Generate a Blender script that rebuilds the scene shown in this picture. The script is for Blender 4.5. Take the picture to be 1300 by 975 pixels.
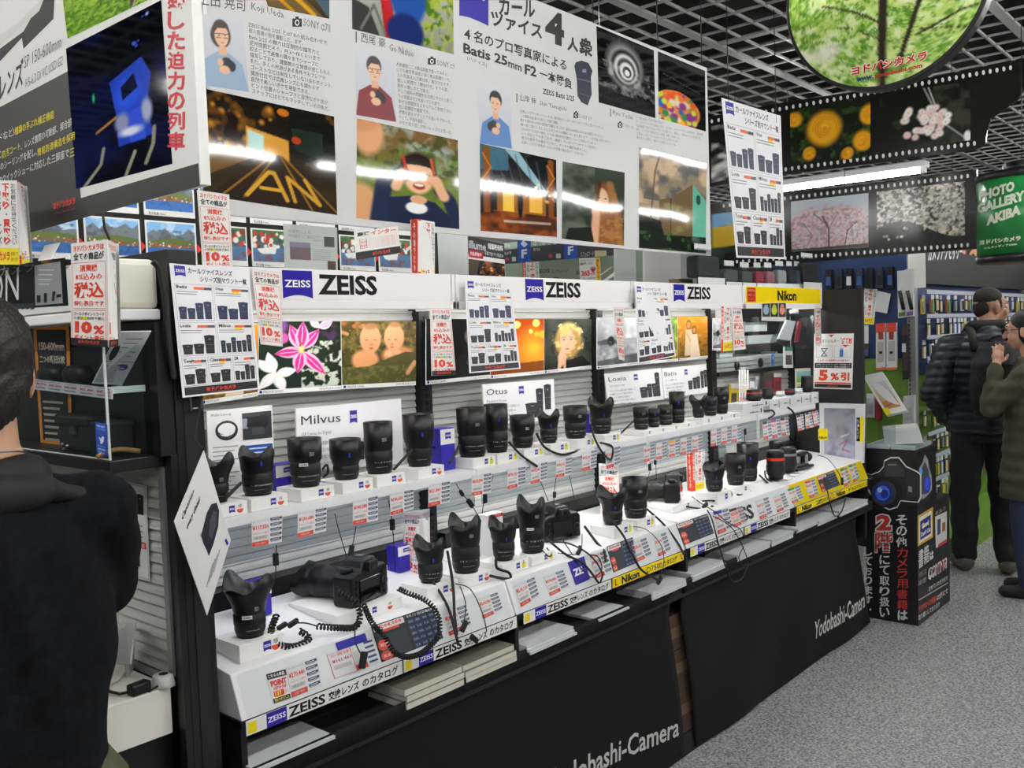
import bpy, bmesh, math, random
import numpy as np
from mathutils import Vector, Matrix
for o in list(bpy.data.objects): bpy.data.objects.remove(o)
SC = bpy.context.scene; COL = SC.collection
PI = math.pi
# ------------------------------------------------------------------ camera (1300 x 975 frame)
W, H, CX, CY = 1300, 975, 650.0, 487.5
VR, VL = (1662.0, 390.0), (-700.0, 472.0)          # vanishing points of the aisle run and of its depth
F = math.sqrt(-((VR[0]-CX)*(VL[0]-CX) + (VR[1]-CY)*(VL[1]-CY)))
EX = Vector((VR[0]-CX, VR[1]-CY, F)).normalized()
EY = Vector((VL[0]-CX, VL[1]-CY, F)).normalized()
EZ = EX.cross(EY)
if EZ.y > 0: EZ = -EZ
EYE = Vector((0, 0, 1.55))
cd = bpy.data.cameras.new('camera'); cam = bpy.data.objects.new('camera', cd); COL.objects.link(cam)
rt = Vector((EX.x, EY.x, EZ.x)); up = -Vector((EX.y, EY.y, EZ.y)); fw = Vector((EX.z, EY.z, EZ.z))
m = Matrix((rt, up, -fw)).transposed().to_4x4(); m.translation = EYE
cam.matrix_world = m
cd.sensor_width = 36; cd.sensor_fit = 'HORIZONTAL'; cd.lens = F/W*36; cd.clip_start = .05; cd.clip_end = 60
SC.camera = cam
# ------------------------------------------------------------------ world, exposure
SC.view_settings.view_transform = 'Standard'; SC.view_settings.look = 'None'
SC.view_settings.gamma = 1; SC.view_settings.use_curve_mapping = False
SC.view_settings.exposure = 0.3
wd = bpy.data.worlds.new('world'); SC.world = wd; wd.use_nodes = True
bg = wd.node_tree.nodes['Background']; bg.inputs[0].default_value = (.9, .95, 1, 1); bg.inputs[1].default_value = .02
TUBE_POWER = 70.0     # emission strength of the store ceiling tubes
LED_HEADER = 14.0      # strips under the header light boxes
LED_SHELF = 20.0       # strips under the upper shelf, over the counter
# ------------------------------------------------------------------ helpers
def at(px, py, X=None, Y=None, Z=None):
    d = Vector((px-CX, py-CY, F)); r = Vector((d.dot(EX), d.dot(EY), d.dot(EZ)))
    i, v = (0, X) if X is not None else (1, Y) if Y is not None else (2, Z)
    return EYE + r*((v-EYE[i])/r[i])
def depth(P): return (Vector(P)-EYE).dot(fw)
def lin(c):
    if isinstance(c, str):
        c = c.lstrip('#'); c = [int(c[i:i+2], 16)/255 for i in (0, 2, 4)]
    return tuple((x/12.92 if x <= .04045 else ((x+.055)/1.055)**2.4) for x in c[:3])
MATS = {}
def mat(name, col='#808080', rough=.5, metal=0.0, emit=0.0, spec=.5, coat=0.0, noise=None, bump=None, trans=0.0):
    if name in MATS: return MATS[name]
    m = bpy.data.materials.new(name); m.use_nodes = True; nt = m.node_tree; b = nt.nodes['Principled BSDF']
    c = (*lin(col), 1)
    b.inputs['Base Color'].default_value = c; b.inputs['Roughness'].default_value = rough
    b.inputs['Metallic'].default_value = metal; b.inputs['Specular IOR Level'].default_value = spec
    b.inputs['Coat Weight'].default_value = coat; b.inputs['Coat Roughness'].default_value = .05
    if emit: b.inputs['Emission Color'].default_value = c; b.inputs['Emission Strength'].default_value = emit
    if trans: b.inputs['Transmission Weight'].default_value = trans
    if noise or bump:
        tc = nt.nodes.new('ShaderNodeTexCoord')
    if noise:            # (scale, second colour, lo, hi)
        n = nt.nodes.new('ShaderNodeTexNoise'); n.inputs['Scale'].default_value = noise[0]; n.inputs['Detail'].default_value = 4
        r = nt.nodes.new('ShaderNodeValToRGB'); r.color_ramp.elements[0].position = noise[2]; r.color_ramp.elements[1].position = noise[3]
        r.color_ramp.elements[0].color = c; r.color_ramp.elements[1].color = (*lin(noise[1]), 1)
        nt.links.new(tc.outputs['Object'], n.inputs['Vector']); nt.links.new(n.outputs['Fac'], r.inputs['Fac'])
        nt.links.new(r.outputs['Color'], b.inputs['Base Color'])
    if bump:             # (scale, strength, distance)
        n = nt.nodes.new('ShaderNodeTexNoise'); n.inputs['Scale'].default_value = bump[0]; n.inputs['Detail'].default_value = bump[3] if len(bump) > 3 else 3
        bp = nt.nodes.new('ShaderNodeBump'); bp.inputs['Strength'].default_value = bump[1]; bp.inputs['Distance'].default_value = bump[2]
        nt.links.new(tc.outputs['Object'], n.inputs['Vector']); nt.links.new(n.outputs['Fac'], bp.inputs['Height'])
        nt.links.new(bp.outputs['Normal'], b.inputs['Normal'])
    MATS[name] = m; return m
def print_mat(name, rough, coat=0.0, wavy=0.0):
    m = mat(name, '#ffffff', rough, coat=coat, bump=(3.5, wavy, .02, 0) if wavy else None)
    nt = m.node_tree; a = nt.nodes.new('ShaderNodeAttribute'); a.attribute_name = 'Col'
    nt.links.new(a.outputs['Color'], nt.nodes['Principled BSDF'].inputs['Base Color']); return m
PRINT = print_mat('printed_paper', .55)
GLOSS = print_mat('printed_gloss', .14, 0.0, .12)
LAMINATE = print_mat('printed_laminate', .05, 0.0, .10)
def clear_mat(name, tint='#ffffff', gloss=1.0, rough=.03):
    m = bpy.data.materials.new(name); m.use_nodes = True; nt = m.node_tree; nt.nodes.clear()
    o = nt.nodes.new('ShaderNodeOutputMaterial'); t = nt.nodes.new('ShaderNodeBsdfTransparent'); g = nt.nodes.new('ShaderNodeBsdfGlossy')
    f = nt.nodes.new('ShaderNodeFresnel'); f.inputs['IOR'].default_value = 1.45; x = nt.nodes.new('ShaderNodeMixShader')
    t.inputs[0].default_value = (*lin(tint), 1); g.inputs['Roughness'].default_value = rough; g.inputs[0].default_value = (.9, .9, .9, 1)
    k = nt.nodes.new('ShaderNodeMath'); k.operation = 'MULTIPLY'; k.inputs[1].default_value = gloss; g2 = nt.nodes.new('ShaderNodeNewGeometry'); s2 = nt.nodes.new('ShaderNodeMath'); s2.operation = 'SUBTRACT'; s2.inputs[0].default_value = 1.0; k2 = nt.nodes.new('ShaderNodeMath'); k2.operation = 'MULTIPLY'; nt.links.new(g2.outputs['Backfacing'], s2.inputs[1]); nt.links.new(f.outputs[0], k.inputs[0]); nt.links.new(k.outputs[0], k2.inputs[0]); nt.links.new(s2.outputs[0], k2.inputs[1]); nt.links.new(k2.outputs[0], x.inputs[0]); nt.links.new(t.outputs[0], x.inputs[1]); nt.links.new(g.outputs[0], x.inputs[2]); nt.links.new(x.outputs[0], o.inputs[0])
    MATS[name] = m; return m
CLEAR = clear_mat('clear_acrylic', '#f4f8f8'); COVER = clear_mat('clear_cover', '#fbfcfc', .3, .04); RAIL = clear_mat('clear_rail', '#dde1e5', .5); FILM = clear_mat('clear_plastic_bag', '#e4e8ea', rough=.15)
BLACK = mat('black_steel', '#0d0d0e', .38); MATTE = mat('matte_black', '#0b0b0c', .65)
LENSB = mat('lens_black', '#08080a', .4, spec=.4); RUBBER = mat('black_rubber', '#09090a', .6); HOODIN = mat('hood_velvet', '#060607', .9)
METAL = mat('satin_metal', '#9a9da0', .3, 1.0); DARKMET = mat('dark_metal', '#2a2b2e', .35, .8)
WHITE = mat('white_laminate', '#e9e9ea', .42); FOAM = mat('white_foam_board', '#f0efec', .6); PAPER = mat('white_paper', '#eeeeec', .6)
GLASSD = mat('lens_glass', '#0a0c18', .05, coat=1.0); LED = None
WL = {}                                                # world origin of each object
class MB:
    """collects faces; build() links them as ONE mesh object"""
    def __init__(s): s.v = []; s.f = []; s.mi = []; s.c = []; s.sm = []; s.mats = []
    def mid(s, m):
        if m not in s.mats: s.mats.append(m)
        return s.mats.index(m)
    def add(s, vs, fs, m, col=None, smooth=False):
        b = len(s.v); s.v += [tuple(p) for p in vs]; k = s.mid(m)
        for f in fs:
            s.f.append(tuple(b+i for i in f)); s.mi.append(k); s.c.append(col); s.sm.append(smooth)
        return b
    def hexa(s, p, m, col=None):                        # p: 4 bottom ring + 4 top ring
        s.add(p, [(3, 2, 1, 0), (4, 5, 6, 7), (0, 1, 5, 4), (1, 2, 6, 5), (2, 3, 7, 6), (3, 0, 4, 7)], m, col)
    def box(s, x0, x1, y0, y1, z0, z1, m, col=None):
        s.hexa([(x0, y0, z0), (x1, y0, z0), (x1, y1, z0), (x0, y1, z0), (x0, y0, z1), (x1, y0, z1), (x1, y1, z1), (x0, y1, z1)], m, col)
    def rbox(s, c, sx, sy, sz, m, rz=0, rx=0, ry=0, col=None):   # rotated box about its centre
        R = Matrix.Rotation(rz, 3, 'Z') @ Matrix.Rotation(ry, 3, 'Y') @ Matrix.Rotation(rx, 3, 'X'); c = Vector(c)
        s.hexa([c + R @ Vector((a*sx/2, b*sy/2, d*sz/2)) for d in (-1, 1) for a, b in ((-1, -1), (1, -1), (1, 1), (-1, 1))], m, col)
    def extrude(s, prof, x0, x1, m, col=None, axis='X'):   # profile of (y,z) (or (x,z) for axis Y, (x,y) for Z) closed, CCW
        n = len(prof); P = {'X': lambda t, a, b: (t, a, b), 'Y': lambda t, a, b: (a, t, b), 'Z': lambda t, a, b: (a, b, t)}[axis]
        vs = [P(x0, *q) for q in prof] + [P(x1, *q) for q in prof]
        s.add(vs, [tuple(range(n-1, -1, -1)), tuple(range(n, 2*n))] + [(i, (i+1) % n, n+(i+1) % n, n+i) for i in range(n)], m, col)
    def lathe(s, prof, m, o=(0, 0, 0), R=None, seg=28, smooth=True, cap=True, wob=None):
        vs = []; o = Vector(o)
        for k, (r, z) in enumerate(prof):
            for i in range(seg):
                a = 2*PI*i/seg; zz = z + (wob(k, a) if wob else 0); p = Vector((r*math.cos(a), r*math.sin(a), zz))
                vs.append(o + (R @ p if R else p))
        fs = [(k*seg+i, k*seg+(i+1) % seg, (k+1)*seg+(i+1) % seg, (k+1)*seg+i) for k in range(len(prof)-1) for i in range(seg)]
        if cap: fs += [tuple(range(seg-1, -1, -1)), tuple(range((len(prof)-1)*seg, len(prof)*seg))]
        s.add(vs, fs, m, smooth=smooth)
    def tube(s, pts, r, m, seg=6, smooth=True, closed=False):
        pts = [Vector(p) for p in pts]; n = len(pts); rs = r if isinstance(r, (list, tuple)) else [r]*n; vs = []; prev = None
        for i, p in enumerate(pts):
            t = (pts[min(i+1, n-1)] - pts[max(i-1, 0)])
            t = t.normalized() if t.length > 1e-9 else Vector((0, 0, 1))
            if prev is None: a = t.cross(Vector((0, 0, 1))); a = a if a.length > .05 else t.cross(Vector((1, 0, 0)))
            else: a = prev - t*prev.dot(t)
            a = a.normalized() if a.length > 1e-6 else Vector((1, 0, 0)); prev = a; b = t.cross(a)
            vs += [p + a*math.cos(2*PI*k/seg)*rs[i] + b*math.sin(2*PI*k/seg)*rs[i] for k in range(seg)]
        fs = [(i*seg+k, i*seg+(k+1) % seg, (i+1)*seg+(k+1) % seg, (i+1)*seg+k) for i in range(n-1) for k in range(seg)]
        fs += [tuple(range(seg-1, -1, -1)), tuple(range((n-1)*seg, n*seg))]
        s.add(vs, fs, m, smooth=smooth)
    def ball(s, c, r, m, seg=14, rings=8, R=None):
        r = (r, r, r) if not isinstance(r, (list, tuple)) else r; c = Vector(c); vs = []; fs = []
        for j in range(rings+1):
            t = PI*j/rings
            for i in range(seg):
                a = 2*PI*i/seg; p = Vector((r[0]*math.sin(t)*math.cos(a), r[1]*math.sin(t)*math.sin(a), -r[2]*math.cos(t)))
                vs.append(c + (R @ p if R else p))
        fs = [(j*seg+i, j*seg+(i+1) % seg, (j+1)*seg+(i+1) % seg, (j+1)*seg+i) for j in range(rings) for i in range(seg)]
        s.add(vs, fs, m, smooth=True)
    def build(s, name, parent=None, label=None, cat=None, group=None, kind=None, origin=None, bevel=0.0, org=None):
        if parent is not None: org = WL[parent.name]
        elif org is None:
            a = np.array(s.v); org = Vector(((a[:, 0].min()+a[:, 0].max())/2, (a[:, 1].min()+a[:, 1].max())/2, a[:, 2].min()))
        me = bpy.data.meshes.new(name); ox, oy, oz = org
        me.from_pydata([(x-ox, y-oy, z-oz) for x, y, z in s.v], [], s.f)
        for m in s.mats: me.materials.append(m)
        me.polygons.foreach_set('material_index', s.mi); me.polygons.foreach_set('use_smooth', s.sm)
        if any(c is not None for c in s.c):
            at_ = me.color_attributes.new('Col', 'FLOAT_COLOR', 'CORNER'); out = []
            for f, c in zip(s.f, s.c):
                if c is None: out += [.8, .8, .8, 1]*len(f)
                elif isinstance(c, tuple): out += [c[0], c[1], c[2], 1.0]*len(f)
                else:
                    for q in c: out += [q[0], q[1], q[2], 1.0]
            at_.data.foreach_set('color', out)
        me.update(); o = bpy.data.objects.new(name, me); COL.objects.link(o)
        if parent is not None: o.parent = parent
        else: o.location = org
        WL[o.name] = Vector(org)
        if bevel:
            b = o.modifiers.new('bevel', 'BEVEL'); b.width = bevel; b.segments = 2; b.limit_method = 'ANGLE'; b.angle_limit = .7
        tag(o, label, cat, group, kind); return o
def tag(o, label=None, cat=None, group=None, kind=None):
    if label: o['label'] = label
    if cat: o['category'] = cat
    if group: o['group'] = group
    if kind: o['kind'] = kind
    return o
def thing(name, label, cat, loc, group=None):
    o = bpy.data.objects.new(name, None); COL.objects.link(o); o.location = loc; o.empty_display_size = .05
    WL[o.name] = Vector(loc); return tag(o, label, cat, group)
# ------------------------------------------------------------------ print: flat artwork laid on a board
GL = {}
TCU = bpy.data.curves.new('lettering', 'FONT'); TOB = bpy.data.objects.new('lettering', TCU)
def glyphs(t, bold=0.0, res=2):
    k = (t, bold, res)
    if k not in GL:
        TCU.resolution_u = res; TCU.offset = bold; TCU.body = t; me = TOB.to_mesh()
        v = np.array([p.co[:2] for p in me.vertices]) if len(me.vertices) else np.zeros((1, 2)); f = [tuple(p.vertices) for p in me.polygons]
        TOB.to_mesh_clear(); lo = v.min(0); hi = v.max(0); sz = np.maximum(hi-lo, 1e-5); GL[k] = ((v-lo)/sz, f, sz[0]/sz[1])
    return GL[k]
class Pr:
    """artwork in canvas units (x right, y down) mapped onto a surface; e lifts each layer a hair"""
    def __init__(s, mb, mapf, n, m=None, e=.00022): s.mb, s.map, s.n, s.m, s.e = mb, mapf, Vector(n), m or PRINT, e
    def P(s, x, y, l): return s.map(x, y) + s.n*(s.e*l)
    def poly(s, pts, c, l=1): s.mb.add([s.P(x, y, l) for x, y in pts], [tuple(range(len(pts)))], s.m, lin(c))
    def rect(s, x, y, w, h, c, l=1): s.poly([(x, y+h), (x+w, y+h), (x+w, y), (x, y)], c, l)
    def frame(s, x, y, w, h, t, c, l=1):
        s.rect(x, y, w, t, c, l); s.rect(x, y+h-t, w, t, c, l); s.rect(x, y+t, t, h-2*t, c, l); s.rect(x+w-t, y+t, t, h-2*t, c, l)
    def ell(s, x, y, rx, ry, c, l=1, n=20): s.poly([(x+rx*math.cos(2*PI*i/n), y-ry*math.sin(2*PI*i/n)) for i in range(n)], c, l)
    def line(s, pts, w, c, l=1):
        for (x0, y0), (x1, y1) in zip(pts, pts[1:]):
            d = math.hypot(x1-x0, y1-y0) or 1; a, b = -(y1-y0)/d*w/2, (x1-x0)/d*w/2
            s.poly([(x0+a, y0+b), (x1+a, y1+b), (x1-a, y1-b), (x0-a, y0-b)], c, l)
    def textq(s, t, p0, p1, pu, c, b=0.0, l=3, res=2):    # bottom-left, bottom-right, top-left corners of the lettering
        v, f, asp = glyphs(t, b, res); A, B, U = s.P(*p0, l), s.P(*p1, l), s.P(*pu, l)
        s.mb.add([A + (B-A)*float(x) + (U-A)*float(y) for x, y in v], f, s.m, lin(c))
    def text(s, t, x, y, w, h, c, b=0.0, l=3, res=2):     # fills the box x,y,w,h; w None = natural width
        if w is None: w = glyphs(t, b, res)[2]*h
        s.textq(t, (x, y+h), (x+w, y+h), (x, y), c, b, l, res)
    def vtext(s, t, x, y, w, h, c, b=0.0, l=3, res=2):    # a column of characters
        n = len(t); st = h/n
        for i, ch in enumerate(t):
            if ch == ' ': continue
            if ch in '・。、': s.ell(x+w*(.5 if ch == '・' else .75), y+st*(i+.5), w*.1, st*.1, c, l); continue
            if ch == 'ー': s.rect(x+w*.45, y+st*i+st*.08, w*.12, st*.84, c, l); continue
            s.text(ch, x+w*.04, y+st*i+st*.05, w*.92, st*.9, c, b, l, res)
    def quad_text(s, t, p0, p1, h, c, b=0.0, l=3, res=2): # along p0->p1 (canvas px), h high straight up
        s.textq(t, p0, p1, (p0[0], p0[1]-h), c, b, l, res)
    def pic(s, x, y, w, h, img, l=2): s.picq((x, y+h), (x+w, y+h), (x+w, y), (x, y), img, l)
    def picq(s, bl, br, tr, tl, img, l=2, m=None):
        a = np.clip(img.a, 0, 1); a = np.where(a <= .04045, a/12.92, ((a+.055)/1.055)**2.4); h, w, _ = a.shape
        def q(u, v):
            return (tl[0]*(1-u)*(1-v)+tr[0]*u*(1-v)+bl[0]*(1-u)*v+br[0]*u*v, tl[1]*(1-u)*(1-v)+tr[1]*u*(1-v)+bl[1]*(1-u)*v+br[1]*u*v)
        A, B, C_, D = s.P(*tl, l), s.P(*tr, l), s.P(*bl, l), s.P(*br, l)
        vs = []
        for j in range(h):
            v = j/(h-1)
            L, R_ = A.lerp(C_, v), B.lerp(D, v)
            vs += [L.lerp(R_, i/(w-1)) for i in range(w)]
        mb = s.mb; base = len(mb.v); mb.v += [tuple(p) for p in vs]; k = mb.mid(m or s.m); al = a.tolist()
        for j in range(h-1):
            r0, r1 = al[j], al[j+1]
            for i in range(w-1):
                mb.f.append((base+(j+1)*w+i, base+(j+1)*w+i+1, base+j*w+i+1, base+j*w+i))
                mb.c.append([r1[i], r1[i+1], r0[i+1], r0[i]])
        n = (h-1)*(w-1); mb.mi += [k]*n; mb.sm += [False]*n
def bil(corners, cw, ch):
    BL, BR, TR, TL = [Vector(p) for p in corners]
    return lambda x, y: (TL*(1-x/cw)+TR*(x/cw))*(1-y/ch) + (BL*(1-x/cw)+BR*(x/cw))*(y/ch)
def cnorm(BL, BR, TR, TL):
    n = (Vector(BR)-Vector(BL)).cross(Vector(TL)-Vector(BL)).normalized()
    return n if n.dot(EYE-Vector(BL)) > 0 else -n
def slab(mb, corners, t, m, col=None):
    n = cnorm(*corners); P = [Vector(p) for p in corners]
    mb.hexa([P[0]-n*t, P[1]-n*t, P[1], P[0], P[3]-n*t, P[2]-n*t, P[2], P[3]], m, col)
    return n
def board(name, label, cat, corners, cw, ch, draw, t=.004, base='#efefee', m=None, group=None, parent=None, kind=None, mapf=None):
    mb = MB(); n = slab(mb, corners, t, m or PRINT, lin(base))
    if draw: draw(Pr(mb, mapf or bil(corners, cw, ch), n, m))
    return mb.build(name, parent, label, cat, group, kind)
def pxc(pts, **k): return [at(x, y, **k) for x, y in pts]   # 4 photo points (bl,br,tr,tl) on a plane
class Img:
    """tiny raster for printed photographs"""
    def __init__(s, w, h, c='#000000', c2=None):
        s.w, s.h = w, h; s.a = np.zeros((h, w, 3)); s.y, s.x = np.mgrid[0:h, 0:w]; s.x = s.x/(w-1); s.y = s.y/(h-1); s.asp = w/h
        a = s.rgb(c); b = s.rgb(c2) if c2 else a; s.a[:] = a + (b-a)*s.y[..., None]
    @staticmethod
    def rgb(c): c = c.lstrip('#'); return np.array([int(c[i:i+2], 16)/255 for i in (0, 2, 4)])
    def mix(s, k, c): k = np.clip(k, 0, 1)[..., None]; s.a = s.a*(1-k) + s.rgb(c)*k; return s
    def ell(s, cx, cy, rx, ry, c, soft=.15, al=1, rot=0):
        dx, dy = (s.x-cx)*s.asp, s.y-cy; a = math.radians(rot); u, v = dx*math.cos(a)+dy*math.sin(a), -dx*math.sin(a)+dy*math.cos(a)
        d = np.sqrt((u/(rx*s.asp))**2 + (v/ry)**2); return s.mix(al*(1-(d-1+soft)/max(soft, 1e-3)/1.0), c)
    def pol(s, pts, c, al=1):
        k = np.zeros_like(s.x)
        for ox, oy in ((-.25, -.25), (.25, -.25), (.25, .25), (-.25, .25)):
            X, Y = s.x+ox/s.w, s.y+oy/s.h; ins = np.zeros_like(X, bool); n = len(pts)
            for i in range(n):
                (x0, y0), (x1, y1) = pts[i], pts[(i+1) % n]
                if y0 == y1: continue
                ins ^= ((y0 > Y) != (y1 > Y)) & (X < (x1-x0)*(Y-y0)/(y1-y0)+x0)
            k += ins/4
        return s.mix(k*al, c)
    def line(s, pts, w, c, al=1, soft=.5):
        k = np.zeros_like(s.x)
        for (x0, y0), (x1, y1) in zip(pts, pts[1:]):
            ax, ay = (x1-x0)*s.asp, y1-y0; px_, py_ = (s.x-x0)*s.asp, s.y-y0; t = np.clip((px_*ax+py_*ay)/(ax*ax+ay*ay+1e-9), 0, 1)
            d = np.hypot(px_-t*ax, py_-t*ay); k = np.maximum(k, 1-np.clip((d-w*(1-soft))/(w*soft+1e-6), 0, 1))
        return s.mix(k*al, c)
    def noise(s, n, seed):
        r = np.random.RandomState(seed); out = np.zeros_like(s.x); amp = 1; tot = 0
        for o in range(3):
            g = r.rand(int(n)+3, int(n*s.asp)+3); fx, fy = s.x*(g.shape[1]-2), s.y*(g.shape[0]-2); ix, iy = fx.astype(int), fy.astype(int); tx, ty = fx-ix, fy-iy
            tx, ty = tx*tx*(3-2*tx), ty*ty*(3-2*ty)
            out += amp*((g[iy, ix]*(1-tx)+g[iy, ix+1]*tx)*(1-ty)+(g[iy+1, ix]*(1-tx)+g[iy+1, ix+1]*tx)*ty); tot += amp; amp *= .5; n *= 2
        return out/tot
    def speck(s, n, seed, lo, hi, c, al=1, mask=None):
        k = (s.noise(n, seed)-lo)/(hi-lo); k = np.clip(k, 0, 1)*al
        return s.mix(k if mask is None else k*mask, c)
    def dots(s, n, seed, box, r, cols, soft=.3, al=1):
        R = random.Random(seed)
        for _ in range(n):
            q = R.uniform(*r); s.ell(R.uniform(box[0], box[2]), R.uniform(box[1], box[3]), q/s.asp, q, R.choice(cols), soft, al)
        return s
# ------------------------------------------------------------------ setting: floor, ceiling, grid, walls
FLOOR = mat('speckled_vinyl', '#6d6f70', .22, noise=(105, '#b4b5b5', .36, .64))
mb = MB(); mb.box(-3, 16, -4, 9, -.05, 0, FLOOR); mb.build('floor', kind='structure', label='grey speckled vinyl shop floor')
mb = MB(); mb.box(6.0, 16, 1.02, 1.06, -.001, .0015, mat('floor_line', '#b9bcb8', .4)); mb.build('trim_1', kind='structure', label='pale strip in the vinyl floor')
CEIL = mat('dark_ceiling', '#2b2a2a', .9, noise=(1.2, '#1d1c1c', .4, .6))
mb = MB(); mb.box(-3, 16, -4, 9, 3.75, 3.8, CEIL)
for i in range(9): mb.box(-3, 16, -3.5+i*1.4, -3.2+i*1.4, 3.5, 3.75, CEIL)          # ducts and beams above the grid
for i in range(7): mb.box(-2+i*2.6, -1.7+i*2.6, -4, 9, 3.42, 3.5, CEIL)
mb.build('ceiling', kind='structure', label='dark open ceiling')
GRID = mat('ceiling_grid_metal', '#8a8a88', .5); gz = 3.1; mb = MB()
for i in range(80):
    y = 2.488 + (i-40)*.16; w = .026 if (i-40) % 8 == 0 else .006
    if -4 < y < 9: mb.box(-3, 16, y-w, y+w, gz, gz+.014, GRID)
for i in range(100):
    x = 4.68 + (i-45)*.2; w = .026 if (i-45) % 9 == 0 else .006
    if -3 < x < 16: mb.box(x-w, x+w, -4, 9, gz+.001, gz+.013, GRID)
mb.build('trim_2', kind='structure', label='pale metal open-grid ceiling lattice')
WALLM = mat('shop_wall', '#8f9190', .8)
mb = MB(); mb.box(15.9, 16, -4, 9, 0, 3.8, WALLM); mb.build('wall_far', kind='structure')
mb = MB(); mb.box(-3, 16, 8.9, 9, 0, 3.8, WALLM); mb.build('wall_left', kind='structure')
mb = MB(); mb.box(-3, 16, -4, -3.9, 0, 3.8, WALLM); mb.build('wall_right', kind='structure')
mb = MB(); mb.box(-3, -2.9, -4, 9, 0, 3.8, WALLM); mb.build('wall_rear', kind='structure')
# ------------------------------------------------------------------ ceiling tube lamps
LAMPW = mat('lamp_enamel', '#c9cacb', .4); TUBE = mat('lit_tube', '#fefdfb', .5, emit=TUBE_POWER)
def tube_lamp(x, y, z, along, label, group=None):
    t = thing('tube_lamp', label, 'ceiling light', (x, y, z), group)
    b = MB(); c = MB(); w = MB(); L = 1.2
    def bx(q, a0, a1, s0, s1, z0, z1, m): q.box(*((x+a0, x+a1, y+s0, y+s1) if along == 'X' else (x+s0, x+s1, y+a0, y+a1)), z0, z1, m)
    bx(b, -L/2-.03, L/2+.03, -.06, .06, z+.03, z+.075, LAMPW); b.build('housing', t)
    a = 'xyz'.index(along.lower()); p0 = Vector((x, y, z)); p1 = Vector((x, y, z)); p0[a] -= L/2-.02; p1[a] += L/2-.02
    c.tube([p0, p1], .016, TUBE, 8); c.build('tube', t)
    for sgn in (-1, 1): e = MB(); bx(e, sgn*L/2-.02, sgn*L/2+.02, -.02, .02, z-.02, z+.03, LAMPW); e.build('socket', t)
    for sgn in (-.4, .4):
        q = Vector((x, y, z+.075)); q[a] += sgn; w.tube([q, q+Vector((0, 0, gz-z-.075))], .003, METAL, 5)
    w.build('hanger_wire', t); return t
tube_lamp(7.9, 2.97, 2.76, 'Y', 'bare white fluorescent lamp glowing between the two hanging film strips')
for i in range(6):
    for j, y in enumerate((.35, -1.5)):
        tube_lamp(-1.2+i*1.5, y, 2.85, 'X', 'bare white fluorescent lamp in the row above the aisle', 'ceiling tubes above the aisle')
tube_lamp(5.85, 2.2, 2.85, 'Y', 'bare white fluorescent lamp behind the upper film strip board')  # added lamp, hidden by the strip, to light the pegboard end
for x in (1.5, 2.9): tube_lamp(x, 2.3, 2.68, 'X', 'bare white fluorescent lamp above the gondola behind the long banner', 'ceiling tubes behind the long banner')  # added pair, hidden by the banner, to brighten the fjord board
for i in range(4):
    for j, y in enumerate((4.6, 6.6)):
        tube_lamp(1.5+i*3.0, y, 2.85, 'X', 'bare white fluorescent lamp beyond the gondola', 'ceiling tubes beyond the gondola')
for k, (x, y) in enumerate(((-.7, 1.2), (-.7, 2.5), (-.7, 3.8))): tube_lamp(x, y, 2.85, 'Y', 'bare white fluorescent lamp above the end aisle', 'ceiling tubes above the end aisle')  # added out of view to light the end display and the man
for i in range(4):
    for j, y in enumerate((.45, -1.5)):
        tube_lamp(7.6+i*1.5, y, 2.85, 'X', 'bare white fluorescent lamp at the far end of the aisle', 'ceiling tubes at the far end')  # added out of view to brighten the far aisle and packet shelves
# ------------------------------------------------------------------ gondola: bays, uprights, end panels
SLAT = mat('slat_grey_white', '#b0b1ad', .5)
BAYX = [(1.035, 1.972), (2.028, 2.91), (2.958, 3.815), (3.863, 4.70)]
BAYN = ['white slat-backed shelving bay under the leftmost blue and white header', 'white slat-backed shelving bay under the second blue and white header',
        'white slat-backed shelving bay under the third blue and white header', 'white slat-backed shelving bay under the yellow header']
def slats(mb, x0, x1, y, z0, z1, pitch=.0225, d=.006):
    pr = [(y+.02, z0)]; z = z0
    while z < z1-.001:
        pr += [(y, min(z+.002, z1)), (y+d*.3, min(z+pitch*.55, z1)), (y+d, min(z+pitch*.98, z1))]; z += pitch
    pr += [(y+.02, z1)]
    mb.extrude(pr[::-1], x0, x1, SLAT)
for (x0, x1), lb in zip(BAYX, BAYN):
    t = thing('shelving_bay', lb, 'shelving', ((x0+x1)/2, 2.2, 0), None)
    b = MB(); slats(b, x0, x1, 2.11, .93, 1.635 if x0 < 3.8 else 1.40); b.build('slat_panel', t)
    b = MB(); b.box(x0, x1, 2.06, 2.13, .60, .93, BLACK); b.build('rear_rail', t)
    b = MB(); b.box(x0, x1, 2.13, 2.2, 0, 1.735 if x0 < 3.8 else 1.40, mat('bay_back', '#d5d4d0', .6))
    if x0 > 3.8: b.box(x0, x1, 2.42, 2.44, 1.40, 1.735, mat('bay_back')); b.box(x0, x1, 2.2, 2.42, 1.735, 1.745, mat('bay_back')); b.box(x1-.002, x1+.003, 2.14, 2.42, 1.40, 1.735, BLACK)
    b.build('back_panel', t)
    b = MB(); b.box(x0-.002, x1+.002, 1.78, 2.13, 0, .598, MATTE); b.build('base', t)
    b = MB(); xu = x1+.025
    b.box(xu-.022, xu+.022, 2.085, 2.14, 0, 1.74, BLACK)
    for k in range(44): b.box(xu-.004, xu+.004, 2.0835, 2.086, .66+k*.022, .672+k*.022, DARKMET)
    b.build('upright', t)
mb = MB(); mb.box(.938, 1.0, 1.70, 2.2, 0, 1.742, BLACK); mb.box(.955, .985, 1.698, 1.70, .02, 1.72, MATTE)
mb.build('corner_post', label='tall black post at the corner between end display and lens shelves', cat='post', bevel=.003)
mb = MB(); mb.box(4.705, 4.735, 1.715, 2.075, .44, 1.725, mat('end_panel_black', '#141416', .45))
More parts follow.
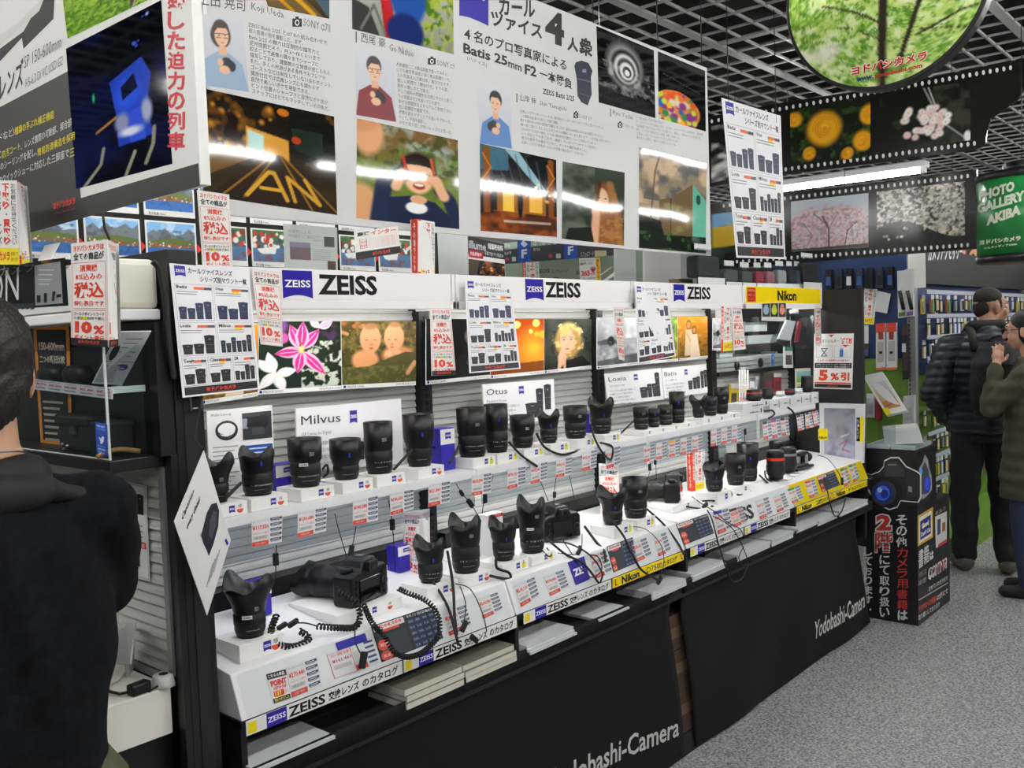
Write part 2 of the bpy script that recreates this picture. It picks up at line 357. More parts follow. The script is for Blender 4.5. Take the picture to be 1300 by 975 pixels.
mb.build('side_divider', label='black end panel beside the yellow header carrying the discount notice', cat='panel', bevel=.002)
# hook clipped on the post
b = MB(); hx, hy, hz = [*at(246, 490, Y=1.695)]
for sx in (-.012, .012): b.tube([(hx+sx, hy-.003, hz+.045), (hx+sx, hy-.006, hz-.05)], .0022, METAL)
for dz in (-.045, .0, .04): b.tube([(hx-.012, hy-.005, hz+dz), (hx+.012, hy-.005, hz+dz)], .0022, METAL)
b.tube([(hx+.012, hy-.006, hz-.02), (hx+.02, hy-.012, hz+.02), (hx+.026, hy-.008, hz+.035)], .002, METAL)
b.build('wire_hook', label='small chrome wire hook clipped to the black corner post', cat='hook')
# ------------------------------------------------------------------ header light boxes
LEDH = mat('led_header', '#fffdfa', .5, emit=LED_HEADER); LEDS = mat('led_shelf', '#fffefa', .5, emit=LED_SHELF)
HDR = mat('header_white', '#f3f1f0', .3); ZB = '#2a2196'
def zeiss_badge(p, x, y, w, h, l=2, txt=True, col=ZB):
    n = 8; p.poly([(x, y+h)] + [(x+w*i/n, y+h-h*.12*math.sin(PI*i/n)) for i in range(1, n)] + [(x+w, y+h), (x+w, y), (x, y)], col, l)
    if txt: p.text('ZEISS', x+w*.07, y+h*.34, w*.86, h*.26, '#ffffff', .02, l+1)
def header(x0, x1, label, face, badge=None):
    t = thing('header_lightbox', label, 'sign', ((x0+x1)/2, 2.0, 1.632), None)
    b = MB(); b.box(x0, x1, 1.925, 2.08, 1.655, 1.735, HDR); b.box(x0, x1, 1.918, 1.935, 1.632, 1.656, HDR); b.box(x0, x0+.012, 1.918, 2.08, 1.632, 1.735, HDR); b.box(x1-.012, x1, 1.918, 2.08, 1.632, 1.735, HDR)
    b.build('housing', t, bevel=.002)
    cs = [(x0+.014, 1.9225, 1.657), (x1-.014, 1.9225, 1.657), (x1-.014, 1.9225, 1.733), (x0+.014, 1.9225, 1.733)]
    board('face_panel', None, None, cs, x1-x0-.028, .076, face, .002, '#f6f3f2' if badge != 'Y' else '#f6d90c', GLOSS, parent=t)
    b = MB(); b.box(x0+.03, x1-.03, 1.97, 1.995, 1.648, 1.654, LEDH); b.build('led_strip', t)
    return t
def zeiss_face(px_badge, px_text):
    def f(p):
        x0 = f.x0; u = lambda px: at(px, 372, Y=1.9225).x-x0
        zeiss_badge(p, u(px_badge[0]), .003, u(px_badge[1])-u(px_badge[0]), .070)
        p.text('ZEISS', u(px_text[0]), .010, u(px_text[1])-u(px_text[0]), .053, '#1b1b1d', .035)
    return f
for x0, x1, pb, pt, lb in [(1.035, 1.968, (359, 397), (404, 479), 'long white header sign with blue square badge above the lily and babies photos'),
                           (1.972, 2.925, (667, 690), (692, 737), 'long white header sign with blue square badge above the blonde woman photo'),
                           (2.93, 3.82, (855, 869), (872, 902), 'long white header sign with blue square badge next to the yellow header')]:
    f = zeiss_face(pb, pt); f.x0 = x0+.014; header(x0, x1, lb, f)
def nikon_face(p):
    p.rect(.02, .006, .085, .064, '#c8341f'); p.text('取扱商品', .028, .012, .07, .012, '#f2c9a0'); p.text('交換レンズ', .028, .034, .07, .011, '#f0b080'); p.text('フィルター', .028, .053, .07, .011, '#e8a070')
    u = lambda px: at(px, 380, Y=1.9225).x-3.839
    p.text('Nikon', u(987), .014, u(1011)-u(987), .050, '#181818', .04)
header(3.825, 4.70, 'bright yellow header sign with black lettering at the right end of the shelves', nikon_face, 'Y')
# ------------------------------------------------------------------ upper shelves
ST, SF = 1.155, 1.86
for x0, x1, lb in [(1.04, 1.965, 'white upper shelf of the leftmost lens bay'), (1.975, 2.90, 'white upper shelf of the second lens bay'), (2.905, 3.80, 'white upper shelf of the third lens bay'), (3.815, 4.45, 'short white upper shelf crowded with teleconverters under the yellow header')]:
    t = thing('upper_shelf', lb, 'shelf', ((x0+x1)/2, 1.98, ST-.025), None)
    b = MB(); b.box(x0, x1, SF, 2.083, ST-.008, ST, WHITE); b.box(x0, x1, SF, SF+.012, ST-.028, ST-.008, WHITE); b.build('shelf_board', t)
    b = MB(); b.box(x0+.03, x1-.03, 1.885, 1.905, ST-.0145, ST-.0085, LEDS if x0 > 1.5 else mat('led_shelf_dim', '#f7f8ff', .5, emit=LED_SHELF*.55)); b.build('led_strip', t)
    b = MB(); b.box(x0+.01, x1-.01, SF-.004, SF-.002, ST-.105, ST-.022, RAIL); b.build('price_rail', t)
    b = MB()
    for xx in (x0+.06, x1-.06): b.extrude([(2.083, ST-.008), (1.9, ST-.008), (2.083, ST-.06)], xx-.002, xx+.002, DARKMET)
    b.build('bracket', t)
# ------------------------------------------------------------------ lower plinths with slanted fronts
def cz(y): return .85+.11*(y-1.726)
PLX = [(1.044, 1.928), (1.934, 2.868), (2.88, 3.80), (3.81, 4.69)]
PLN = ['white slant-fronted counter plinth at the left end', 'white slant-fronted counter plinth with blue lettering patch and yellow label strip', 'white slant-fronted counter plinth with large black lettering on its face', 'yellow-fronted counter plinth at the right end']
for i, ((x0, x1), lb) in enumerate(zip(PLX, PLN)):
    t = thing('counter_plinth', lb, 'counter', ((x0+x1)/2, 1.9, .757), None)
    b = MB(); b.extrude([(2.05, .757), (1.690, .757), (1.726, .85), (2.05, cz(2.05))][::-1], x0, x1, WHITE); b.build('plinth_body', t, bevel=.002)
    if i == 3:
        cs = [(x0+.005, 1.6895, .760), (x1-.005, 1.6895, .760), (x1-.005, 1.7245, .848), (x0+.005, 1.7245, .848)]
        board('front_panel', None, None, cs, 1, 1, None, .001, '#f0d414', GLOSS, parent=t)
    b = MB(); n = Vector((0, -.93, .36))*.003
    q = [Vector((x0+.012, 1.6905, .760)), Vector((x1-.012, 1.6905, .760)), Vector((x1-.012, 1.7245, .846)), Vector((x0+.012, 1.7245, .846))]
    b.hexa([q[0]+n*.6, q[1]+n*.6, q[1]+n, q[0]+n, q[3]+n*.6, q[2]+n*.6, q[2]+n, q[3]+n], COVER); b.build('clear_cover', t)
    b = MB(); b.box(x0-.004, x1+.004, 1.687, 2.05, .742, .757, DARKMET); b.build('tray_rail', t)
mb = MB(); mb.box(1.04, 4.69, 1.80, 2.055, .601, .742, MATTE); mb.box(1.04, 4.69, 1.67, 1.80, .601, .645, MATTE)
for x in (1.04, 1.925, 2.868, 3.80, 4.675): mb.box(x, x+.014, 1.69, 1.80, .60, .742, MATTE)
mb.build('catalogue_shelf', label='long black open shelf for catalogues beneath the white plinths', cat='shelf')
# ------------------------------------------------------------------ black skirt cloths
CLOTH = mat('black_cloth', '#090a0a', .75, spec=.25, bump=(260, .25, .001))
def cloth(x0, x1, label, text_px, text):
    mb = MB(); nx, nz = 70, 24; vs = []; R = random.Random(int(x0*10))
    def yy(x, z):
        k = (.66-z)/.64
        return 1.662 + .028*min(1, max(0, (.66-z)*9)) + .007*k*math.sin(x*5.3+z*6) + .004*k*math.sin(x*11+1-z*8) - (.008*math.sin(PI*min(1, (.66-z)/.05)) if z > .61 else 0)
    zs = [.665-.012*i for i in range(6)] + [.60-.03*i for i in range(20)]; zs = [z for z in zs if z > .012]+[.012]
    for z in zs:
        for i in range(nx+1):
            x = x0+(x1-x0)*i/nx + (.66-z)*(.18*i/nx if x1 < 3 else .18+.18*i/nx); vs.append((x, yy(x, z), z))
    w = nx+1; fs = [((j+1)*w+i, (j+1)*w+i+1, j*w+i+1, j*w+i) for j in range(len(zs)-1) for i in range(nx)]
    mb.add(vs, fs, CLOTH, smooth=True)
    o = mb.build('skirt_cloth', None, label, 'cloth'); s = o.modifiers.new('thickness', 'SOLIDIFY'); s.thickness = .0015; s.offset = 1
    b = MB(); A, B, U = [at(*p, Y=1.69) for p in text_px]
    v, f, _ = glyphs(text, .015)
    pts = []
    for x, y in v:
        P = A+(B-A)*float(x)+(U-A)*float(y); pts.append((P.x, yy(P.x, P.z)-.0022, P.z))
    b.add(pts, f, PRINT, lin('#c9c9c6')); b.build('lettering', o, label='white company lettering')
cloth(.98, 2.72, 'long black skirt cloth under the left two bays with part of white lettering', [(688, 1012), (861, 934), (688, 981)], 'Yodobashi-Camera')
cloth(2.80, 4.46, 'long black skirt cloth under the right two bays with white lettering', [(1033, 813), (1098, 771), (1033, 789)], 'Yodobashi-Camera')
mb = MB(); mb.box(1.0, 4.69, 1.70, 1.78, 0, .08, MATTE); mb.build('kick_plate', label='black kick plate behind the skirt cloths at floor level', cat='panel')
# ------------------------------------------------------------------ label strips along the counter lip
def strip(px0, px1, label, kind, k=''):
    x0, x1 = at(px0[0], px0[1], Y=1.685).x, at(px1[0], px1[1], Y=1.685).x; w = x1-x0
    cs = [(x0, 1.6855, .7245), (x1, 1.6855, .7245), (x1, 1.6855, .7565), (x0, 1.6855, .7565)]; h = .032
    def d(p):
        if kind == 'Z':
            p.rect(.004, .005, .022, .024, '#f2dc18'); p.rect(.05, 0, .052, h, ZB); p.text('ZEISS', .053, .010, .046, .012, '#e8e8ff', .02)
            p.text('ZEISS', .106, .005, .10, .023, '#151515', .03)
            if w > .55: p.text('交換レンズ', .26, .005, .15, .024, '#151515', .02); p.text('のカタログ', .43, .005, min(.15, w-.46), .024, '#151515', .015)
            else: p.text('交換レンズ', .215, .006, .09, .021, '#151515', .02); p.text('のカタログ', .315, .006, w-.33, .021, '#151515', .015)
            if w > .5: p.rect(w-.026, .005, .02, .024, '#f2dc18')
        else:
            p.text('L', .012, .005, .012, .022, '#c83018', .05); p.text('Nikon', .05, .004, .105, .025, '#151515', .04)
            p.text(k, .20, .008, .08, .017, '#151515', .0); p.text('のカタログ', w*.62, .006, w*.28, .021, '#151515', .015); p.text('L', w-.02, .005, .012, .022, '#c83018', .05)
    return board('label_strip', label, 'label strip', cs, w, h, d, .0025, '#e6e6e2' if kind == 'Z' else '#f2d810', GLOSS)
strip((313, 930), (511, 845), 'white label strip with yellow ends at the left end of the counter lip', 'Z')
strip((513, 845), (656, 782), 'white label strip at the counter lip above the thick cream catalogues', 'Z')
strip((665, 775), (776, 735), 'white label strip at the counter lip left of a yellow strip', 'Z')
strip((778, 735), (868, 702), 'yellow label strip with a model number below the white plinths', 'N', 'D750')
strip((877, 700), (944, 675), 'white label strip at the counter lip right of the yellow model strip', 'Z')
strip((946, 675), (1003, 652), 'short white label strip at the counter lip left of the yellow-fronted plinth', 'Z')
strip((1012, 650), (1056, 631), 'yellow label strip under the left half of the yellow-fronted plinth', 'N', 'Z')
strip((1057, 631), (1101, 613), 'yellow label strip under the right half of the yellow-fronted plinth', 'N', 'FX')
# ------------------------------------------------------------------ printed photographs
def im_street():
    a = Img(120, 96, '#120d08', '#3a2a14'); a.speck(7, 1, .45, .75, '#8a5a1c', .8, a.y < .55); a.dots(40, 2, (0, .05, .5, .5), (.02, .06), ['#b87820', '#6b3e12', '#2a1c0e', '#d09030'], .6, .7)
    a.pol([(.3, .27), (.62, .34), (.62, .55), (.3, .5)], '#d79a35').pol([(.31, .3), (.43, .33), (.43, .5), (.31, .48)], '#bfe0dc').ell(.2, .3, .06, .2, '#1a0c0a', .5)
    a.pol([(.62, .0), (1, .1), (1, .62), (.62, .45)], '#0f120e').pol([(.64, .2), (.9, .2), (.9, .5), (.66, .42)], '#1d2a20').ell(.58, .07, .05, .04, '#c06a1c').ell(.68, .32, .04, .04, '#b03a1a')
    a.pol([(.02, 1), (.46, .5), (.56, .5), (1, .92), (1, 1)], '#2c2016').pol([(0, .5), (.46, .48), (.05, .78), (0, .8)], '#6a4c1c')
    for p in ([(.5, .5), (.1, 1)], [(.52, .5), (.28, .95)], [(.55, .5), (.8, 1)], [(.57, .5), (1, .98)]): a.line(p, .012, '#a8761e', .8)
    a.line([(.3, .93), (.46, .68), (.5, .68), (.6, .93)], .022, '#d2a033', 1, .3).line([(.4, .84), (.56, .84)], .018, '#d2a033', 1, .3).line([(.66, .93), (.6, .7), (.86, .93), (.74, .7)], .02, '#c8982e', 1, .3); return a
def im_road():
    a = Img(60, 20, '#5b4a2a', '#3a3024'); a.pol([(0, .2), (.5, .3), (.9, 1), (0, 1)], '#6d5a35'); a.line([(.2, 0), (.75, 1)], .12, '#d99c20').line([(.0, .2), (.4, 1)], .1, '#c98e20'); a.pol([(.6, 0), (1, 0), (1, 1), (.95, .9)], '#4a6a80', .8); return a
def im_girl():
    a = Img(110, 112, '#7a5a34', '#55702a'); a.speck(10, 3, .4, .7, '#a0b0a8', .8, a.y < .45).speck(9, 4, .45, .7, '#5e7a26', .8, a.y > .2); a.speck(14, 5, .5, .7, '#2d3d18', .6); a.pol([(0, .38), (1, .5), (1, .78), (0, .8)], '#6f8a2c', .55)
    a.ell(.1, .12, .17, .26, '#e0a478', .3).ell(.02, .0, .2, .14, '#d29468', .3); a.ell(.03, .85, .2, .25, '#d8a070', .3)
    a.ell(.58, .42, .2, .21, '#241712', .2).ell(.58, .47, .165, .215, '#e9b48c', .15).pol([(.41, .46), (.43, .3), (.58, .25), (.73, .3), (.76, .46), (.7, .37), (.58, .36), (.46, .37)], '#241712')
    a.line([(.48, .455), (.52, .442), (.56, .455)], .01, '#3a2016').line([(.61, .455), (.65, .442), (.69, .455)], .01, '#3a2016').ell(.585, .585, .07, .042, '#8a2c20', .3).ell(.585, .572, .055, .018, '#f6efe6', .3).ell(.585, .52, .022, .016, '#d08c64', .6).ell(.48, .54, .035, .03, '#e49a7c', .8).ell(.69, .54, .035, .03, '#e49a7c', .8)
    a.pol([(.2, 1), (.3, .74), (.5, .7), (.75, .74), (.98, .95), (1, 1)], '#1a2440').ell(.56, .82, .12, .07, '#f2f2f0', .2).ell(.58, .73, .09, .05, '#e2aa80')
    a.line([(.2, .98), (.25, .6), (.42, .48)], .09, '#1d2846', 1, .3).line([(.36, .62), (.42, .47)], .06, '#e6b088', 1, .4).line([(.98, .95), (.9, .7), (.8, .6)], .08, '#1d2846', 1, .3).line([(.84, .66), (.76, .5)], .07, '#e6b088', 1, .4)
    a.line([(.46, .42), (.43, .3)], .02, '#c03818').line([(.74, .42), (.71, .28)], .02, '#c85a28'); return a
def im_rickshaw():
    a = Img(100, 56, '#b8b9b6', '#8a8c7a'); a.speck(9, 8, .45, .6, '#4f7424', 1, a.x > .68).speck(14, 9, .5, .65, '#a8b83a', .8, a.x > .68); a.pol([(0, .5), (.15, .6), (.25, 1), (0, 1)], '#3c3d3c').pol([(.25, .3), (.36, .2), (.4, 1), (.3, 1)], '#b3262a').ell(.53, .3, .2, .5, '#24509a', .2).ell(.53, .05, .12, .2, '#d9a47c', .3).ell(.5, .85, .2, .3, '#1c2c66', .2)
    a.line([(.08, .95), (.2, .55), (.3, .95)], .03, '#6e6e6c'); return a
def im_station():
    a = Img(100, 110, '#20242a', '#1c1410'); a.pol([(0, 0), (.35, 0), (.35, .25), (0, .3)], '#3b6d86', .9).pol([(.3, 0), (.48, 0), (.85, .42), (.78, .44)], '#8fb4c0').pol([(.5, 0), (1, 0), (1, .4), (.9, .45)], '#16181a')
    for i in range(7): a.line([(.02+.14*i, .05*i/3), (.2+.12*i, .45)], .012, '#4b565c', .6)
    for x in (.08, .92): a.line([(x, .05), (x, 1)], .05, '#8a4a14', .9).line([(x-.05, .1), (x+.05, .25), (x-.05, .4), (x+.05, .55)], .012, '#c87a22', .9)
    a.pol([(.2, .45), (.85, .42), (.85, .75), (.2, .75)], '#a8691c', .85).pol([(.28, .52), (.42, .5), (.42, .74), (.28, .74)], '#f0c24a').pol([(.62, .5), (.8, .48), (.8, .72), (.62, .72)], '#e8b040')
    a.dots(14, 4, (.1, .35, .9, .6), (.015, .035), ['#ffd870', '#f0a030', '#fff0c0'], .7); a.pol([(0, .78), (1, .75), (1, 1), (0, 1)], '#4a2410').speck(6, 5, .45, .7, '#a8521c', .8, a.y > .74); a.ell(.5, .62, .04, .22, '#120c0a', .3).line([(.3, .86), (.9, .84)], .02, '#d8d0c8', .7); return a
def im_hairwoman():
    a = Img(80, 108, '#3c4238', '#20281e'); a.speck(5, 6, .4, .7, '#70786a', .7, a.x < .5); a.ell(.66, .45, .2, .3, '#7a4a24', .25).pol([(.55, .3), (.85, .3), (.98, 1), (.5, 1)], '#8a5830').ell(.62, .42, .12, .17, '#dcae8c', .2).line([(.75, .2), (.9, .6), (.95, 1)], .06, '#a06c38', .8).line([(.58, .2), (.5, .6)], .03, '#4a2c14', .9)
    a.ell(.57, .4, .025, .01, '#38241a').ell(.68, .4, .025, .01, '#38241a').ell(.62, .52, .035, .013, '#b05048').ell(.52, .58, .08, .1, '#d8a482', .3).line([(.5, 1), (.53, .62)], .06, '#d8a482', 1, .4).pol([(.1, .85), (.45, .8), (.5, 1), (.05, 1)], '#15180f', .9).speck(18, 2, .5, .65, '#c08a50', .5, (a.x > .56) & (a.y > .55)); return a
def im_spiral():
    a = Img(90, 110, '#101010', '#1c1c1c')
    for i in range(24): t = i/24*2*PI; a.line([(.5, .52), (.5+.75*math.cos(t), .52+.75*math.sin(t))], .006, '#5c5c5c', .6)
    for r, c in ((.40, '#4c4e4e'), (.34, '#8d8f8e'), (.29, '#2a2a2a'), (.24, '#d2d2d0'), (.19, '#4a4a4a'), (.14, '#e4e4e2'), (.09, '#303030'), (.05, '#f0f0f0')): a.ell(.5-.1*(r-.05), .48-.25*(r-.05), r*.95, r*.95, c, .2)
    a.pol([(0, 0), (.2, 0), (.1, .4), (0, .5)], '#0a0a0a', .8).pol([(.6, 0), (1, 0), (1, .35), (.85, .3)], '#0d0d0d', .7).speck(10, 3, .5, .7, '#e8e8e6', .4, (a.y > .4) & (a.y < .8)); a.pol([(0, .75), (1, .86), (1, 1), (0, 1)], '#2b2d2d', .8); return a
def im_umbrella():
    a = Img(80, 100, '#15161a', '#0b0c0e'); a.dots(5, 2, (.1, .2, .9, .4), (.01, .025), ['#b02a20', '#88908c'], .5); a.ell(.4, .78, .5, .3, '#d8863a', .1); a.dots(70, 5, (.0, .54, .75, 1), (.03, .09), ['#e2562e', '#f0b030', '#3a8a50', '#2f6ab0', '#d8d0b0', '#8a3a80', '#e07a30', '#c8d048'], .4, .9)
    k = ((a.x-.38)/.55)**2 + ((a.y-.9)/.4)**2 > 1; a.mix(k*1.0, '#0d0e10'); a.line([(.1, .3), (.9, .42)], .006, '#707070', .7); return a
def im_container():
    a = Img(90, 110, '#77705f', '#b59a78'); a.speck(5, 11, .4, .65, '#d8b898', .8, a.y < .55).speck(7, 12, .5, .7, '#454a50', .7, a.y < .5); a.pol([(.28, .48), (.45, .45), (.78, .26), (.78, .85), (.28, .85)], '#6a5638').speck(12, 3, .45, .7, '#8f8a50', .7, (a.y > .45) & (a.x > .28) & (a.x < .78)).pol([(.78, .26), (1, .42), (1, .86), (.78, .9)], '#5fae94').ell(.87, .42, .04, .06, '#244a44').line([(.45, .46), (.45, .85)], .008, '#2c2418')
    a.pol([(0, .66), (.3, .7), (.35, .84), (1, .82), (1, 1), (0, 1)], '#131c14').speck(16, 4, .5, .7, '#35582a', .9, a.y > .82).line([(.16, .7), (.22, .2), (.3, .0)], .012, '#5c5038', .8); return a
def im_portrait(shirt, hair, glasses, long_hair, flip=1):
    a = Img(60, 90, '#c9cbd2', '#b9bcc6'); X = lambda x: .5+(x-.5)*flip
    a.ell(X(.47), .2, .2, .16, hair, .15)
    if long_hair: a.ell(X(.46), .27, .24, .19, hair, .15)
    a.pol([(X(.0), 1), (X(.08), .62), (X(.36), .5), (X(.6), .5), (X(.9), .64), (X(1), 1)], shirt).pol([(X(.4), .42), (X(.58), .42), (X(.58), .54), (X(.4), .54)], '#d8a888').ell(X(.48), .27, .17, .17, '#e0b394', .15).pol([(X(.31), .24), (X(.34), .1), (X(.62), .1), (X(.66), .24), (X(.6), .17), (X(.4), .17)], hair)
    a.ell(X(.42), .27, .03, .012, '#33221a', .4).ell(X(.56), .27, .03, .012, '#33221a', .4).ell(X(.49), .37, .05, .012, '#a85a4c', .4)
    if glasses: a.line([(X(.34), .25), (X(.64), .25)], .008, '#3a3a40').line([(X(.36), .3), (X(.46), .3)], .006, '#3a3a40').line([(X(.52), .3), (X(.62), .3)], .006, '#3a3a40')
    a.ell(X(.56), .66, .14, .1, '#15191c', .15).ell(X(.66), .68, .1, .08, '#0d1012', .2).ell(X(.5), .74, .14, .07, '#dcae8e', .25).ell(X(.42), .64, .08, .06, '#dcae8e', .3)
    return a
def im_train():
    a = Img(100, 150, '#04060f', '#070a1c'); a.speck(4, 1, .45, .8, '#0c1a58', .8); a.pol([(0, .2), (.45, .3), (.45, .7), (0, .75)], '#080f3a', .6)
    a.ell(.27, .42, .02, .05, '#2fd060', .8).line([(.28, .66), (.5, .6)], .012, '#c8842a', .8); a.pol([(.45, .36), (.78, .28), (.86, .4), (.8, .62), (.85, .78), (.5, .8), (.5, .6)], '#2342b4').ell(.62, .48, .17, .13, '#2b55d8', .5).pol([(.56, .42), (.7, .36), (.73, .46), (.57, .51)], '#0c1030').ell(.55, .65, .1, .08, '#8d93b8', .5).ell(.8, .62, .07, .1, '#a2a8c4', .5)
    a.pol([(.62, .6), (.74, .58), (.78, .8), (.62, .8)], '#3b58d8', .8); a.ell(.63, .72, .16, .04, '#dfe4f2', .6)
    for p in ([(.1, 1), (.3, .88), (.34, .78)], [(.55, 1), (.66, .86)], [(.76, .95), (.84, .84), (.86, .74)]): a.line(p, .016, '#b0b08c', .8)
    a.dots(6, 7, (.7, .02, .98, .3), (.008, .02), ['#3a5ad0', '#8aa0e0'], .6); return a
def im_grass():
    a = Img(80, 50, '#7fa83a', '#5c8a2a'); a.speck(12, 1, .4, .7, '#a8cc4c', .8).speck(18, 2, .5, .7, '#3d6420', .7); a.pol([(.72, 0), (1, 0), (1, .5), (.7, 1)], '#5a4c3c').line([(.95, 0), (.72, 1)], .02, '#b0a898'); return a
def im_fjord(seed, z=1.0):
    a = Img(64, 46, '#7fb2e2', '#a8cdea'); R = random.Random(seed); a.speck(4, seed, .5, .7, '#dfe9f0', .6, a.y < .4)
    pk = [(0, .32+R.uniform(-.1, .1))]
    for i in range(1, 9): pk.append((i/8, .28+R.uniform(-.2, .14)))
    a.pol(pk+[(1, .7), (0, .7)], '#6f7880').speck(8, seed+1, .45, .7, '#4d5560', .7, (a.y > .2) & (a.y < .5)); a.pol([(0, .56), (.25, .48), (.6, .44), (1, .52), (1, .66), (0, .66)], '#5c6e34'); a.pol([(0, .62), (1, .6), (1, .74), (0, .74)], '#6d6248')
    a.dots(int(46/z), seed, (0, .58, 1, .72), (.014*z, .035*z), ['#c23a26', '#e4e0d6', '#8a4a34', '#d0512e', '#b8a890', '#3d4a4c'], .3); a.pol([(0, .73), (1, .72), (1, 1), (0, 1)], '#3d6aa8').speck(10, seed+3, .45, .7, '#274c88', .7, a.y > .73); return a
def im_harbour(seed):
    a = Img(64, 46, '#3c5a34', '#41648c'); a.speck(8, seed, .4, .7, '#5f7a3c', .7, a.y < .3); a.dots(40, seed, (0, .1, 1, .55), (.05, .12), ['#b8342a', '#ded8cc', '#3c464c', '#7d3a2c', '#f0ece2'], .25); a.pol([(0, .58), (1, .55), (1, 1), (0, 1)], '#4a6f94').pol([(.1, .6), (.6, .5), (.55, .74), (.2, .76)], '#e6e6e2').line([(.3, .7), (.32, .1)], .01, '#dcdcd8').speck(10, seed+2, .5, .7, '#8a3a30', .6, a.y > .72); return a
def im_lily():
    a = Img(110, 100, '#1e2a1c', '#1c2a1e'); a.speck(14, 2, .5, .62, '#d6dccb', .9, (a.x > .5) & (a.y > .3)).speck(9, 3, .5, .7, '#50305c', .8, (a.x > .6) & (a.y < .3)).dots(6, 4, (.0, .0, .3, .3), (.08, .16), ['#e2b428', '#c0549a', '#7a4a8c'], .4)
    def petal(x0, y0, x1, y1, w, c, e):
        n = 24; L = math.hypot(x1-x0, y1-y0); nx, ny = -(y1-y0)/L, (x1-x0)/L; up = [(x0+(x1-x0)*i/n+nx*w*math.sin(PI*(i/n)**.8), y0+(y1-y0)*i/n+ny*w*math.sin(PI*(i/n)**.8)) for i in range(n+1)]; dn = [(x0+(x1-x0)*i/n-nx*w*math.sin(PI*(i/n)**.8), y0+(y1-y0)*i/n-ny*w*math.sin(PI*(i/n)**.8)) for i in range(n+1)]
        a.pol(up+dn[::-1], e); k = .62; up = [(x0+(x1-x0)*i/n+nx*w*k*math.sin(PI*i/n), y0+(y1-y0)*i/n+ny*w*k*math.sin(PI*i/n)) for i in range(n+1)]; dn = [(x0+(x1-x0)*i/n-nx*w*k*math.sin(PI*i/n), y0+(y1-y0)*i/n-ny*w*k*math.sin(PI*i/n)) for i in range(n+1)]
        a.pol(up+dn[::-1], c).line([(x0, y0), (x0+(x1-x0)*.8, y0+(y1-y0)*.8)], .008, '#f6d4dc', .9)
    for q in ((.2, .75, -.05, .55), (.2, .75, .0, 1.0), (.2, .78, .45, .72), (.2, .78, .3, 1.05), (.18, .75, .1, .45)): petal(*q, .07, '#f2f4ee', '#dfe4d8')
    petal(.72, .1, .6, -.05, .05, '#f0b8cc', '#e8d0d8'); petal(.72, .1, .9, .0, .06, '#e89ab8', '#f0dce0')
    for q in ((.5, .42, .36, .05), (.5, .42, .72, .12), (.5, .45, .18, .48), (.5, .45, .8, .82), (.5, .45, .45, .78), (.5, .42, .52, .0)): petal(*q, .085, '#d02c84', '#f0b4d0')
    a.ell(.5, .42, .05, .07, '#e6e27a', .6); a.dots(6, 9, (.4, .2, .62, .42), (.012, .02), ['#8a4a1c'], .3); return a
def im_babies():
    a = Img(110, 92, '#5a4a24', '#41401e'); a.speck(12, 1, .42, .7, '#8a7a3a', .8, a.y < .5).speck(16, 2, .5, .7, '#2f2c12', .7); a.dots(10, 3, (0, 0, .3, .2), (.03, .06), ['#a86a38', '#c0885a'], .5)
    a.ell(.3, .62, .2, .2, '#cf8e5e', .25).ell(.74, .55, .26, .18, '#c98858', .3); a.ell(.37, .28, .15, .25, '#d79a6c', .15).ell(.69, .26, .15, .24, '#dba072', .15); a.ell(.37, .08, .12, .07, '#a8744a', .5).ell(.7, .05, .11, .06, '#b07c50', .5)
    for x in (.32, .43): a.ell(x, .3, .03, .009, '#6e3c22', .5)
    for x in (.62, .71): a.ell(x, .3, .03, .009, '#6e3c22', .5)
    a.ell(.38, .37, .025, .02, '#c47e54').ell(.38, .43, .03, .014, '#b05848').ell(.66, .37, .025, .02, '#c47e54').ell(.66, .42, .03, .014, '#b05848').ell(.62, .52, .07, .06, '#e0a87c', .4).ell(.73, .5, .07, .05, '#dca274', .4)
    a.pol([(0, .74), (.35, .72), (.6, .6), (.85, .5), (1, .52), (1, 1), (0, 1)], '#4b4a22').speck(18, 6, .45, .7, '#6a6a34', .8, a.y > .72).line([(.98, .68), (.88, .85)], .05, '#d89c6e', .9, .5); return a
def im_man():
    a = Img(80, 90, '#0c0c0c', '#060606'); a.ell(.72, .3, .15, .2, '#8a7a6c', .4).ell(.72, .14, .15, .08, '#1a1512', .4).ell(.74, .42, .11, .08, '#2a201a', .4).ell(.68, .27, .03, .012, '#201814').ell(.8, .27, .03, .012, '#201814').pol([(.4, 1), (.5, .6), (.95, .58), (1, 1)], '#1d1c1c').ell(.76, .75, .16, .1, '#7c6a5c', .5); return a
def im_bokeh():
    a = Img(80, 80, '#a83c10', '#d87a20'); a.ell(.8, .55, .4, .5, '#e8b030', .9).ell(.2, .6, .3, .5, '#7a1c0c', .9); a.dots(9, 4, (.35, .0, 1, .35), (.04, .09), ['#ffd040', '#ffb030', '#f8e070'], .2, .85); a.pol([(0, .85), (1, .8), (1, 1), (0, 1)], '#4a1a0c', .6); return a
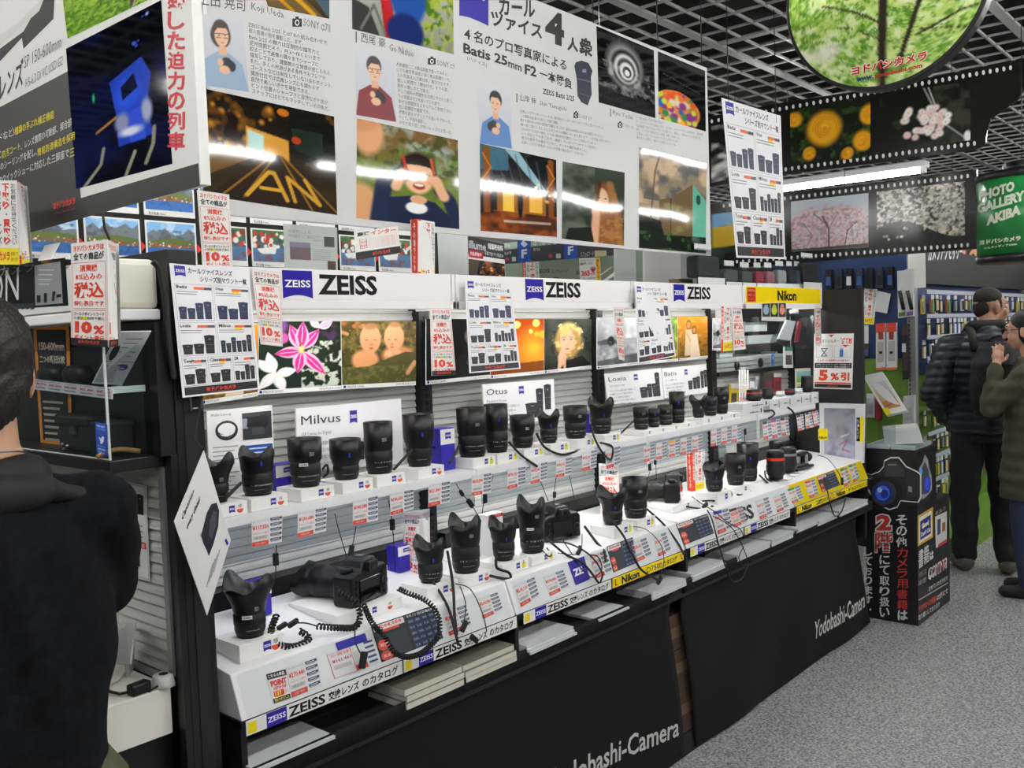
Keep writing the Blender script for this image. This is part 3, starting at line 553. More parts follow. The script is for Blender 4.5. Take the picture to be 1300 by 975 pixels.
def im_blonde():
    a = Img(100, 96, '#2a3328', '#1c2018'); a.speck(4, 3, .4, .7, '#41493a', .6); a.ell(.5, .42, .3, .4, '#c8a058', .2).ell(.5, .5, .34, .36, '#a87c3c', .4, .7); a.speck(14, 5, .5, .7, '#e8cc84', .9, ((a.x-.5)/.34)**2+((a.y-.45)/.42)**2 < 1).ell(.47, .46, .17, .27, '#e0b490', .18)
    a.ell(.42, .24, .14, .14, '#d8b468', .5).ell(.4, .42, .035, .014, '#4a3a34', .4).ell(.55, .42, .035, .014, '#4a3a34', .4).line([(.35, .38), (.44, .37)], .008, '#7a5a38').line([(.51, .37), (.6, .38)], .008, '#7a5a38').ell(.47, .53, .03, .03, '#d0a07c', .6).ell(.47, .61, .05, .018, '#b4605a', .4)
    a.ell(.36, .8, .1, .18, '#dcb08c', .3).line([(.3, 1), (.36, .65)], .05, '#deb28e', 1, .4).line([(.42, .98), (.42, .68)], .035, '#d8aa86', 1, .4); a.pol([(.45, .85), (.8, .78), (1, 1), (.45, 1)], '#14130f'); return a
def im_sea():
    a = Img(80, 84, '#b9bbbf', '#6f7276'); a.speck(4, 2, .4, .7, '#e4e4e6', .8, a.y < .45); a.pol([(0, .5), (.3, .44), (.5, .5), (.5, .56), (0, .58)], '#54585a').ell(.33, .5, .1, .12, '#2b2d2e', .3); a.speck(6, 4, .4, .7, '#d4d6da', .8, a.y > .5); a.pol([(0, .9), (1, .8), (1, 1), (0, 1)], '#3c3e40', .6); return a
def im_meadow():
    a = Img(70, 80, '#5f8a2c', '#6a6420'); a.speck(8, 2, .45, .7, '#a8c83c', .8, a.y < .6).speck(10, 5, .45, .7, '#c8a030', .8, a.y > .75).speck(6, 7, .5, .7, '#1c2c10', .8); return a
def im_sisters():
    a = Img(70, 84, '#d88a28', '#7a5a20'); a.speck(7, 2, .45, .7, '#f0b048', .8, a.y < .5).speck(14, 4, .5, .7, '#5c4618', .7, a.y > .55); a.ell(.36, .2, .1, .15, '#8a5a24', .3).ell(.36, .21, .07, .09, '#c48a58', .3).pol([(.26, .32), (.46, .32), (.54, .95), (.22, .95)], '#d8c0a0'); a.ell(.54, .33, .09, .12, '#7a4c20', .3).ell(.54, .34, .06, .08, '#c48a58', .3).pol([(.45, .44), (.64, .44), (.74, 1), (.4, 1)], '#e0ccb0').line([(.3, .4), (.4, .6)], .03, '#d0a070'); return a
def im_ranunculus():
    a = Img(110, 80, '#17200f', '#10160c'); a.speck(9, 2, .45, .7, '#33501c', .9); R = random.Random(3)
    def fl(x, y, r):
        for k in range(9):
            q = r*(1-k/9.5); a.ell(x+R.uniform(-.02, .02), y+R.uniform(-.02, .02), q/a.asp, q, ['#e89a14', '#f4b41c', '#e8a018', '#f8bc28'][k % 4], .4)
        for k in range(5): a.line([(x+math.cos(t)*r*(.2+.13*k)/a.asp, y+math.sin(t)*r*(.2+.13*k)) for t in np.linspace(k, k+3.5, 9)], .01, '#c87c10', .45)
    fl(.44, .42, .36); fl(.24, .82, .14); fl(.05, .2, .16); fl(.9, .72, .2); fl(.72, .9, .12); fl(1.0, .3, .2); return a
def im_blossom():
    a = Img(110, 80, '#0f110d', '#1a1c16'); a.speck(4, 3, .45, .7, '#4a4838', .8, a.x > .6).speck(3, 2, .5, .7, '#2c3a26', .7); a.line([(.5, .0), (.68, .6), (.95, .95)], .02, '#d8dcd4', .6).line([(.55, .0), (.62, .3)], .015, '#f0f0ec', .7)
    R = random.Random(5)
    for k in range(44):
        t, q = R.uniform(0, 6.28), R.uniform(0, 1)**.6; x, y = .5+math.cos(t)*q*.29, .58+math.sin(t)*q*.3; a.ell(x, y, .055, .075, R.choice(['#f6ece4', '#f2ddd8', '#fbf6f0', '#ecccc8']), .5).ell(x, y, .012, .018, '#e0a060', .6)
    a.ell(.97, .92, .05, .12, '#f0f0ee', .4); return a
def im_cherry():
    a = Img(100, 76, '#c6d0d8', '#b8b6b6'); k = np.clip(1.15-np.abs(a.x-.5)*1.1-.85*(1-a.y), 0, 1); a.speck(13, 3, .38, .6, '#c8a4a4', .95, (a.y > .12+.7*(a.x-.5)**2)); a.speck(22, 5, .48, .62, '#a8807e', .8, (a.y > .2+.7*(a.x-.5)**2)).speck(26, 9, .5, .62, '#e2cccb', .8, a.y > .2)
    a.line([(.5, .95), (.5, .6), (.42, .35)], .018, '#4a3c3e').line([(.5, .6), (.62, .3)], .007, '#6a585a').line([(.7, .98), (.74, .65), (.86, .5)], .012, '#54464a').line([(.2, .95), (.28, .7), (.16, .45)], .007, '#6a585a').line([(.5, .55), (.3, .28)], .008, '#54444a').line([(.83, 1), (.82, .55)], .006, '#dedede'); a.pol([(0, .96), (1, .92), (1, 1), (0, 1)], '#4a4a3c'); return a
def im_whitecherry():
    a = Img(110, 80, '#161512', '#121210'); k = (a.y < .75-.35*np.sin(a.x*4.5+.4)*.5) ; a.speck(11, 4, .36, .55, '#c9c3b0', .95, k).speck(24, 6, .48, .6, '#efeade', .9, k).speck(20, 7, .55, .66, '#5f594a', .8, k).speck(9, 12, .5, .62, '#ddd7c6', .9, (a.x > .55) & (a.y > .5) & (a.y < .8)); a.dots(10, 8, (.02, .55, .5, .88), (.03, .055), ['#bdb7a6', '#d8d2c2', '#8f8a7c'], .4, .85); return a
def im_tree():
    a = Img(190, 120, '#a4c458', '#c6d690'); a.speck(7, 2, .4, .68, '#6ca030', .95).speck(14, 3, .48, .66, '#dfe8bc', .85).speck(26, 5, .5, .62, '#4c7e22', .8).speck(40, 8, .52, .62, '#c6dc80', .7).speck(5, 9, .55, .75, '#eceadb', .9, (a.x < .35) & (a.y > .45))
    a.line([(.49, 1.0), (.49, .6), (.50, .0)], .04, '#2f2a20').line([(.56, .8), (.61, .5), (.66, .2), (.74, .0)], .026, '#33301f').line([(.48, .35), (.38, .2), (.22, .05)], .012, '#3c3826').line([(.64, .55), (.82, .42), (1, .36)], .014, '#3c3826').line([(.47, .5), (.36, .35), (.28, .3)], .008, '#4a4630').line([(.66, .5), (.85, .58)], .008, '#3c3826'); return a
def im_towns():
    a = Img(60, 56, '#241c18', '#101620'); a.speck(7, 3, .4, .7, '#a85a28', .9, (a.x > .3) & (a.y < .65)).dots(24, 2, (.25, .1, 1, .6), (.02, .05), ['#e0963c', '#f0c060', '#8a3a1c'], .5).dots(22, 4, (.15, .5, .9, .95), (.04, .09), ['#2c62b8', '#5a90d8', '#dfe6ee', '#1c3a70'], .4); a.pol([(0, 0), (.3, 0), (.2, .6), (0, .7)], '#5c4c3c', .8); return a
# ------------------------------------------------------------------ hanging banners and posters
def lens_shape(p, x, y, w, h, c='#16181d', l=3, tilt=0):    # printed picture of a lens
    p.poly([(x+w*.06, y+h*.45), (x+w*.1, y+h), (x+w*.9, y+h), (x+w*.94, y+h*.45), (x+w, y+h*.04), (x+w*.5, y), (x, y+h*.04)], c, l)
    p.rect(x+w*.1, y+h*.52, w*.8, h*.035, '#4a4e58', l+1); p.rect(x+w*.1, y+h*.72, w*.8, h*.03, '#3a3e48', l+1); p.rect(x+w*.4, y+h*.2, w*.22, h*.05, '#8a8e98', l+1)
def camera_icon(p, x, y, w, h, c='#222222', l=3):
    p.rect(x, y+h*.2, w, h*.8, c, l); p.rect(x+w*.32, y, w*.36, h*.25, c, l); p.ell(x+w*.5, y+h*.6, w*.24, h*.3, '#e6e5e8', l+1); p.ell(x+w*.5, y+h*.6, w*.15, h*.19, c, l+2)
def banner(p):
    T = lambda t, a, b, h, c='#3b3b40', bd=.0, res=1: p.quad_text(t, a, b, h, c, bd, 3, res)
    p.picq((258, 248), (428, 273), (424, 148), (257, 112), im_street(), 2, LAMINATE)
    p.picq((340, 8), (418, 24), (418, -16), (330, -26), im_road(), 2, LAMINATE)
    p.picq((452, 277), (583, 291), (581, 178), (453, 150), im_girl(), 2, LAMINATE)
    p.picq((447, 37), (576, 69), (575, -22), (446, -45), im_rickshaw(), 2, LAMINATE)
    p.picq((610, 293), (707, 301), (706, 203), (609, 182), im_station(), 2, LAMINATE)
    p.picq((713, 303), (792, 312), (793, 219), (714, 205), im_hairwoman(), 2, LAMINATE)
    p.picq((760, 130), (832, 150), (830, 64), (757, 33), im_spiral(), 2, LAMINATE)
    p.picq((836, 150), (896, 167), (895, 90), (835, 65), im_umbrella(), 2, LAMINATE)
    p.picq((811, 315), (896, 322), (897, 208), (811, 187), im_container(), 2, LAMINATE)
    p.picq((256, 108), (316, 117), (308, 22), (252, 18), im_portrait('#8fa6bf', '#3a2a24', True, True))
    p.picq((452, 146), (503, 155), (500, 72), (450, 62), im_portrait('#7a1c26', '#3c3230', True, False))
    p.picq((609, 182), (650, 189), (648, 116), (606, 106), im_portrait('#4d7ab4', '#201c1c', False, False, -1))
    T('上田 晃司', (252, 6), (311, 15), 18); T('Koji Ueda', (319, 15), (360, 26), 12, '#55555a'); camera_icon(p, 371, 21, 12, 13); T('SONY α7II', (385, 33), (419, 41), 10, '#55555a')
    para = ['ZEISS Batis 2/25 とα7 IIの組み合わせで', '夜の香港の街を撮影した。まず、', 'Batis 2/25 の魅力は圧倒的な描写力と', '逆光性能だろう。F5.6～F8くらいまで', '絞ることで画像の隅々までシャープに', '描写しており、建築物の立体感が感じられる。', 'また、多くの光源がある条件でもフレアや', 'ゴーストなどは発生していない点もポイント。', '開放付近では広角レンズにも関わらず', '自然で美しいボケを堪能できる。', 'ピント位置のシャープさと自然なボケ感が', 'スナップにはとてもマッチしている印象だ。']
    R_ = [415, 384, 405, 406, 404, 421, 413, 422, 405, 393, 416, 418]
    for i, t in enumerate(para):
        x0 = 315+.45*i; y0 = 34+7.7*i; x1 = R_[i]; T(t, (x0, y0), (x1, y0+(x1-x0)*.235), 6.4, '#47474c')
    p.line([(452, 40), (452, 54)], 1.6, '#55555a', 3); T('西尾 豪', (458, 53), (489, 61), 12); T('Go Nishio', (494, 64), (525, 73), 9, '#55555a'); camera_icon(p, 543, 72, 10, 10); T('SONY α9', (555, 83), (577, 88), 7, '#66666a')
    para = ['人物撮影にこの焦点距離で使ってみると、', 'とても被写界深度の浅く焦点距離だった。', '上の写真は入力車35年、車引きをすす、', '優しい笑顔で「舞台行き」をする姿、', '親方の優しさと力強さ、', 'そして場所の雰囲気を写真にできたと思う。', '下の写真はママを絞ってした車で、', '幸せな雰囲気をよりリアルに表現できた。', '近い距離感で撮影でき、', '表情を捉えやすくとても扱いやすかった。', 'そして、子供を撮影し、', 'かなり取り回しが良いレンズだと思った。']
    R_ = [569, 572, 571, 569, 545, 575, 559, 574, 545, 573, 541, 574]
    for i, t in enumerate(para):
        x0 = 503+.35*i; y0 = 84+6.7*i; x1 = R_[i]; T(t, (x0, y0), (x1, y0+(x1-x0)*.2), 5.2, '#5a5a60')
    zeiss = [(583, 20), (585, 20), (595, 22), (605, 26), (614, 30), (620, 33), (620, -30), (583, -40)]; p.poly(zeiss, ZB, 2); p.quad_text('ZEISS', (588, -8), (616, 2), 16, '#e8e8ff', .02, 3)
    K = '#222226'
    T('カール', (633, 19), (679, 23), 24, K, .03, 2); T('ツァイス', (623, 33), (688, 51), 21, K, .03, 2); T('4', (692, 52), (716, 60), 42, K, .05, 2); T('人', (720, 64), (734, 67), 18, K, .04, 2); T('衆', (735, 68), (752, 74), 23, K, .04, 2)
    T('4', (589, 49), (597, 51), 13, K, .02, 2); T('名のプロ写真家による', (601, 53), (719, 90), 15.5, K, .018, 2); T('Batis 25', (588, 67), (644, 84), 13, K, .03, 2); T('mm', (645, 85), (662, 91), 7, K, .02, 2); T('F2', (666, 94), (681, 98), 13, K, .03, 2); T('一本勝負', (685, 100), (726, 114), 14, K, .02, 2); T('(バティス)', (593, 77), (618, 86), 6, '#3a3a3e')
    p.poly([(729, 84), (731, 79), (738, 77), (747, 80), (752, 90), (750, 98), (751, 120), (746, 134), (738, 130), (733, 122), (732, 100)], '#1c2438', 3); p.line([(733, 100), (750, 104)], 2, '#4a5674', 4); p.rect(739, 88, 5, 4, '#7a86a8', 4); p.line([(735, 118), (749, 123)], 1.5, '#3a4560', 4)
    T('ZEISS Batis 2/25', (689, 119), (729, 129), 7, '#3a3a40', .02)
    p.line([(656, 119), (656, 130)], 1.6, '#77777a', 3); T('山岸 伸', (660, 128), (680, 133), 9, '#55555a'); T('Shin Yamagishi', (685, 135), (719, 143), 7.5, '#77777c'); camera_icon(p, 728, 141, 6, 9); T('SONY α9', (735, 150), (751, 153), 5, '#88888c')
    L = ['広角レンズでのポートレートは、被写体がしっかり大きくなりイヤだと思っていました。', 'この撮影は台湾の九份という街で撮影。', '独りで東京から九份の住宅街で撮影しましたが、街並みも街灯もなかなかの撮影になりました。', '暗い街と落としたしさとスタジオには撮影になったと思います。と光写真と思わせます。', 'これはまたこれではのつ魅力。とても良い開放感が作る面白さ。シャープさ表現をとても楽しく。', 'レンズはとても手ごろで、撮影していないアクセサリの感度も。', '周辺光量低下も極めて少なく、すっきり撮影出来ました。', '広角レンズでの女性ポートレート写真の幅を広げてくれました。']
    R_ = [767, 709, 766, 776, 757, 758, 745, 741]
    for i, t in enumerate(L):
        x0 = 660+.3*i; y0 = 143+5.6*i; x1 = R_[i]; T(t, (x0, y0), (x1, y0+(x1-x0)*.2), 4.2, '#77777c')
    p.line([(775, 138), (775, 148)], 1.4, '#77777a', 3); T('Ryu Yudai', (778, 147), (803, 154), 8, '#66666a'); camera_icon(p, 784, 154, 6, 8); T('SONY α9', (791, 161), (804, 164), 4, '#88888c')
    L = ['その魅力は撮ってみて初めて見える。', 'カールツァイスのBatis 2/25、SONY、シャープさと立体感が、透明感。', '今回撮影であのコンパクトさに驚いた。撮影に、普段からかなり使える。', '旅行、ノリで歩く時もサッと。風景、夜景、人物なども。', '広角レンズらしいシャープさにも気づいた。', '東京などの夜景と、家などの写真にもおすすめ。']
    R_ = [843, 893, 890, 863, 861, 858]
    for i, t in enumerate(L):
        x0 = 807+.2*i; y0 = 151+5.0*i; x1 = R_[i]; T(t, (x0, y0), (x1, y0+(x1-x0)*.2), 3.8, '#77777c')
XL, XR = 1.24, at(900, 200, Y=2.0).x
board('hanging_banner', 'long white hanging banner with photographers\' portraits and large glossy photos above the lens shelves', 'banner',
      [(XL, 2.0, 1.868), (XR, 2.0, 1.868), (XR, 2.0, 2.685), (XL, 2.0, 2.685)], 1, 1, banner, .018, '#cccccb', PRINT, mapf=lambda x, y: at(x, y, Y=2.0))
WIRE = mat('hanger_wire', '#303032', .4, .7)
def hang_wires(name, label, pts):
    for i, (a, b_) in enumerate(pts):
        mb = MB(); mb.tube([a, b_], .0022, WIRE, 5); mb.build(name, None, label, 'wire', 'suspension wires of the hanging signs')
hang_wires('suspension_wire', 'thin dark suspension wire between the ceiling lattice and the long white banner', [((at(x, y, Y=2.009).x, 2.009, 2.684), (at(x, y, Y=2.009).x, 2.009, gz)) for x, y in ((753, 22), (835, 58), (891, 82), (600, -40))])
# dark board over the end display: faces the end aisle (-X)
def tamron(p):
    q = lambda t, a, b, h, c, bd=.0: p.quad_text(t, a, b, h, c, bd, 3, 2)
    p.poly([(0, 136), (87, 90), (104, 262), (0, 306)], '#3c3b39', 1); p.poly([(-60, 168), (0, 136), (0, 306), (-60, 332)], '#3c3b39', 1); p.poly([(0, 306), (254, 236), (252, 207), (0, 282)], '#30302e', 1); p.poly([(-60, 330), (0, 306), (0, 282), (-60, 300)], '#30302e', 1)
    p.picq((97, 240), (219, 208), (205, 0), (84, 62), im_train(), 2, LAMINATE)
    p.picq((86, 49), (205, -8), (200, -60), (80, 0), im_grass(), 2, LAMINATE)
    p.poly([(0, 62), (30, 40), (58, -10), (70, -12), (68, 24), (30, 62), (28, 48), (0, 78)], '#2c2c2a', 2); p.poly([(0, 44), (22, 30), (44, 8), (58, -6), (50, 14), (30, 32), (0, 58)], '#cfcfc8', 3)
    q('レンズ', (0, 128), (30, 108), 34, '#30302e', .02); q('SP 150-600mm', (31, 87), (78, 60), 15, '#3a3a38', -.01); q('F/5-6.3 Di VC USD G2', (33, 112), (80, 82), 11, '#3a3a38', -.01)
    q('ピードなど', (-14, 187), (17, 172), 10, '#e8e8e4'); q('3種類の手ぶれ補正機能', (17, 173), (69, 150), 10, '#f0e020'); q('に', (-6, 204), (2, 200), 9, '#e8e8e4'); q('防汚コート', (3, 202), (26, 190), 10, '#f0e020'); q('、レンズ鏡筒の可動部、接合部', (27, 191), (91, 160), 10, '#e8e8e4')
    q('用のシーリングを配し、', (-4, 219), (47, 197), 10, '#e8e8e4'); q('簡易防滴構造を採用', (48, 199), (95, 177), 10, '#f0e020'); q('応のクイックシューに対応した三脚座で', (-6, 236), (88, 199), 10, '#e8e8e4'); q('三', (89, 200), (95, 197), 10, '#f0e020')
    p.vtext('感した迫力の列車', 212, -12, 24, 204, '#c2303a', .03, 3)
    q('ヨドバシカメラ', (68, 266), (96, 259), 9, '#c8362c', .06); q('www.yodobashi.com', (70, 273), (95, 267), 4, '#c04a60')
TX = .9
board('aisle_banner', 'dark and white banner with a blue train photo hanging over the end display', 'banner', [(TX, 2.62, 1.84), (TX, 1.50, 1.838), (TX, 1.50, 2.75), (TX, 2.62, 2.75)], 1, 1, tamron, .02, '#dcdcd6', PRINT, mapf=lambda x, y: at(x, y, X=TX))
hang_wires('suspension_wire', 'thin dark suspension wire holding the banner over the end display', [((TX+.01, 1.56, 2.75), (TX+.01, 1.56, gz)), ((TX+.01, 2.5, 2.75), (TX+.01, 2.5, gz))])
# list poster with lens silhouettes
def zlist(p):                                              # canvas 100 x 150
    zeiss_badge(p, 5, 2, 13, 12); p.text('カールツァイスレンズ', 21, 3, 56, 7, '#1c1c1e', .02); p.text('シリーズ別マウント一覧', 35, 12, 60, 7, '#1c1c1e', .02)
    cells = [('Batis', 3, 22, 46, 42, '#28324e'), ('Otus', 51, 22, 46, 42, '#202c4c'), ('Loxia', 3, 66, 46, 38, '#15161a'), ('Milvus', 51, 66, 46, 38, '#1c2a3a'), ('Touit', 3, 106, 30, 32, '#15161a'), ('Classic', 35, 106, 30, 32, '#15161a'), ('ZM', 67, 106, 30, 32, '#22242a')]
    R = random.Random(4)
    for nm, x, y, w, h, c in cells:
        p.frame(x, y, w, h, .5, '#b0b0ae', 1); p.text(nm, x+2, y+1.5, len(nm)*2.6, 4, '#222224', .02, 3, 1); p.rect(x+w*.5, y+3, w*.28, 3, '#e0683c', 2); p.rect(x+w*.78, y+3, w*.2, 3, '#4a4a4e', 2)
        if nm in ('Otus', 'Milvus', 'Classic'): p.rect(x+w*.5, y+6, w*.2, 3, '#f2d020', 2)
        for k in range(2): p.rect(x+2, y+8.5+k*2.6, w*R.uniform(.5, .75), .9, '#8a8a8c', 2)
        n = {'Batis': 4, 'Otus': 3, 'Loxia': 3, 'Milvus': 6, 'Touit': 2, 'Classic': 2, 'ZM': 4}[nm]; ww = w*.9/n
        for k in range(n):
            hh = h*R.uniform(.28, .42) + (h*.16 if k in (n-1, 2) else 0); lens_shape(p, x+w*.05+k*ww, y+h-2-hh, ww*.96, hh, c, 3)
    p.rect(3, 139, 94, 9, '#1a1a1a', 1); p.text('ヨドバシカメラ', 30, 141, 38, 4.6, '#d83a2a', .06, 3)
    p.text('www.yodobashi.com', 36, 146, 28, 1.4, '#e0504a', 0, 3)
def curl(corners, bow=.012):
    return corners
def poster_list(label, px, Y, tilt=(0, 0)):
    c = pxc(px, Y=Y); c[0] = at(*px[0], Y=Y-tilt[0]); c[1] = at(*px[1], Y=Y-tilt[0])
    return board('lens_list_poster', label, 'poster', c, 100, 150, zlist, .0008, '#e9e8ea', PRINT)
poster_list('white lens list poster hung on the left end of the first header', [(232, 505), (330, 494), (316, 343), (215, 334)], 1.692, (.012, 0))
poster_list('white lens list poster flaring out in front of the second header', [(596, 474), (661, 468), (648, 359), (590, 355)], 1.90, (.06, 0))
poster_list('white lens list poster flaring out in front of the third header', [(810, 462), (858, 452), (847, 365), (806, 362)], 1.90, (.06, 0))
poster_list('white lens list poster hanging high beside the black film strip boards', [(935, 327), (997, 329), (991, 147), (916, 124)], 2.0)
hang_wires('suspension_wire', 'thin dark suspension wire above the high hanging lens list poster', [((at(x, 140, Y=2.001).x, 2.001, 2.55), (at(x, 140, Y=2.001).x, 2.001, gz)) for x in (925, 985)])
# red and black price notices
def tax(p):                                                # canvas 100 x 220
    p.frame(1, 1, 98, 218, .8, '#b8b8b4', 1); p.text('ヨドバシカメラは', 8, 6, 84, 13, '#d8412a', .03, 3, 1); p.text('全ての商品が', 8, 22, 84, 16, '#20201e', .03, 3, 1)
    p.frame(5, 43, 90, 98, 1, '#d8412a', 2); p.text('消費税', 26, 48, 48, 15, '#d8412a', .03, 3, 1); p.text('8%込みの', 14, 66, 72, 14, '#d8412a', .02, 3, 1); p.text('税込', 10, 84, 80, 35, '#d8381e', .03, 3); p.text('特価表示です', 10, 124, 80, 12, '#d8412a', .02, 3, 1)
    p.frame(5, 144, 90, 66, 1, '#d8412a', 2); p.text('ゴールドポイントカード', 9, 148, 82, 8, '#20201e', .02, 3, 1); p.rect(26, 158, 20, 7, '#f0e040', 2); p.text('の提示ご利用で更に', 9, 158, 82, 7, '#30302e', .01, 3, 1)
    p.text('10', 12, 168, 46, 26, '#d8381e', .06, 3); p.text('%', 62, 176, 28, 18, '#d8381e', .04, 3); p.text('ポイント還元', 10, 197, 80, 11, '#d8412a', .03, 3, 1)
def tax_foot(p): tax(p); p.rect(1, 205, 98, 15, '#151515', 5); p.text('ヨドバシカメラ', 22, 208, 56, 8, '#d8412a', .05, 6, 1)
def trade(p):                                              # canvas 60 x 130
    p.rect(0, 0, 12, 130, '#d63a24', 1); p.vtext('その場で現金買取', 1, 4, 10, 92, '#f4e8e0', .02, 3, 1); p.vtext('カメラ レンズ', 14, 14, 12, 84, '#222222', .01, 3, 1); p.vtext('下取り・買取り', 28, 4, 17, 96, '#d63a24', .04, 3, 1); p.vtext('お気軽にお持ちください', 47, 4, 11, 96, '#222222', .0, 3, 1); p.rect(12, 104, 48, 26, '#f2dc1c', 2); p.text('カメラ', 17, 110, 24, 14, '#c82c1c', .04, 3, 1); p.text('店頭にて', 43, 110, 15, 6, '#30302c', 0, 3, 1); p.text('承ります', 43, 119, 15, 6, '#30302c', 0, 3, 1)
def notice(label, px, design, cw, ch, Y=None, X=None, tilt=0.0, name='price_notice', cat='notice', base='#ecebe6', m=None):
    kw = dict(Y=Y) if Y is not None else dict(X=X); c = pxc(px, **kw)
    if tilt:
        kt = dict(Y=Y-tilt) if Y is not None else dict(X=X-tilt); c[0], c[1] = at(*px[0], **kt), at(*px[1], **kt)
    return board(name, label, cat, c, cw, ch, design, .0008, base, m or PRINT)
def prism(label, px_l, px_r, design, cw, ch, Y, dY, name='notice_tower', design2=None, cut=1.0):
    """folded card tower standing up: broad face in the plane Y, second face receding"""
    mb = MB(); c = pxc(px_l, Y=Y); n = slab(mb, c, .0012, PRINT, lin('#ecebe6')); design(Pr(mb, bil(c, cw, ch), n))
    d = [c[1], at(*px_r[0], Y=Y+dY), at(*px_r[1], Y=Y+dY), c[2]]; n = slab(mb, d, .0012, PRINT, lin('#e6e5e0')); (design2 or design)(Pr(mb, bil(d, cw, ch), n))
    w = [c[0], d[1], d[2], c[3]]; mb.add([Vector(q)+Vector((0, .004, 0)) for q in w], [(0, 1, 2, 3)], PRINT, lin('#dddcd6'))
    mb.add([c[0], c[1], d[1]], [(0, 1, 2)], PRINT, lin('#d8d8d4'))
    return mb.build(name, None, label, 'notice')
# ------------------------------------------------------------------ notices in place
def face2(label, L, Rr, planeL, planeR, dL, dR, cw, ch, cw2=None, top=True):
    """folded standing card of two printed faces; L, Rr are photo corners (bl,br,tr,tl) of each face"""
    mb = MB(); a = [at(*q, **planeL) for q in L]; b = [a[1], at(*Rr[1], **planeR), at(*Rr[2], **planeR), a[2]]
    n = slab(mb, a, .001, PRINT, lin('#ecebe6')); dL(Pr(mb, bil(a, cw, ch), n)); n = slab(mb, b, .001, PRINT, lin('#e8e7e2')); dR(Pr(mb, bil(b, cw2 or cw, ch), n))
    c = [Vector(a[0]), Vector(b[1]), Vector(b[2]), Vector(a[3])]; nn = cnorm(*c); mb.add([q-nn*.006 for q in c], [(0, 1, 2, 3)], PRINT, lin('#d4d3ce'))
    return mb.build('notice_tower', None, label, 'notice')
XC = .8
face2('folded red and white tax notice standing on the clear case of the end display', [(90, 437), (138, 441), (136, 304), (90, 309)], [(138, 441), (150, 439), (147, 309), (136, 304)], dict(X=XC), dict(Y=at(138, 441, X=XC).y), tax_foot, tax_foot, 100, 220)
def trade_l(p): trade(p)
face2('folded trade-in notice with yellow foot at the far left edge above the end display', [(-10, 336), (25, 336), (21, 229), (-14, 229)], [(25, 336), (38, 333), (31, 236), (21, 229)], dict(X=.80), dict(Y=at(25, 336, X=.80).y), trade_l, trade_l, 60, 130)
notice('red and white tax notice standing at the left end above the first header', [(258, 344), (296, 343), (291, 247), (250, 241)], tax, 100, 220, Y=1.95)
notice('red and white tax notice hung left of the first blue badge', [(331, 437), (359, 440), (357, 346), (319, 341)], tax, 100, 220, Y=1.917, tilt=.02)
notice('red and white tax notice with grey foot in front of the dark portrait photo', [(548, 477), (579, 476), (572, 391), (546, 391)], tax_foot, 100, 220, Y=1.917, tilt=.03)
notice('narrow twisted tax notice hanging in front of the grey sea photo', [(786, 456), (793, 458), (792, 390), (778, 390)], tax, 100, 220, Y=1.917, tilt=.02)
notice('tax notice hung right beside the slim trade-in notice under the yellow header', [(931, 445), (947, 443), (941, 389), (929.5, 389)], tax, 100, 220, Y=1.917, tilt=.02)
notice('slim trade-in notice with yellow foot hung under the yellow header', [(915, 447), (930, 444.5), (929, 389), (916, 389)], trade, 60, 130, Y=1.917, tilt=.01)
notice('narrow tax notice hanging at the right end under the yellow header', [(1035, 440), (1043, 438), (1041.5, 389), (1034, 389)], tax, 100, 220, Y=1.917)
face2('folded tax notice standing on the counter of the first bay', [(513, 729), (532, 734), (535, 651), (512, 651)], [(532, 734), (546, 727), (545, 646), (535, 651)], dict(X=at(532, 734, Y=1.93).x), dict(Y=1.93), tax_foot, tax_foot, 100, 220)
notice('tax notice standing on the counter behind the wide hood lens of the second bay', [(763, 664), (787, 662), (785.6, 591), (760, 588)], tax, 100, 220, Y=1.97)
face2('trade-in notice with yellow foot standing on the counter of the third bay', [(874, 626), (880, 624), (878, 571.5), (871.5, 571.7)], [(880, 624), (894.5, 622), (894.5, 570.5), (878, 571.5)], dict(X=at(880, 624, Y=1.93).x), dict(Y=1.93), lambda p: (p.rect(0, 0, 60, 130, '#d63a24', 1), p.vtext('その場で現金', 18, 8, 24, 110, '#f4e8e0', .03, 3, 1)), trade, 60, 130)
face2('trade-in notice with yellow foot standing on top of the first header', [(523.6, 351), (530, 353), (530, 278), (522, 278.5)], [(530, 353), (552, 354), (552, 282), (530, 278)], dict(X=at(530, 351, Y=1.95).x), dict(Y=1.95), lambda p: (p.rect(0, 0, 60, 130, '#d63a24', 1), p.vtext('その場で現金', 18, 8, 24, 110, '#f4e8e0', .03, 3, 1)), trade, 60, 130)
def speed(p):
    p.text('高速', 6, 5, 28, 15, '#20201e', .04); p.text('インター', 36, 4, 58, 16, '#d63a24', .03); p.frame(10, 30, 16, 34, 1.2, '#d63a24', 2); p.text('会員', 12, 36, 12, 9, '#d63a24'); p.text('限定', 12, 50, 12, 9, '#d63a24')
    for k in range(6): p.text('ネットでのご注文お取り寄せ', 30, 30+k*6.3, 60, 4, '#c86a58', 0, 3, 1)
    p.rect(0, 74, 100, 26, '#1a1a1a', 1); p.text('ヨドバシカメラ', 36, 80, 40, 13, '#d8412a', .05, 3, 1)
notice('slanted white leaflet with black foot hanging from the lower edge of the long banner', [(452, 330), (509, 321), (505, 287), (449.6, 294)], speed, 100, 100, Y=1.985, name='leaflet', cat='leaflet')
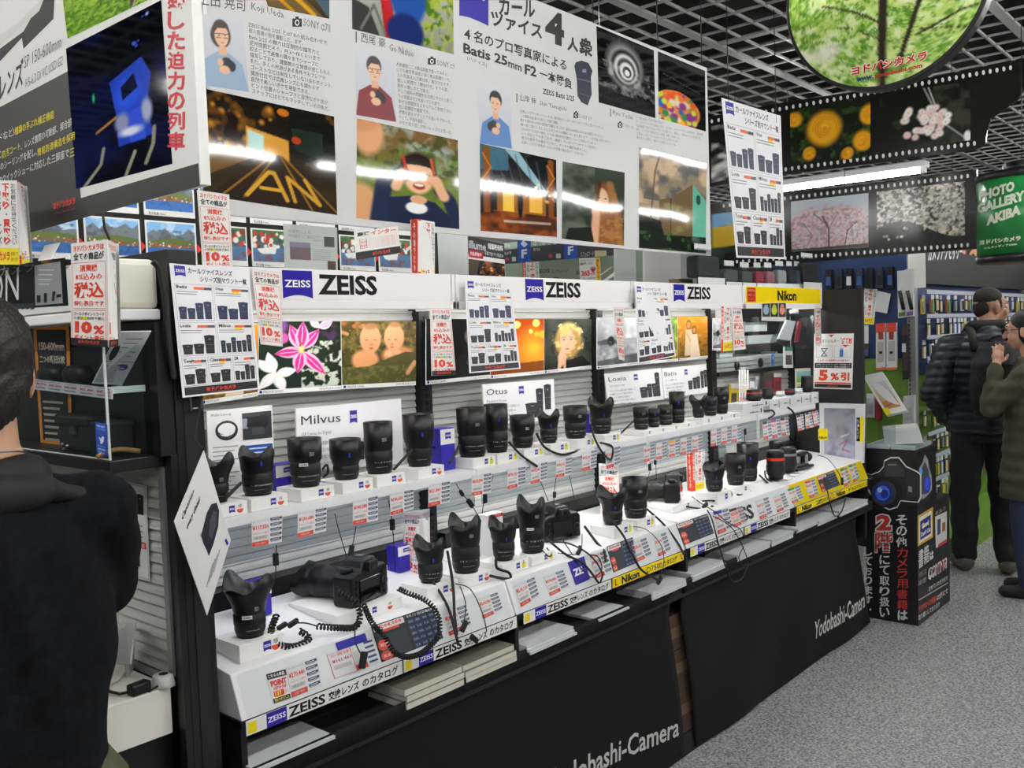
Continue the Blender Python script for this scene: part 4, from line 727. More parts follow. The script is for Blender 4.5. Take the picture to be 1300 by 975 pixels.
def greysheet(p):
    p.text('写真家による', 8, 10, 40, 7, '#8a8e88', 0, 3, 1); p.text('作例展示のご案内', 8, 19, 44, 7, '#8a8e88', 0, 3, 1); p.rect(10, 34, 38, 34, '#6c5c60', 2); p.rect(10, 34, 38, 10, '#7a7886', 3); p.rect(74, 20, 20, 20, '#4c5250', 2); p.rect(80, 68, 16, 26, '#50443c', 2)
    for k in range(6): p.rect(52, 46+k*4, 34, 1.4, '#9a9e98', 2)
    for k in range(3): p.rect(52, 20+k*4, 16, 1.4, '#9a9e98', 2)
notice('grey glossy information sheet standing on the first header below the banner', [(362, 350), (429, 352), (428, 289), (359.6, 284)], greysheet, 100, 100, Y=1.98, name='information_sheet', cat='sheet', base='#b4b8b2', m=GLOSS)
b = MB(); b.box(.945, 3.862, 2.205, 2.76, 0, 1.70, mat('rear_half', '#3c3c3c', .6)); b.box(3.862, 4.7, 2.45, 2.76, 0, 1.70, mat('rear_half')); o = b.build('rear_shelving', None, 'rear half of the lens gondola carrying the fjord board', 'shelving'); b = MB(); b.box(.945, 4.7, 2.762, 2.768, .2, 1.68, SLAT); b.build('slat_panel', o)
def toz(c, z=1.7015): c[0].z = c[1].z = z; return c
# black board of focal length comparison photos behind the gondola
YB = 2.6; fx1 = at(556, 320, Y=YB).x; fj = thing('comparison_board', 'black board with rows of fjord photos and red arrows behind the first header', 'photo board', ((.945+fx1)/2, YB, 1.702))
board('backing', None, None, [(.945, YB, 1.702), (fx1, YB, 1.702), (fx1, YB, 2.35), (.945, YB, 2.35)], 1, 1, None, .02, '#141414', GLOSS, parent=fj)
caps = ['焦点距離 90mm', '焦点距離 100mm', '焦点距離 135mm', '焦点距離 200mm', '焦点距離 300mm', '焦点距離 350mm', '焦点距離 400mm', '焦点距離 500mm', '焦点距離 600mm', '焦点距離 800mm']; capu = ['焦点距離 12mm', '焦点距離 15mm', '焦点距離 17mm', '焦点距離 24mm']
for r in range(2):
    for i in range(9):
        x0 = .828+.18*i; z1 = 1.926+.14*r
        if x0+.165 > fx1 or x0 < .945: continue
        def d(p, i=i, r=r):
            p.pic(3, 3, 94, 66, im_harbour(20+i) if (r == 0 and i > 3) else im_fjord(i*3+r*50+1, 1+.0*i)); p.text(caps[i] if r == 0 else capu[i % 4], 8, 73, 34, 6, '#333336', 0, 3, 1)
            if r == 0 and i < 8: p.poly([(100.5, 40), (100.5, 60), (109, 50)], '#d8352c', 6)
        board('comparison_photo', None, None, [(x0, YB-.0035, z1-.125), (x0+.164, YB-.0035, z1-.125), (x0+.164, YB-.0035, z1), (x0, YB-.0035, z1)], 100, 80, d, .002, '#e8e8e4', GLOSS, parent=fj)
board('blank_board', 'plain light grey board standing behind the trade-in notice above the headers', 'board', toz(pxc([(545, 380), (594, 380), (594, 290), (545, 290)], Y=2.66)), 1, 1, None, .01, '#b9bdb8', PRINT)
def illume(p):
    p.rect(0, 0, 100, 30, '#2a2a30', 1); p.text('illume', 2, 6, 46, 14, '#b8b8bc', .02); p.text('短編映画祭', 54, 4, 42, 11, '#e4e4e2', .02, 3, 1); p.rect(2, 22, 38, 13, '#a82430', 2); p.text('作品募集中', 5, 25, 30, 7, '#e8d8d4', .02, 4, 1); p.text('写真で旅する街並み', 44, 20, 52, 7, '#d8d8d6', 0, 3, 1); p.pic(1, 38, 98, 56, im_towns()); p.rect(1, 96, 98, 9, '#3c6a8c', 1)
board('picture_poster', 'dark poster with a blue and orange town picture seen above the second header', 'poster', toz(pxc([(594, 362), (642, 360), (640, 310), (594, 300)], Y=2.55)), 100, 106, illume, .004, '#e4e4e2', GLOSS)
board('blank_board', 'pale grey board behind the right part of the second header', 'board', toz(pxc([(818, 372), (884, 372), (884, 318), (818, 310)], Y=2.5)), 1, 1, None, .01, '#bdbab6', PRINT)
board('blank_board', 'narrow milky plastic sheet beside the pale grey board above the second header', 'board', toz(pxc([(780, 362), (808, 362), (807, 318), (780, 316)], Y=2.42)), 1, 1, None, .004, '#b0b5b0', GLOSS)
# far side aisle seen through the gap: floor guide and green wall panel, facing -X
XG = 7.2
def guide(p):
    q = lambda t, a, b, h, c, bd=.02: p.quad_text(t, a, b, h, c, bd, 3, 1)
    for x, y in ((657, 332), (716, 328)):
        p.poly([(x, y+1.5), (x+17, y), (x+17, y-36), (x, y-36)], '#1f4fb0', 2); q('F', (x+5, y-4), (x+12, y-5), 11, '#e8eef8', .04)
    q('6', (661, 314), (670, 314), 12, '#e8eef8', .04); q('CD・DVD・ゲーム', (677, 312), (706, 311), 6, '#d8d8d6', 0); q('専門店', (677, 319), (686, 318.5), 4, '#d8d8d6', 0); q('携帯', (640, 315), (648, 315), 6, '#e2e2e0'); q('カメラ', (640, 324), (649, 323), 4, '#e2e2e0'); p.ell(699, 325, 2.5, 2.5, '#c8384c', 2); p.poly([(706, 328), (712, 327.6), (712, 322), (706, 322)], '#c8cccc', 2); p.ell(644, 329, 2.2, 2.2, '#c8384c', 2); p.poly([(650, 332), (655, 331.6), (655, 326), (650, 326)], '#c8cccc', 2)
    q('カフェ&フード', (737, 326), (754, 325), 6, '#d8d8d6', 0); p.poly([(755, 326), (770, 325), (770, 318), (755, 318)], '#c8c090', 2)
gc = pxc([(630, 336), (790, 323), (790, 300), (630, 300)], X=XG)
board('floor_guide_sign', 'dark floor guide sign with blue squares seen through the gap under the long banner', 'sign', [gc[0], gc[1], gc[2], (gc[0].x, gc[0].y, gc[2].z)], 1, 1, guide, .03, '#3a3d40', PRINT, mapf=lambda x, y: at(x, y, X=XG))
XE = 7.6
def eos(p):
    q = lambda t, a, b, h, c, bd=.02: p.quad_text(t, a, b, h, c, bd, 3, 2)
    q('EOS', (685, 347), (698, 346), 5, '#20261f', .03); q('5D Mark IV', (700, 347), (721, 346), 4.6, '#2c332c', 0); q('EOS', (732, 349), (744, 348), 5, '#20261f', .03); p.ell(706, 356, 6, 4, '#141814', 2); p.ell(706, 362, 9, 6, '#141814', 2)
    p.poly([(770, 357), (800, 336), (800, 330), (764, 357)], '#e6ebe4', 2); p.poly([(760, 352), (776, 340), (777, 338), (760, 350)], '#cfd8cc', 2)  # white diagonal lights painted onto the panel
ec = pxc([(630, 372), (830, 360), (830, 328), (630, 333)], X=XE)
board('wall_panel', 'grey-green display panel with camera lettering seen through the gap under the banner', 'panel', [ec[0], (ec[1].x, ec[1].y, ec[0].z), (ec[1].x, ec[1].y, 2.55), (ec[0].x, ec[0].y, 2.55)], 1, 1, eos, .04, '#74826f', PRINT, mapf=lambda x, y: at(x, y, X=XE))
def n365(p):
    p.rect(80, 0, 20, 130, '#f0d21c', 1); p.text('お買い物プロテクション', 5, 6, 70, 9, '#3a3a3a', 0, 3, 1); p.text('無料サービス', 5, 20, 60, 12, '#3a3a3a', .02, 3, 1); p.text('365', 8, 58, 42, 26, '#d8301e', .04); p.ell(62, 52, 10, 10, '#e884a0', 2); p.ell(70, 52, 10, 10, '#e884a0', 2); p.poly([(53, 56), (66, 74), (79, 56)], '#e884a0', 2); p.text('補償', 52, 68, 24, 14, '#d8301e', 0, 3, 1); p.text('お申込み受付中', 5, 92, 70, 10, '#3a3a3a', .0, 3, 1); p.vtext('店頭で受付中', 82, 6, 16, 118, '#d8301e', .02, 3, 1)
notice('white notice with yellow edge and a pink heart seen above the second header', [(737, 366), (763, 364), (761.5, 327), (735, 328)], n365, 100, 140, X=XG-.004)
notice('distant red and white trade-in notice seen above the second blue badge', [(665, 366), (685, 366), (684, 332), (663, 333)], trade, 60, 130, X=XG-.004)
# ------------------------------------------------------------------ photographs under the headers
YP = 2.07
def photo(label, px, img, cap='MILVUS 2/50M', exif='1/60s F2.8 ISO100', Y=YP):
    c = pxc(px, Y=Y)
    def d(p): p.pic(0, 0, 100, 94, img); zeiss_badge(p, 1.5, 95, 3, 4, 2, False); p.text(cap, 6, 95.5, 22, 3, '#555555', 0, 3, 1); p.text(exif, 72, 95.5, 26, 3, '#666666', 0, 3, 1)
    return board('sample_photo', label, 'photo', c, 100, 100, d, .003, '#ececea', GLOSS)
photo('orange sample photo mostly hidden behind the left lens list poster', [(257, 514), (327, 503), (327, 412), (257, 414)], im_sisters())
photo('pink lily sample photo under the first header', [(327.5, 501), (433.5, 494.5), (432, 408), (329, 408)], im_lily())
photo('sample photo of two sleeping babies under the first header', [(434.5, 494), (528, 489), (528, 408), (433, 408)], im_babies(), 'MILVUS 1.4/85')
photo('dark sample photo of a bearded man under the second header', [(541, 488.5), (622, 480), (621, 405), (541, 405)], im_man())
photo('orange bokeh sample photo under the second header', [(622.6, 481), (690.5, 474.5), (690.5, 405), (621.6, 405)], im_bokeh())
photo('sample photo of a blonde woman resting her chin under the second header', [(691, 474.5), (750.5, 467.5), (751, 405), (691, 405)], im_blonde())
photo('grey sample photo of a sea rock under the third header', [(758, 469), (810, 463), (809, 403), (758, 403)], im_sea())
photo('green meadow sample photo half hidden by the third list poster', [(810.5, 463), (860, 458.5), (859.5, 402), (809.5, 403)], im_meadow())
photo('amber sample photo of two girls in white dresses under the third header', [(860.5, 458.5), (898.5, 454.5), (898, 401.5), (860, 402)], im_sisters())
photo('small grey sample photo at the left of the yellow header bay', [(905, 445), (924, 444), (924, 404), (905, 404)], im_sea())
# ------------------------------------------------------------------ white product plaques leaning on the slat wall
def plaque(label, px, title, sub, draw, Y=2.04, tilt=.03, lines=6):
    c = pxc(px, Y=Y); c[0] = at(*px[0], Y=Y-tilt); c[1] = at(*px[1], Y=Y-tilt)
    def d(p):
        p.text(title, 4, 9, None, 10, '#2c2c30', .0, 3); p.text(sub, 4, 27, 26, 5, '#5a5a60', 0, 3, 1); zeiss_badge(p, 48, 8, 7, 14, 2)
        for k in range(lines): p.text('プロフェッショナルな表現を可能にする高性能レンズ' if k % 2 == 0 else '高い解像力とコントラストで細部まで再現します', 4, 38+k*7.5, 44-(k % 3)*5, 4.6, '#4a4a50', 0, 3, 1)
        draw(p)
    return board('product_plaque', label, 'plaque', c, 100, 70, d, .006, '#e6e6e8', PRINT)
def lset(items): return lambda p: [lens_shape(p, *q) for q in items]
plaque('white plaque titled Milvus leaning behind the first bay lenses', [(378.5, 600), (512.5, 588), (509, 506), (375.6, 518.7)], 'Milvus', 'SLR Lenses for Digital', lambda p: (lens_shape(p, 52, 42, 9, 20), lens_shape(p, 60, 38, 10, 24)))
plaque('white plaque titled Otus leaning behind the second bay lenses', [(616, 541), (705, 532), (703, 481), (612.7, 488)], 'Otus', 'Freedom to Process', lset([(56, 38, 20, 26), (72, 14, 11, 40), (84, 8, 11, 44)]))
plaque('white plaque titled Loxia above the third bay lenses', [(773, 514), (843, 507), (839, 467.4), (768.3, 474.4)], 'Loxia', 'フルサイズEマウント専用', lset([(56, 38, 15, 24), (70, 32, 9, 30), (79, 32, 10, 30), (86, 8, 9, 54)]))
plaque('white plaque titled Batis above the right end of the third bay', [(844, 505.5), (898.5, 498), (896.6, 462), (840, 468)], 'Batis', 'ミラーレス専用レンズ', lset([(54, 36, 11, 22), (65, 30, 10, 28), (74, 28, 9, 30), (84, 16, 8, 42), (92, 14, 8, 42)]))
def adapter(p):
    p.text('Multi Lineup', 6, 5, 30, 5, '#5a5a60', 0, 3, 1); p.ell(28, 30, 17, 14, '#17181a', 2); p.ell(28, 29, 13, 9.5, '#e6e6e8', 3); p.ell(28, 33, 13, 8, '#2c2e31', 3, 20); p.ell(28, 28, 13, 8, '#e6e6e8', 4); p.rect(52, 8, 46, 38, '#2a2d33', 2); p.rect(58, 14, 26, 14, '#0e0f11', 3); p.ell(84, 22, 9, 10, '#15161a', 3); p.rect(66, 30, 20, 10, '#3c4046', 3); p.rect(52, 16, 8, 14, '#8a8f98', 3)
    p.rect(52, 54, 46, 24, '#1d4c9c', 2)
    for k in range(3): p.rect(55, 58+k*6, 34-k*5, 2, '#b8c8e4', 3)
    for k in range(12): p.rect(6, 52+k*6, 38-(k % 3)*6, 1.6, '#9a9aa0', 2)
    for k in range(6): p.rect(54, 84+k*6, 38-(k % 3)*6, 1.6, '#9a9aa0', 2)
c = pxc([(268, 640), (350, 632), (345.5, 514), (262, 522)], Y=2.05); c[0], c[1] = at(268, 640, Y=2.0), at(350, 632, Y=2.0)
board('adapter_leaflet', 'white leaflet with a mount ring and a video camera picture behind the first lenses', 'leaflet', c, 100, 130, adapter, .003, '#e4e4e4', GLOSS)
# diamond card hung from the post
dp = [(259, 571.5), (221, 662), (263, 781.5), (293, 686)]; YD = 1.655
def diamond(p):
    p.quad_text('Capturing', (231, 664), (246, 629), 11, '#1c1c1e', .03); p.quad_text('every detail.', (237, 676), (254, 638), 11, '#1c1c1e', .03)
    p.poly([(262, 652), (268, 640), (275, 638), (278, 648), (277, 668), (271, 690), (265, 706), (262, 698), (258, 690), (255, 680)], '#2e2e36', 3); p.poly([(266, 660), (271, 648), (275, 650), (274, 666), (269, 684), (265, 680)], '#4a4a56', 4); p.poly([(285, 686), (288, 693), (290, 690), (287, 683)], ZB, 3)
    for k in range(4): p.line([(262+k*3, 745-k*6), (270+k*3, 715-k*6)], .8, '#8a8a90', 3)
mb = MB(); dc = [at(x, y, Y=YD) for x, y in dp]; n = Vector((0, -1, 0))
mb.hexa([dc[2]+Vector((0, .002, 0)), dc[3]+Vector((0, .002, 0)), dc[3], dc[2], dc[1]+Vector((0, .002, 0)), dc[0]+Vector((0, .002, 0)), dc[0], dc[1]], GLOSS, lin('#e2e1df')); diamond(Pr(mb, lambda x, y: at(x, y, Y=YD), n, GLOSS)); mb.tube([dc[0], dc[0]+Vector((-.002, .03, .02)), (hx+.024, hy-.008, hz+.03)], .0016, MATTE, 5); mb.build('hanging_card', None, 'white diamond-shaped card with a lens picture hanging by its corner from the black post', 'card')
# ------------------------------------------------------------------ price cards
PRC = ['¥117,550', '¥130,680', '¥140,280', '¥186,630', '¥221,860', '¥203,580', '¥376,920', '¥147,960', '¥398,520', '¥412,260', '¥136,080']
def price(v, hot=None):
    def d(p):                                             # canvas 100 x 100
        p.frame(0, 0, 100, 100, .6, '#b4b4b0', 1); p.text('カールツァイス', 4, 5, 50, 6, '#6a6a6c', 0, 3, 1); p.text(v, 3, 22, 52, 20, '#d8321e', .03, 3, 1); p.text('10%ポイント還元', 4, 48, 50, 8, '#c84a38', .0, 3, 1); p.rect(4, 62, 46, 13, '#c2c2be', 1); p.text('展示中', 10, 64, 32, 9, '#77777a', 0, 3, 1); p.rect(0, 82, 54, 17, '#d64030', 2); p.text('お取り寄せ', 10, 86, 34, 9, '#f0d8d0', 0, 3, 1)
        for k in range(5): p.rect(60, 3+k*19, 38, 9, '#3c4262', 2); p.rect(64, 6+k*19, 26, 3, '#b4b8c8', 3); p.rect(62, 13+k*19, 30, 3, '#9a9a9e', 2)
        if hot: p.rect(0, 0, 54, 14, hot, 4)
    return d
YR = SF-.0055
def tagc(label, px, v, Y=YR, hot=None, tilt=0): return notice(label, px, price(v, hot), 100, 100, Y=Y, name='price_card', cat='price card', tilt=tilt, base='#e2e3e4')
TG = [([(320, 695), (358, 688), (358.6, 654), (319, 661)], 'price card on the rail below the petal-hooded lens nearest the post'), ([(378, 683), (414, 674), (415, 643.5), (378, 650)], 'price card on the rail below the straight lens with a white sticker'),
      ([(448, 667), (480, 660.5), (480, 629), (448, 635.6)], 'price card on the rail below the short wide-hooded lens of the first bay'), ([(496, 655), (525, 646), (525, 621), (494.6, 626.5)], 'price card on the rail below the tall lens left of the taped lens'),
      ([(544, 643.7), (571, 637.6), (571.4, 610.5), (544, 615.4)], 'price card on the rail below the lens with clear tape and the blue box'), ([(599, 630), (623, 625), (624, 600), (599, 604)], 'price card on the rail at the left end of the second bay'),
      ([(644, 621.6), (667, 615.4), (667, 592), (644, 595.7)], 'second price card from the left on the rail of the second bay'), ([(674, 615), (694.5, 609), (695, 586), (674, 590.8)], 'third price card from the left on the rail of the second bay'),
      ([(706, 607), (725, 602), (726, 580), (706, 584)], 'fourth price card from the left on the rail of the second bay'), ([(739, 598.7), (757, 593), (758, 570.6), (739, 574.8)], 'fifth price card from the left on the rail of the second bay'),
      ([(770, 596), (787, 590), (787.5, 566), (768, 570)], 'price card at the right end of the rail of the second bay')]
for (px, lb), v in zip(TG, PRC): tagc(lb, px, v)
ORD = ['first', 'second', 'third', 'fourth', 'fifth', 'sixth']
for k, x in enumerate((817.5, 833, 849.5, 864, 878.5)):
    y = 566-.2*(x-817.5); tagc(ORD[k]+' price card from the left on the rail under the four small lenses', [(x, y+21), (x+13, y+18.4), (x+13, y-2.6), (x, y)], ['¥82,080', '¥121,500', '¥108,000', '¥157,680', '¥94,500'][k], hot='#f0a81c' if k == 2 else None)
for k, x in enumerate((902.5, 916, 929)):
    y = 546-.2*(x-902.5); tagc(ORD[k]+' price card from the left on the rail under the flared lens trio', [(x, y+21), (x+12, y+18.6), (x+12, y-2.4), (x, y)], ['¥134,460', '¥117,720', '¥178,200'][k])
for k, px in enumerate([[(969.5, 558.7), (980.6, 555.7), (978, 534), (967.7, 536)], [(981, 556.6), (992, 554), (990, 531.7), (978, 533.5)], [(993, 553.5), (1003, 551.6), (1000, 530), (990.5, 531)], [(1013.5, 547.6), (1021.5, 545), (1020, 525.8), (1011, 527.4)], [(1023, 544.5), (1033, 542), (1030, 523), (1022, 524)], [(1034, 541.6), (1041.5, 539), (1038.5, 521), (1031, 522.5)]]):
    tagc(ORD[k]+' tilted price card from the left under the teleconverter boxes', px, ['¥51,840', '¥36,720', '¥45,360', '¥43,200', '¥57,240', '¥29,160'][k], Y=1.835-.004*k, hot=['#33363a', '#c8489a', '#33363a', '#33363a', '#33363a', '#d8503c'][k], tilt=.015)
# cards behind the clear slanted fronts
def sl(px, py):
    d = at(px, py, Y=2)-EYE; k = .093/.036; z0, y0 = .757, 1.6885; t = (z0+k*(EYE.y-y0)-EYE.z)/(d.z-k*d.y); return EYE+d*t
def card(label, px, draw, base='#e4e3e4', cw=100, ch=100):
    return board('price_card', label, 'price card', [sl(*q) for q in px], cw, ch, draw, .0006, base, PRINT)
def point(p):
    p.rect(0, 0, 100, 20, '#2c2c2c', 1); p.text('こちらの商品', 6, 4, 84, 12, '#f0f0ee', .02, 3, 1); p.text('POINT', 10, 26, 84, 20, '#d8321e', .06); p.text('NETWORK', 20, 48, 70, 10, '#d8321e', .03, 3, 1); p.rect(14, 62, 56, 18, '#d8321e', 2); p.text('137', 20, 64, 36, 13, '#f4e020', .04, 4); p.text('名に', 74, 64, 20, 12, '#d8321e', 0, 3, 1); p.rect(4, 84, 92, 15, '#1c1c1c', 2); p.text('還元されました', 10, 86, 80, 11, '#f0dc1c', .02, 4, 1)
def bluecard(p): p.rect(24, -22, 66, 30, ZB, 3); p.text('お買得', 6, 14, 40, 11, '#d8503c', 0, 3, 1); p.frame(0, 10, 50, 88, 1.2, '#d8503c', 2); p.text('¥161,460', 6, 34, 42, 14, '#d8321e', .02, 3, 1); p.rect(6, 56, 38, 14, '#c8c0b8', 2); p.rect(50, 78, 26, 20, '#d64030', 2); p.rect(52, 30, 22, 40, '#d4d2cc', 1); [p.rect(80, 8+k*18, 20, 8, '#4a507a', 2) for k in range(5)]
def spec(name, big):
    def d(p):
        p.rect(2, 3, 48, 16, '#d6d5d2', 2); p.text('¥'+big, 6, 5, 40, 11, '#d8321e', .03, 4, 1); p.rect(14, 19, 26, 7, '#d64030', 3); p.text('キヤノン' if 'EOS' in name else 'ニコン', 55, 4, 16, 7, '#e8e8ee', .02, 3, 1); p.text(name, 73, 4, 25, 8, '#e8e8ee', .02, 3, 1); p.rect(3, 34, 46, 62, '#30363c', 1)
        p.poly([(2, 52), (6, 44), (15, 44), (19, 52), (19, 66), (15, 72), (6, 72), (2, 66)], '#d8503c', 3); p.poly([(2, 82), (6, 75), (15, 75), (19, 82), (19, 94), (15, 99), (6, 99), (2, 94)], '#d8503c', 3); p.text('軽量', 5, 53, 11, 9, '#f4d8cc', 0, 4, 1); p.text('高速', 5, 83, 11, 9, '#f4d8cc', 0, 4, 1)
        R = random.Random(7)
        for r in range(5):
            for c_ in range(4): p.rect(54+c_*11.5, 16+r*17, 10, 13, '#33405e', 1); p.text(R.choice(['3040', '7.0', '4K', '61点', 'ISO', '32000', 'GPS', 'WiFi', '1.62', 'HDR']), 55.5+c_*11.5, 20+r*17, 7, 6, '#b8c2d8', 0, 3, 1)
    return d
card('red and black point campaign card at the left end of the counter front', [(347, 894), (370, 886), (362.5, 849.5), (337.7, 856)], point)
card('price card next to the point campaign card', [(370.5, 886), (408, 871), (402, 834), (363, 847.5)], price('¥270,440'))
card('price card with a blue patch above it on the left plinth front', [(425, 862.6), (481.5, 842), (471, 809), (413.5, 828.6)], bluecard)
card('dark specification card beneath the camera of the first bay', [(484.6, 841), (563, 810), (548.5, 769), (470.8, 795)], spec('EOS 5D Mark IV', '204,050'), '#22252c')
card('price card half hidden by hanging cords on the left plinth front', [(570.8, 807.7), (599, 794), (591.5, 767), (560.8, 777.7)], price('¥248,400'))
card('price card at the right end of the left plinth front', [(613, 786), (639, 774), (631.5, 751.5), (606, 760)], price('¥204,980'))
card('price card at the left end of the second plinth front', [(661.5, 771), (685, 757), (678.5, 732), (652, 743)], price('¥214,110'))
card('price card left of the blue lettering patch on the second plinth front', [(698.5, 757), (723, 745), (715, 723), (689, 732)], price('¥194,400'))
card('blue patch with white lettering on the second plinth front', [(731, 743), (749, 735), (741.5, 706), (720.6, 714)], lambda p: p.text('ZE', 10, 36, 62, 30, '#f4f4ff', .05), ZB)
card('price card right of the blue lettering patch, behind tangled cords', [(757, 735), (778, 726), (769, 698), (749, 706)], price('¥136,620', '#d8a090'))
card('dark blue specification card on the second plinth front', [(779, 727), (810, 714), (803, 682), (770, 694)], spec('D750', '184,680'), '#2b3448')
card('price card right of the dark blue specification card', [(808, 714), (828, 705), (820, 682), (801, 689)], price('¥278,640'))
card('price card at the right end of the second plinth front', [(836.5, 707), (852.5, 699), (845, 675), (829, 682)], price('¥156,600'))
card('dark specification card at the left end of the third plinth front', [(868.6, 692), (906.6, 677), (898, 652), (858, 666)], spec('EOS 5D Mark IV', '398,500'), '#22252c')
card('price card with blue head on the third plinth front', [(911.5, 679), (931, 670.5), (924, 645), (905, 650)], price('¥194,400', ZB))
card('price card with pink body covering part of the large black lettering', [(932, 670), (949.5, 662.7), (942, 642), (925, 647)], price('¥270,540', '#2c2c2c'), '#ecc8c0')
def big_z(p): p.text('ZEISS', 0, 0, 100, 100, '#1a1a1c', .04)
mb = MB(); A, B, U, nn = sl(919, 674), sl(958.5, 657), sl(914, 655), cnorm(sl(919, 674), sl(958.5, 657), sl(952, 637), sl(914, 655)); v, f, _ = glyphs('ZEISS', .04); mb.add([A+(B-A)*float(x)+(U-A)*float(y)-nn*.0002 for x, y in v], f, PRINT, lin('#1a1a1c')); mb.build('large_lettering', None, 'large black lettering stuck on the third plinth front', 'lettering')
card('price card right of the large black lettering', [(965, 660), (981, 653), (975, 630.5), (959, 636)], price('¥247,320'))
card('price card at the right end of the third plinth front', [(987, 651), (1002, 644), (996, 625), (981.5, 630.5)], price('¥174,960'))
card('green-headed price card at the left of the yellow plinth front', [(1006, 639.5), (1020.5, 633.5), (1014.5, 616), (999.5, 621.5)], price('¥226,800', '#3a8a3a'))
card('red-headed price card on the yellow plinth front', [(1028, 633), (1039.5, 628.5), (1034, 607.5), (1021, 611.5)], price('¥124,200', '#d8503c'))
card('small dark specification card on the yellow plinth front', [(1044, 626), (1067, 616), (1058.6, 597), (1037, 605.7)], spec('D850', '399,600'), '#22252c')
card('green-headed price card right of the small dark card', [(1072, 618.5), (1080.5, 614.5), (1075, 592.7), (1066, 595.7)], price('¥88,560', '#3a8a3a'))
card('price card at the right end of the yellow plinth front', [(1083.5, 613), (1092, 608.6), (1085.5, 588), (1076.5, 591)], price('¥64,800', '#3a8a3a'))
# notice on the end panel and the framed display
def five(p):                                              # 100 x 138
    p.frame(0, 0, 100, 138, 1.2, '#cfcfcb', 1); p.poly([(36, 3), (52, 3), (44, 9)], '#d8321e', 2); p.text('レンズフィルター', 6, 14, 58, 9, '#2a2a2a', .01, 3, 1); p.text('特割', 66, 11, 29, 15, '#d8321e', .04); p.poly([(72, 28), (88, 28), (80, 34)], '#d8321e', 2); p.frame(6, 30, 42, 30, .7, '#9a9a98', 2); p.frame(52, 30, 42, 30, .7, '#9a9a98', 2)
    p.line([(20, 38), (34, 56)], 2.2, '#50545a', 3); p.line([(34, 38), (20, 56)], 2.2, '#50545a', 3); p.rect(19, 36, 16, 2, '#50545a', 3); p.rect(19, 55, 16, 2, '#50545a', 3); p.rect(66, 40, 9, 18, '#3a6ac0', 3); p.rect(67, 36, 7, 5, '#90a8d8', 3); p.rect(76, 44, 12, 14, '#dfe2e6', 3)
    p.text('カメラとの同時購入がお得です', 10, 64, 80, 6, '#c8402e', .02, 3, 1); p.rect(3, 73, 94, 13, '#1c1c1c', 2); p.text('店頭にてレンズフィルター同時購入で', 7, 75, 86, 4, '#e4e4e0', 0, 3, 1); p.text('フィルターメーカー希望小売価格より', 7, 81, 86, 4, '#e4e4e0', 0, 3, 1)
    p.text('5', 14, 90, 24, 28, '#d8421e', .06); p.text('%', 44, 98, 22, 18, '#d8421e', .04); p.text('引', 70, 96, 22, 21, '#d8421e', .05); p.rect(3, 121, 94, 4, '#d8503c', 2); p.rect(3, 126, 94, 9, '#1c1c1c', 2); p.text('ヨドバシカメラ', 38, 128, 26, 5, '#d8412a', .04, 4, 1)
notice('red and white five percent discount notice on the black end panel', [(1032.5, 493), (1082, 494.5), (1084, 423), (1033.5, 424)], five, 100, 138, X=4.7035, name='discount_notice')
def framepic(p):
    a = Img(50, 60, '#8a8c98', '#b8b6cc'); a.speck(4, 3, .4, .7, '#6f6a78', .7).ell(.45, .45, .3, .3, '#8a7a7c', .9, .5).line([(.5, .7), (.75, .62), (.6, .8), (.85, .85)], .02, '#a04a4a', .7).line([(.55, .55), (.8, .5)], .02, '#e8e8ee', .6); p.pic(12, 12, 68, 118, a); p.frame(11, 11, 70, 120, 1, '#8a8c90', 3); p.rect(-3, 58, 22, 26, '#f2dc10', 5); p.text('Nikon', -1, 75, 18, 6, '#1a1a1a', .03, 6, 1); p.rect(84, 32, 8, 56, '#18181a', 3); p.rect(92, 30, 8, 60, '#f0d810', 3); p.vtext('Nikon', 85, 36, 6, 46, '#c8c8c8', 0, 4, 1)
board('framed_display', 'white framed grey picture with a yellow square standing at the right end of the counter', 'display frame', pxc([(1041, 590), (1096, 588), (1097, 513), (1040, 511.7)], X=4.68), 100, 140, framepic, .018, '#d6d7da', GLOSS)
# ------------------------------------------------------------------ end display at the left (faces the end aisle, -X)
XP = .925; CREAM = mat('cream_panel', '#e8e4d4', .45)
t = thing('end_display', 'end-of-aisle display unit with grey-white slatted back left of the black post', 'display unit', (.85, 2.1, 0))
b = MB(); pr = []; z = .885
pr.append((XP+.012, z))
while z < 1.305: pr += [(XP-.006, z+.002), (XP-.004, z+.012), (XP, z+.022)]; z += .0225
pr.append((XP+.012, z)); b.extrude([(a, c) for a, c in pr], 1.745, 2.62, SLAT, axis='Y'); b.build('slat_panel', t)
b = MB(); b.box(XP-.008, XP+.004, 1.727, 1.745, .865, 1.31, mat('silver_trim', '#8f9394', .35, .6)); b.box(XP-.008, XP+.004, 1.727, 2.62, .866, .884, mat('silver_trim')); b.build('trim_strip', t)
b = MB(); b.box(.62, XP, 1.76, 2.62, 0, .766, BLACK); b.build('base', t)
b = MB(); b.box(XP-.02, .937, 1.703, 2.64, 1.335, 1.60, BLACK); b.box(XP-.002, .937, 1.70, 1.727, 0, 1.335, BLACK); b.build('frame', t)
b = MB(); b.box(.812, XP-.001, 1.728, 2.60, 1.312, 1.336, BLACK); b.build('shelf', t, bevel=.002)
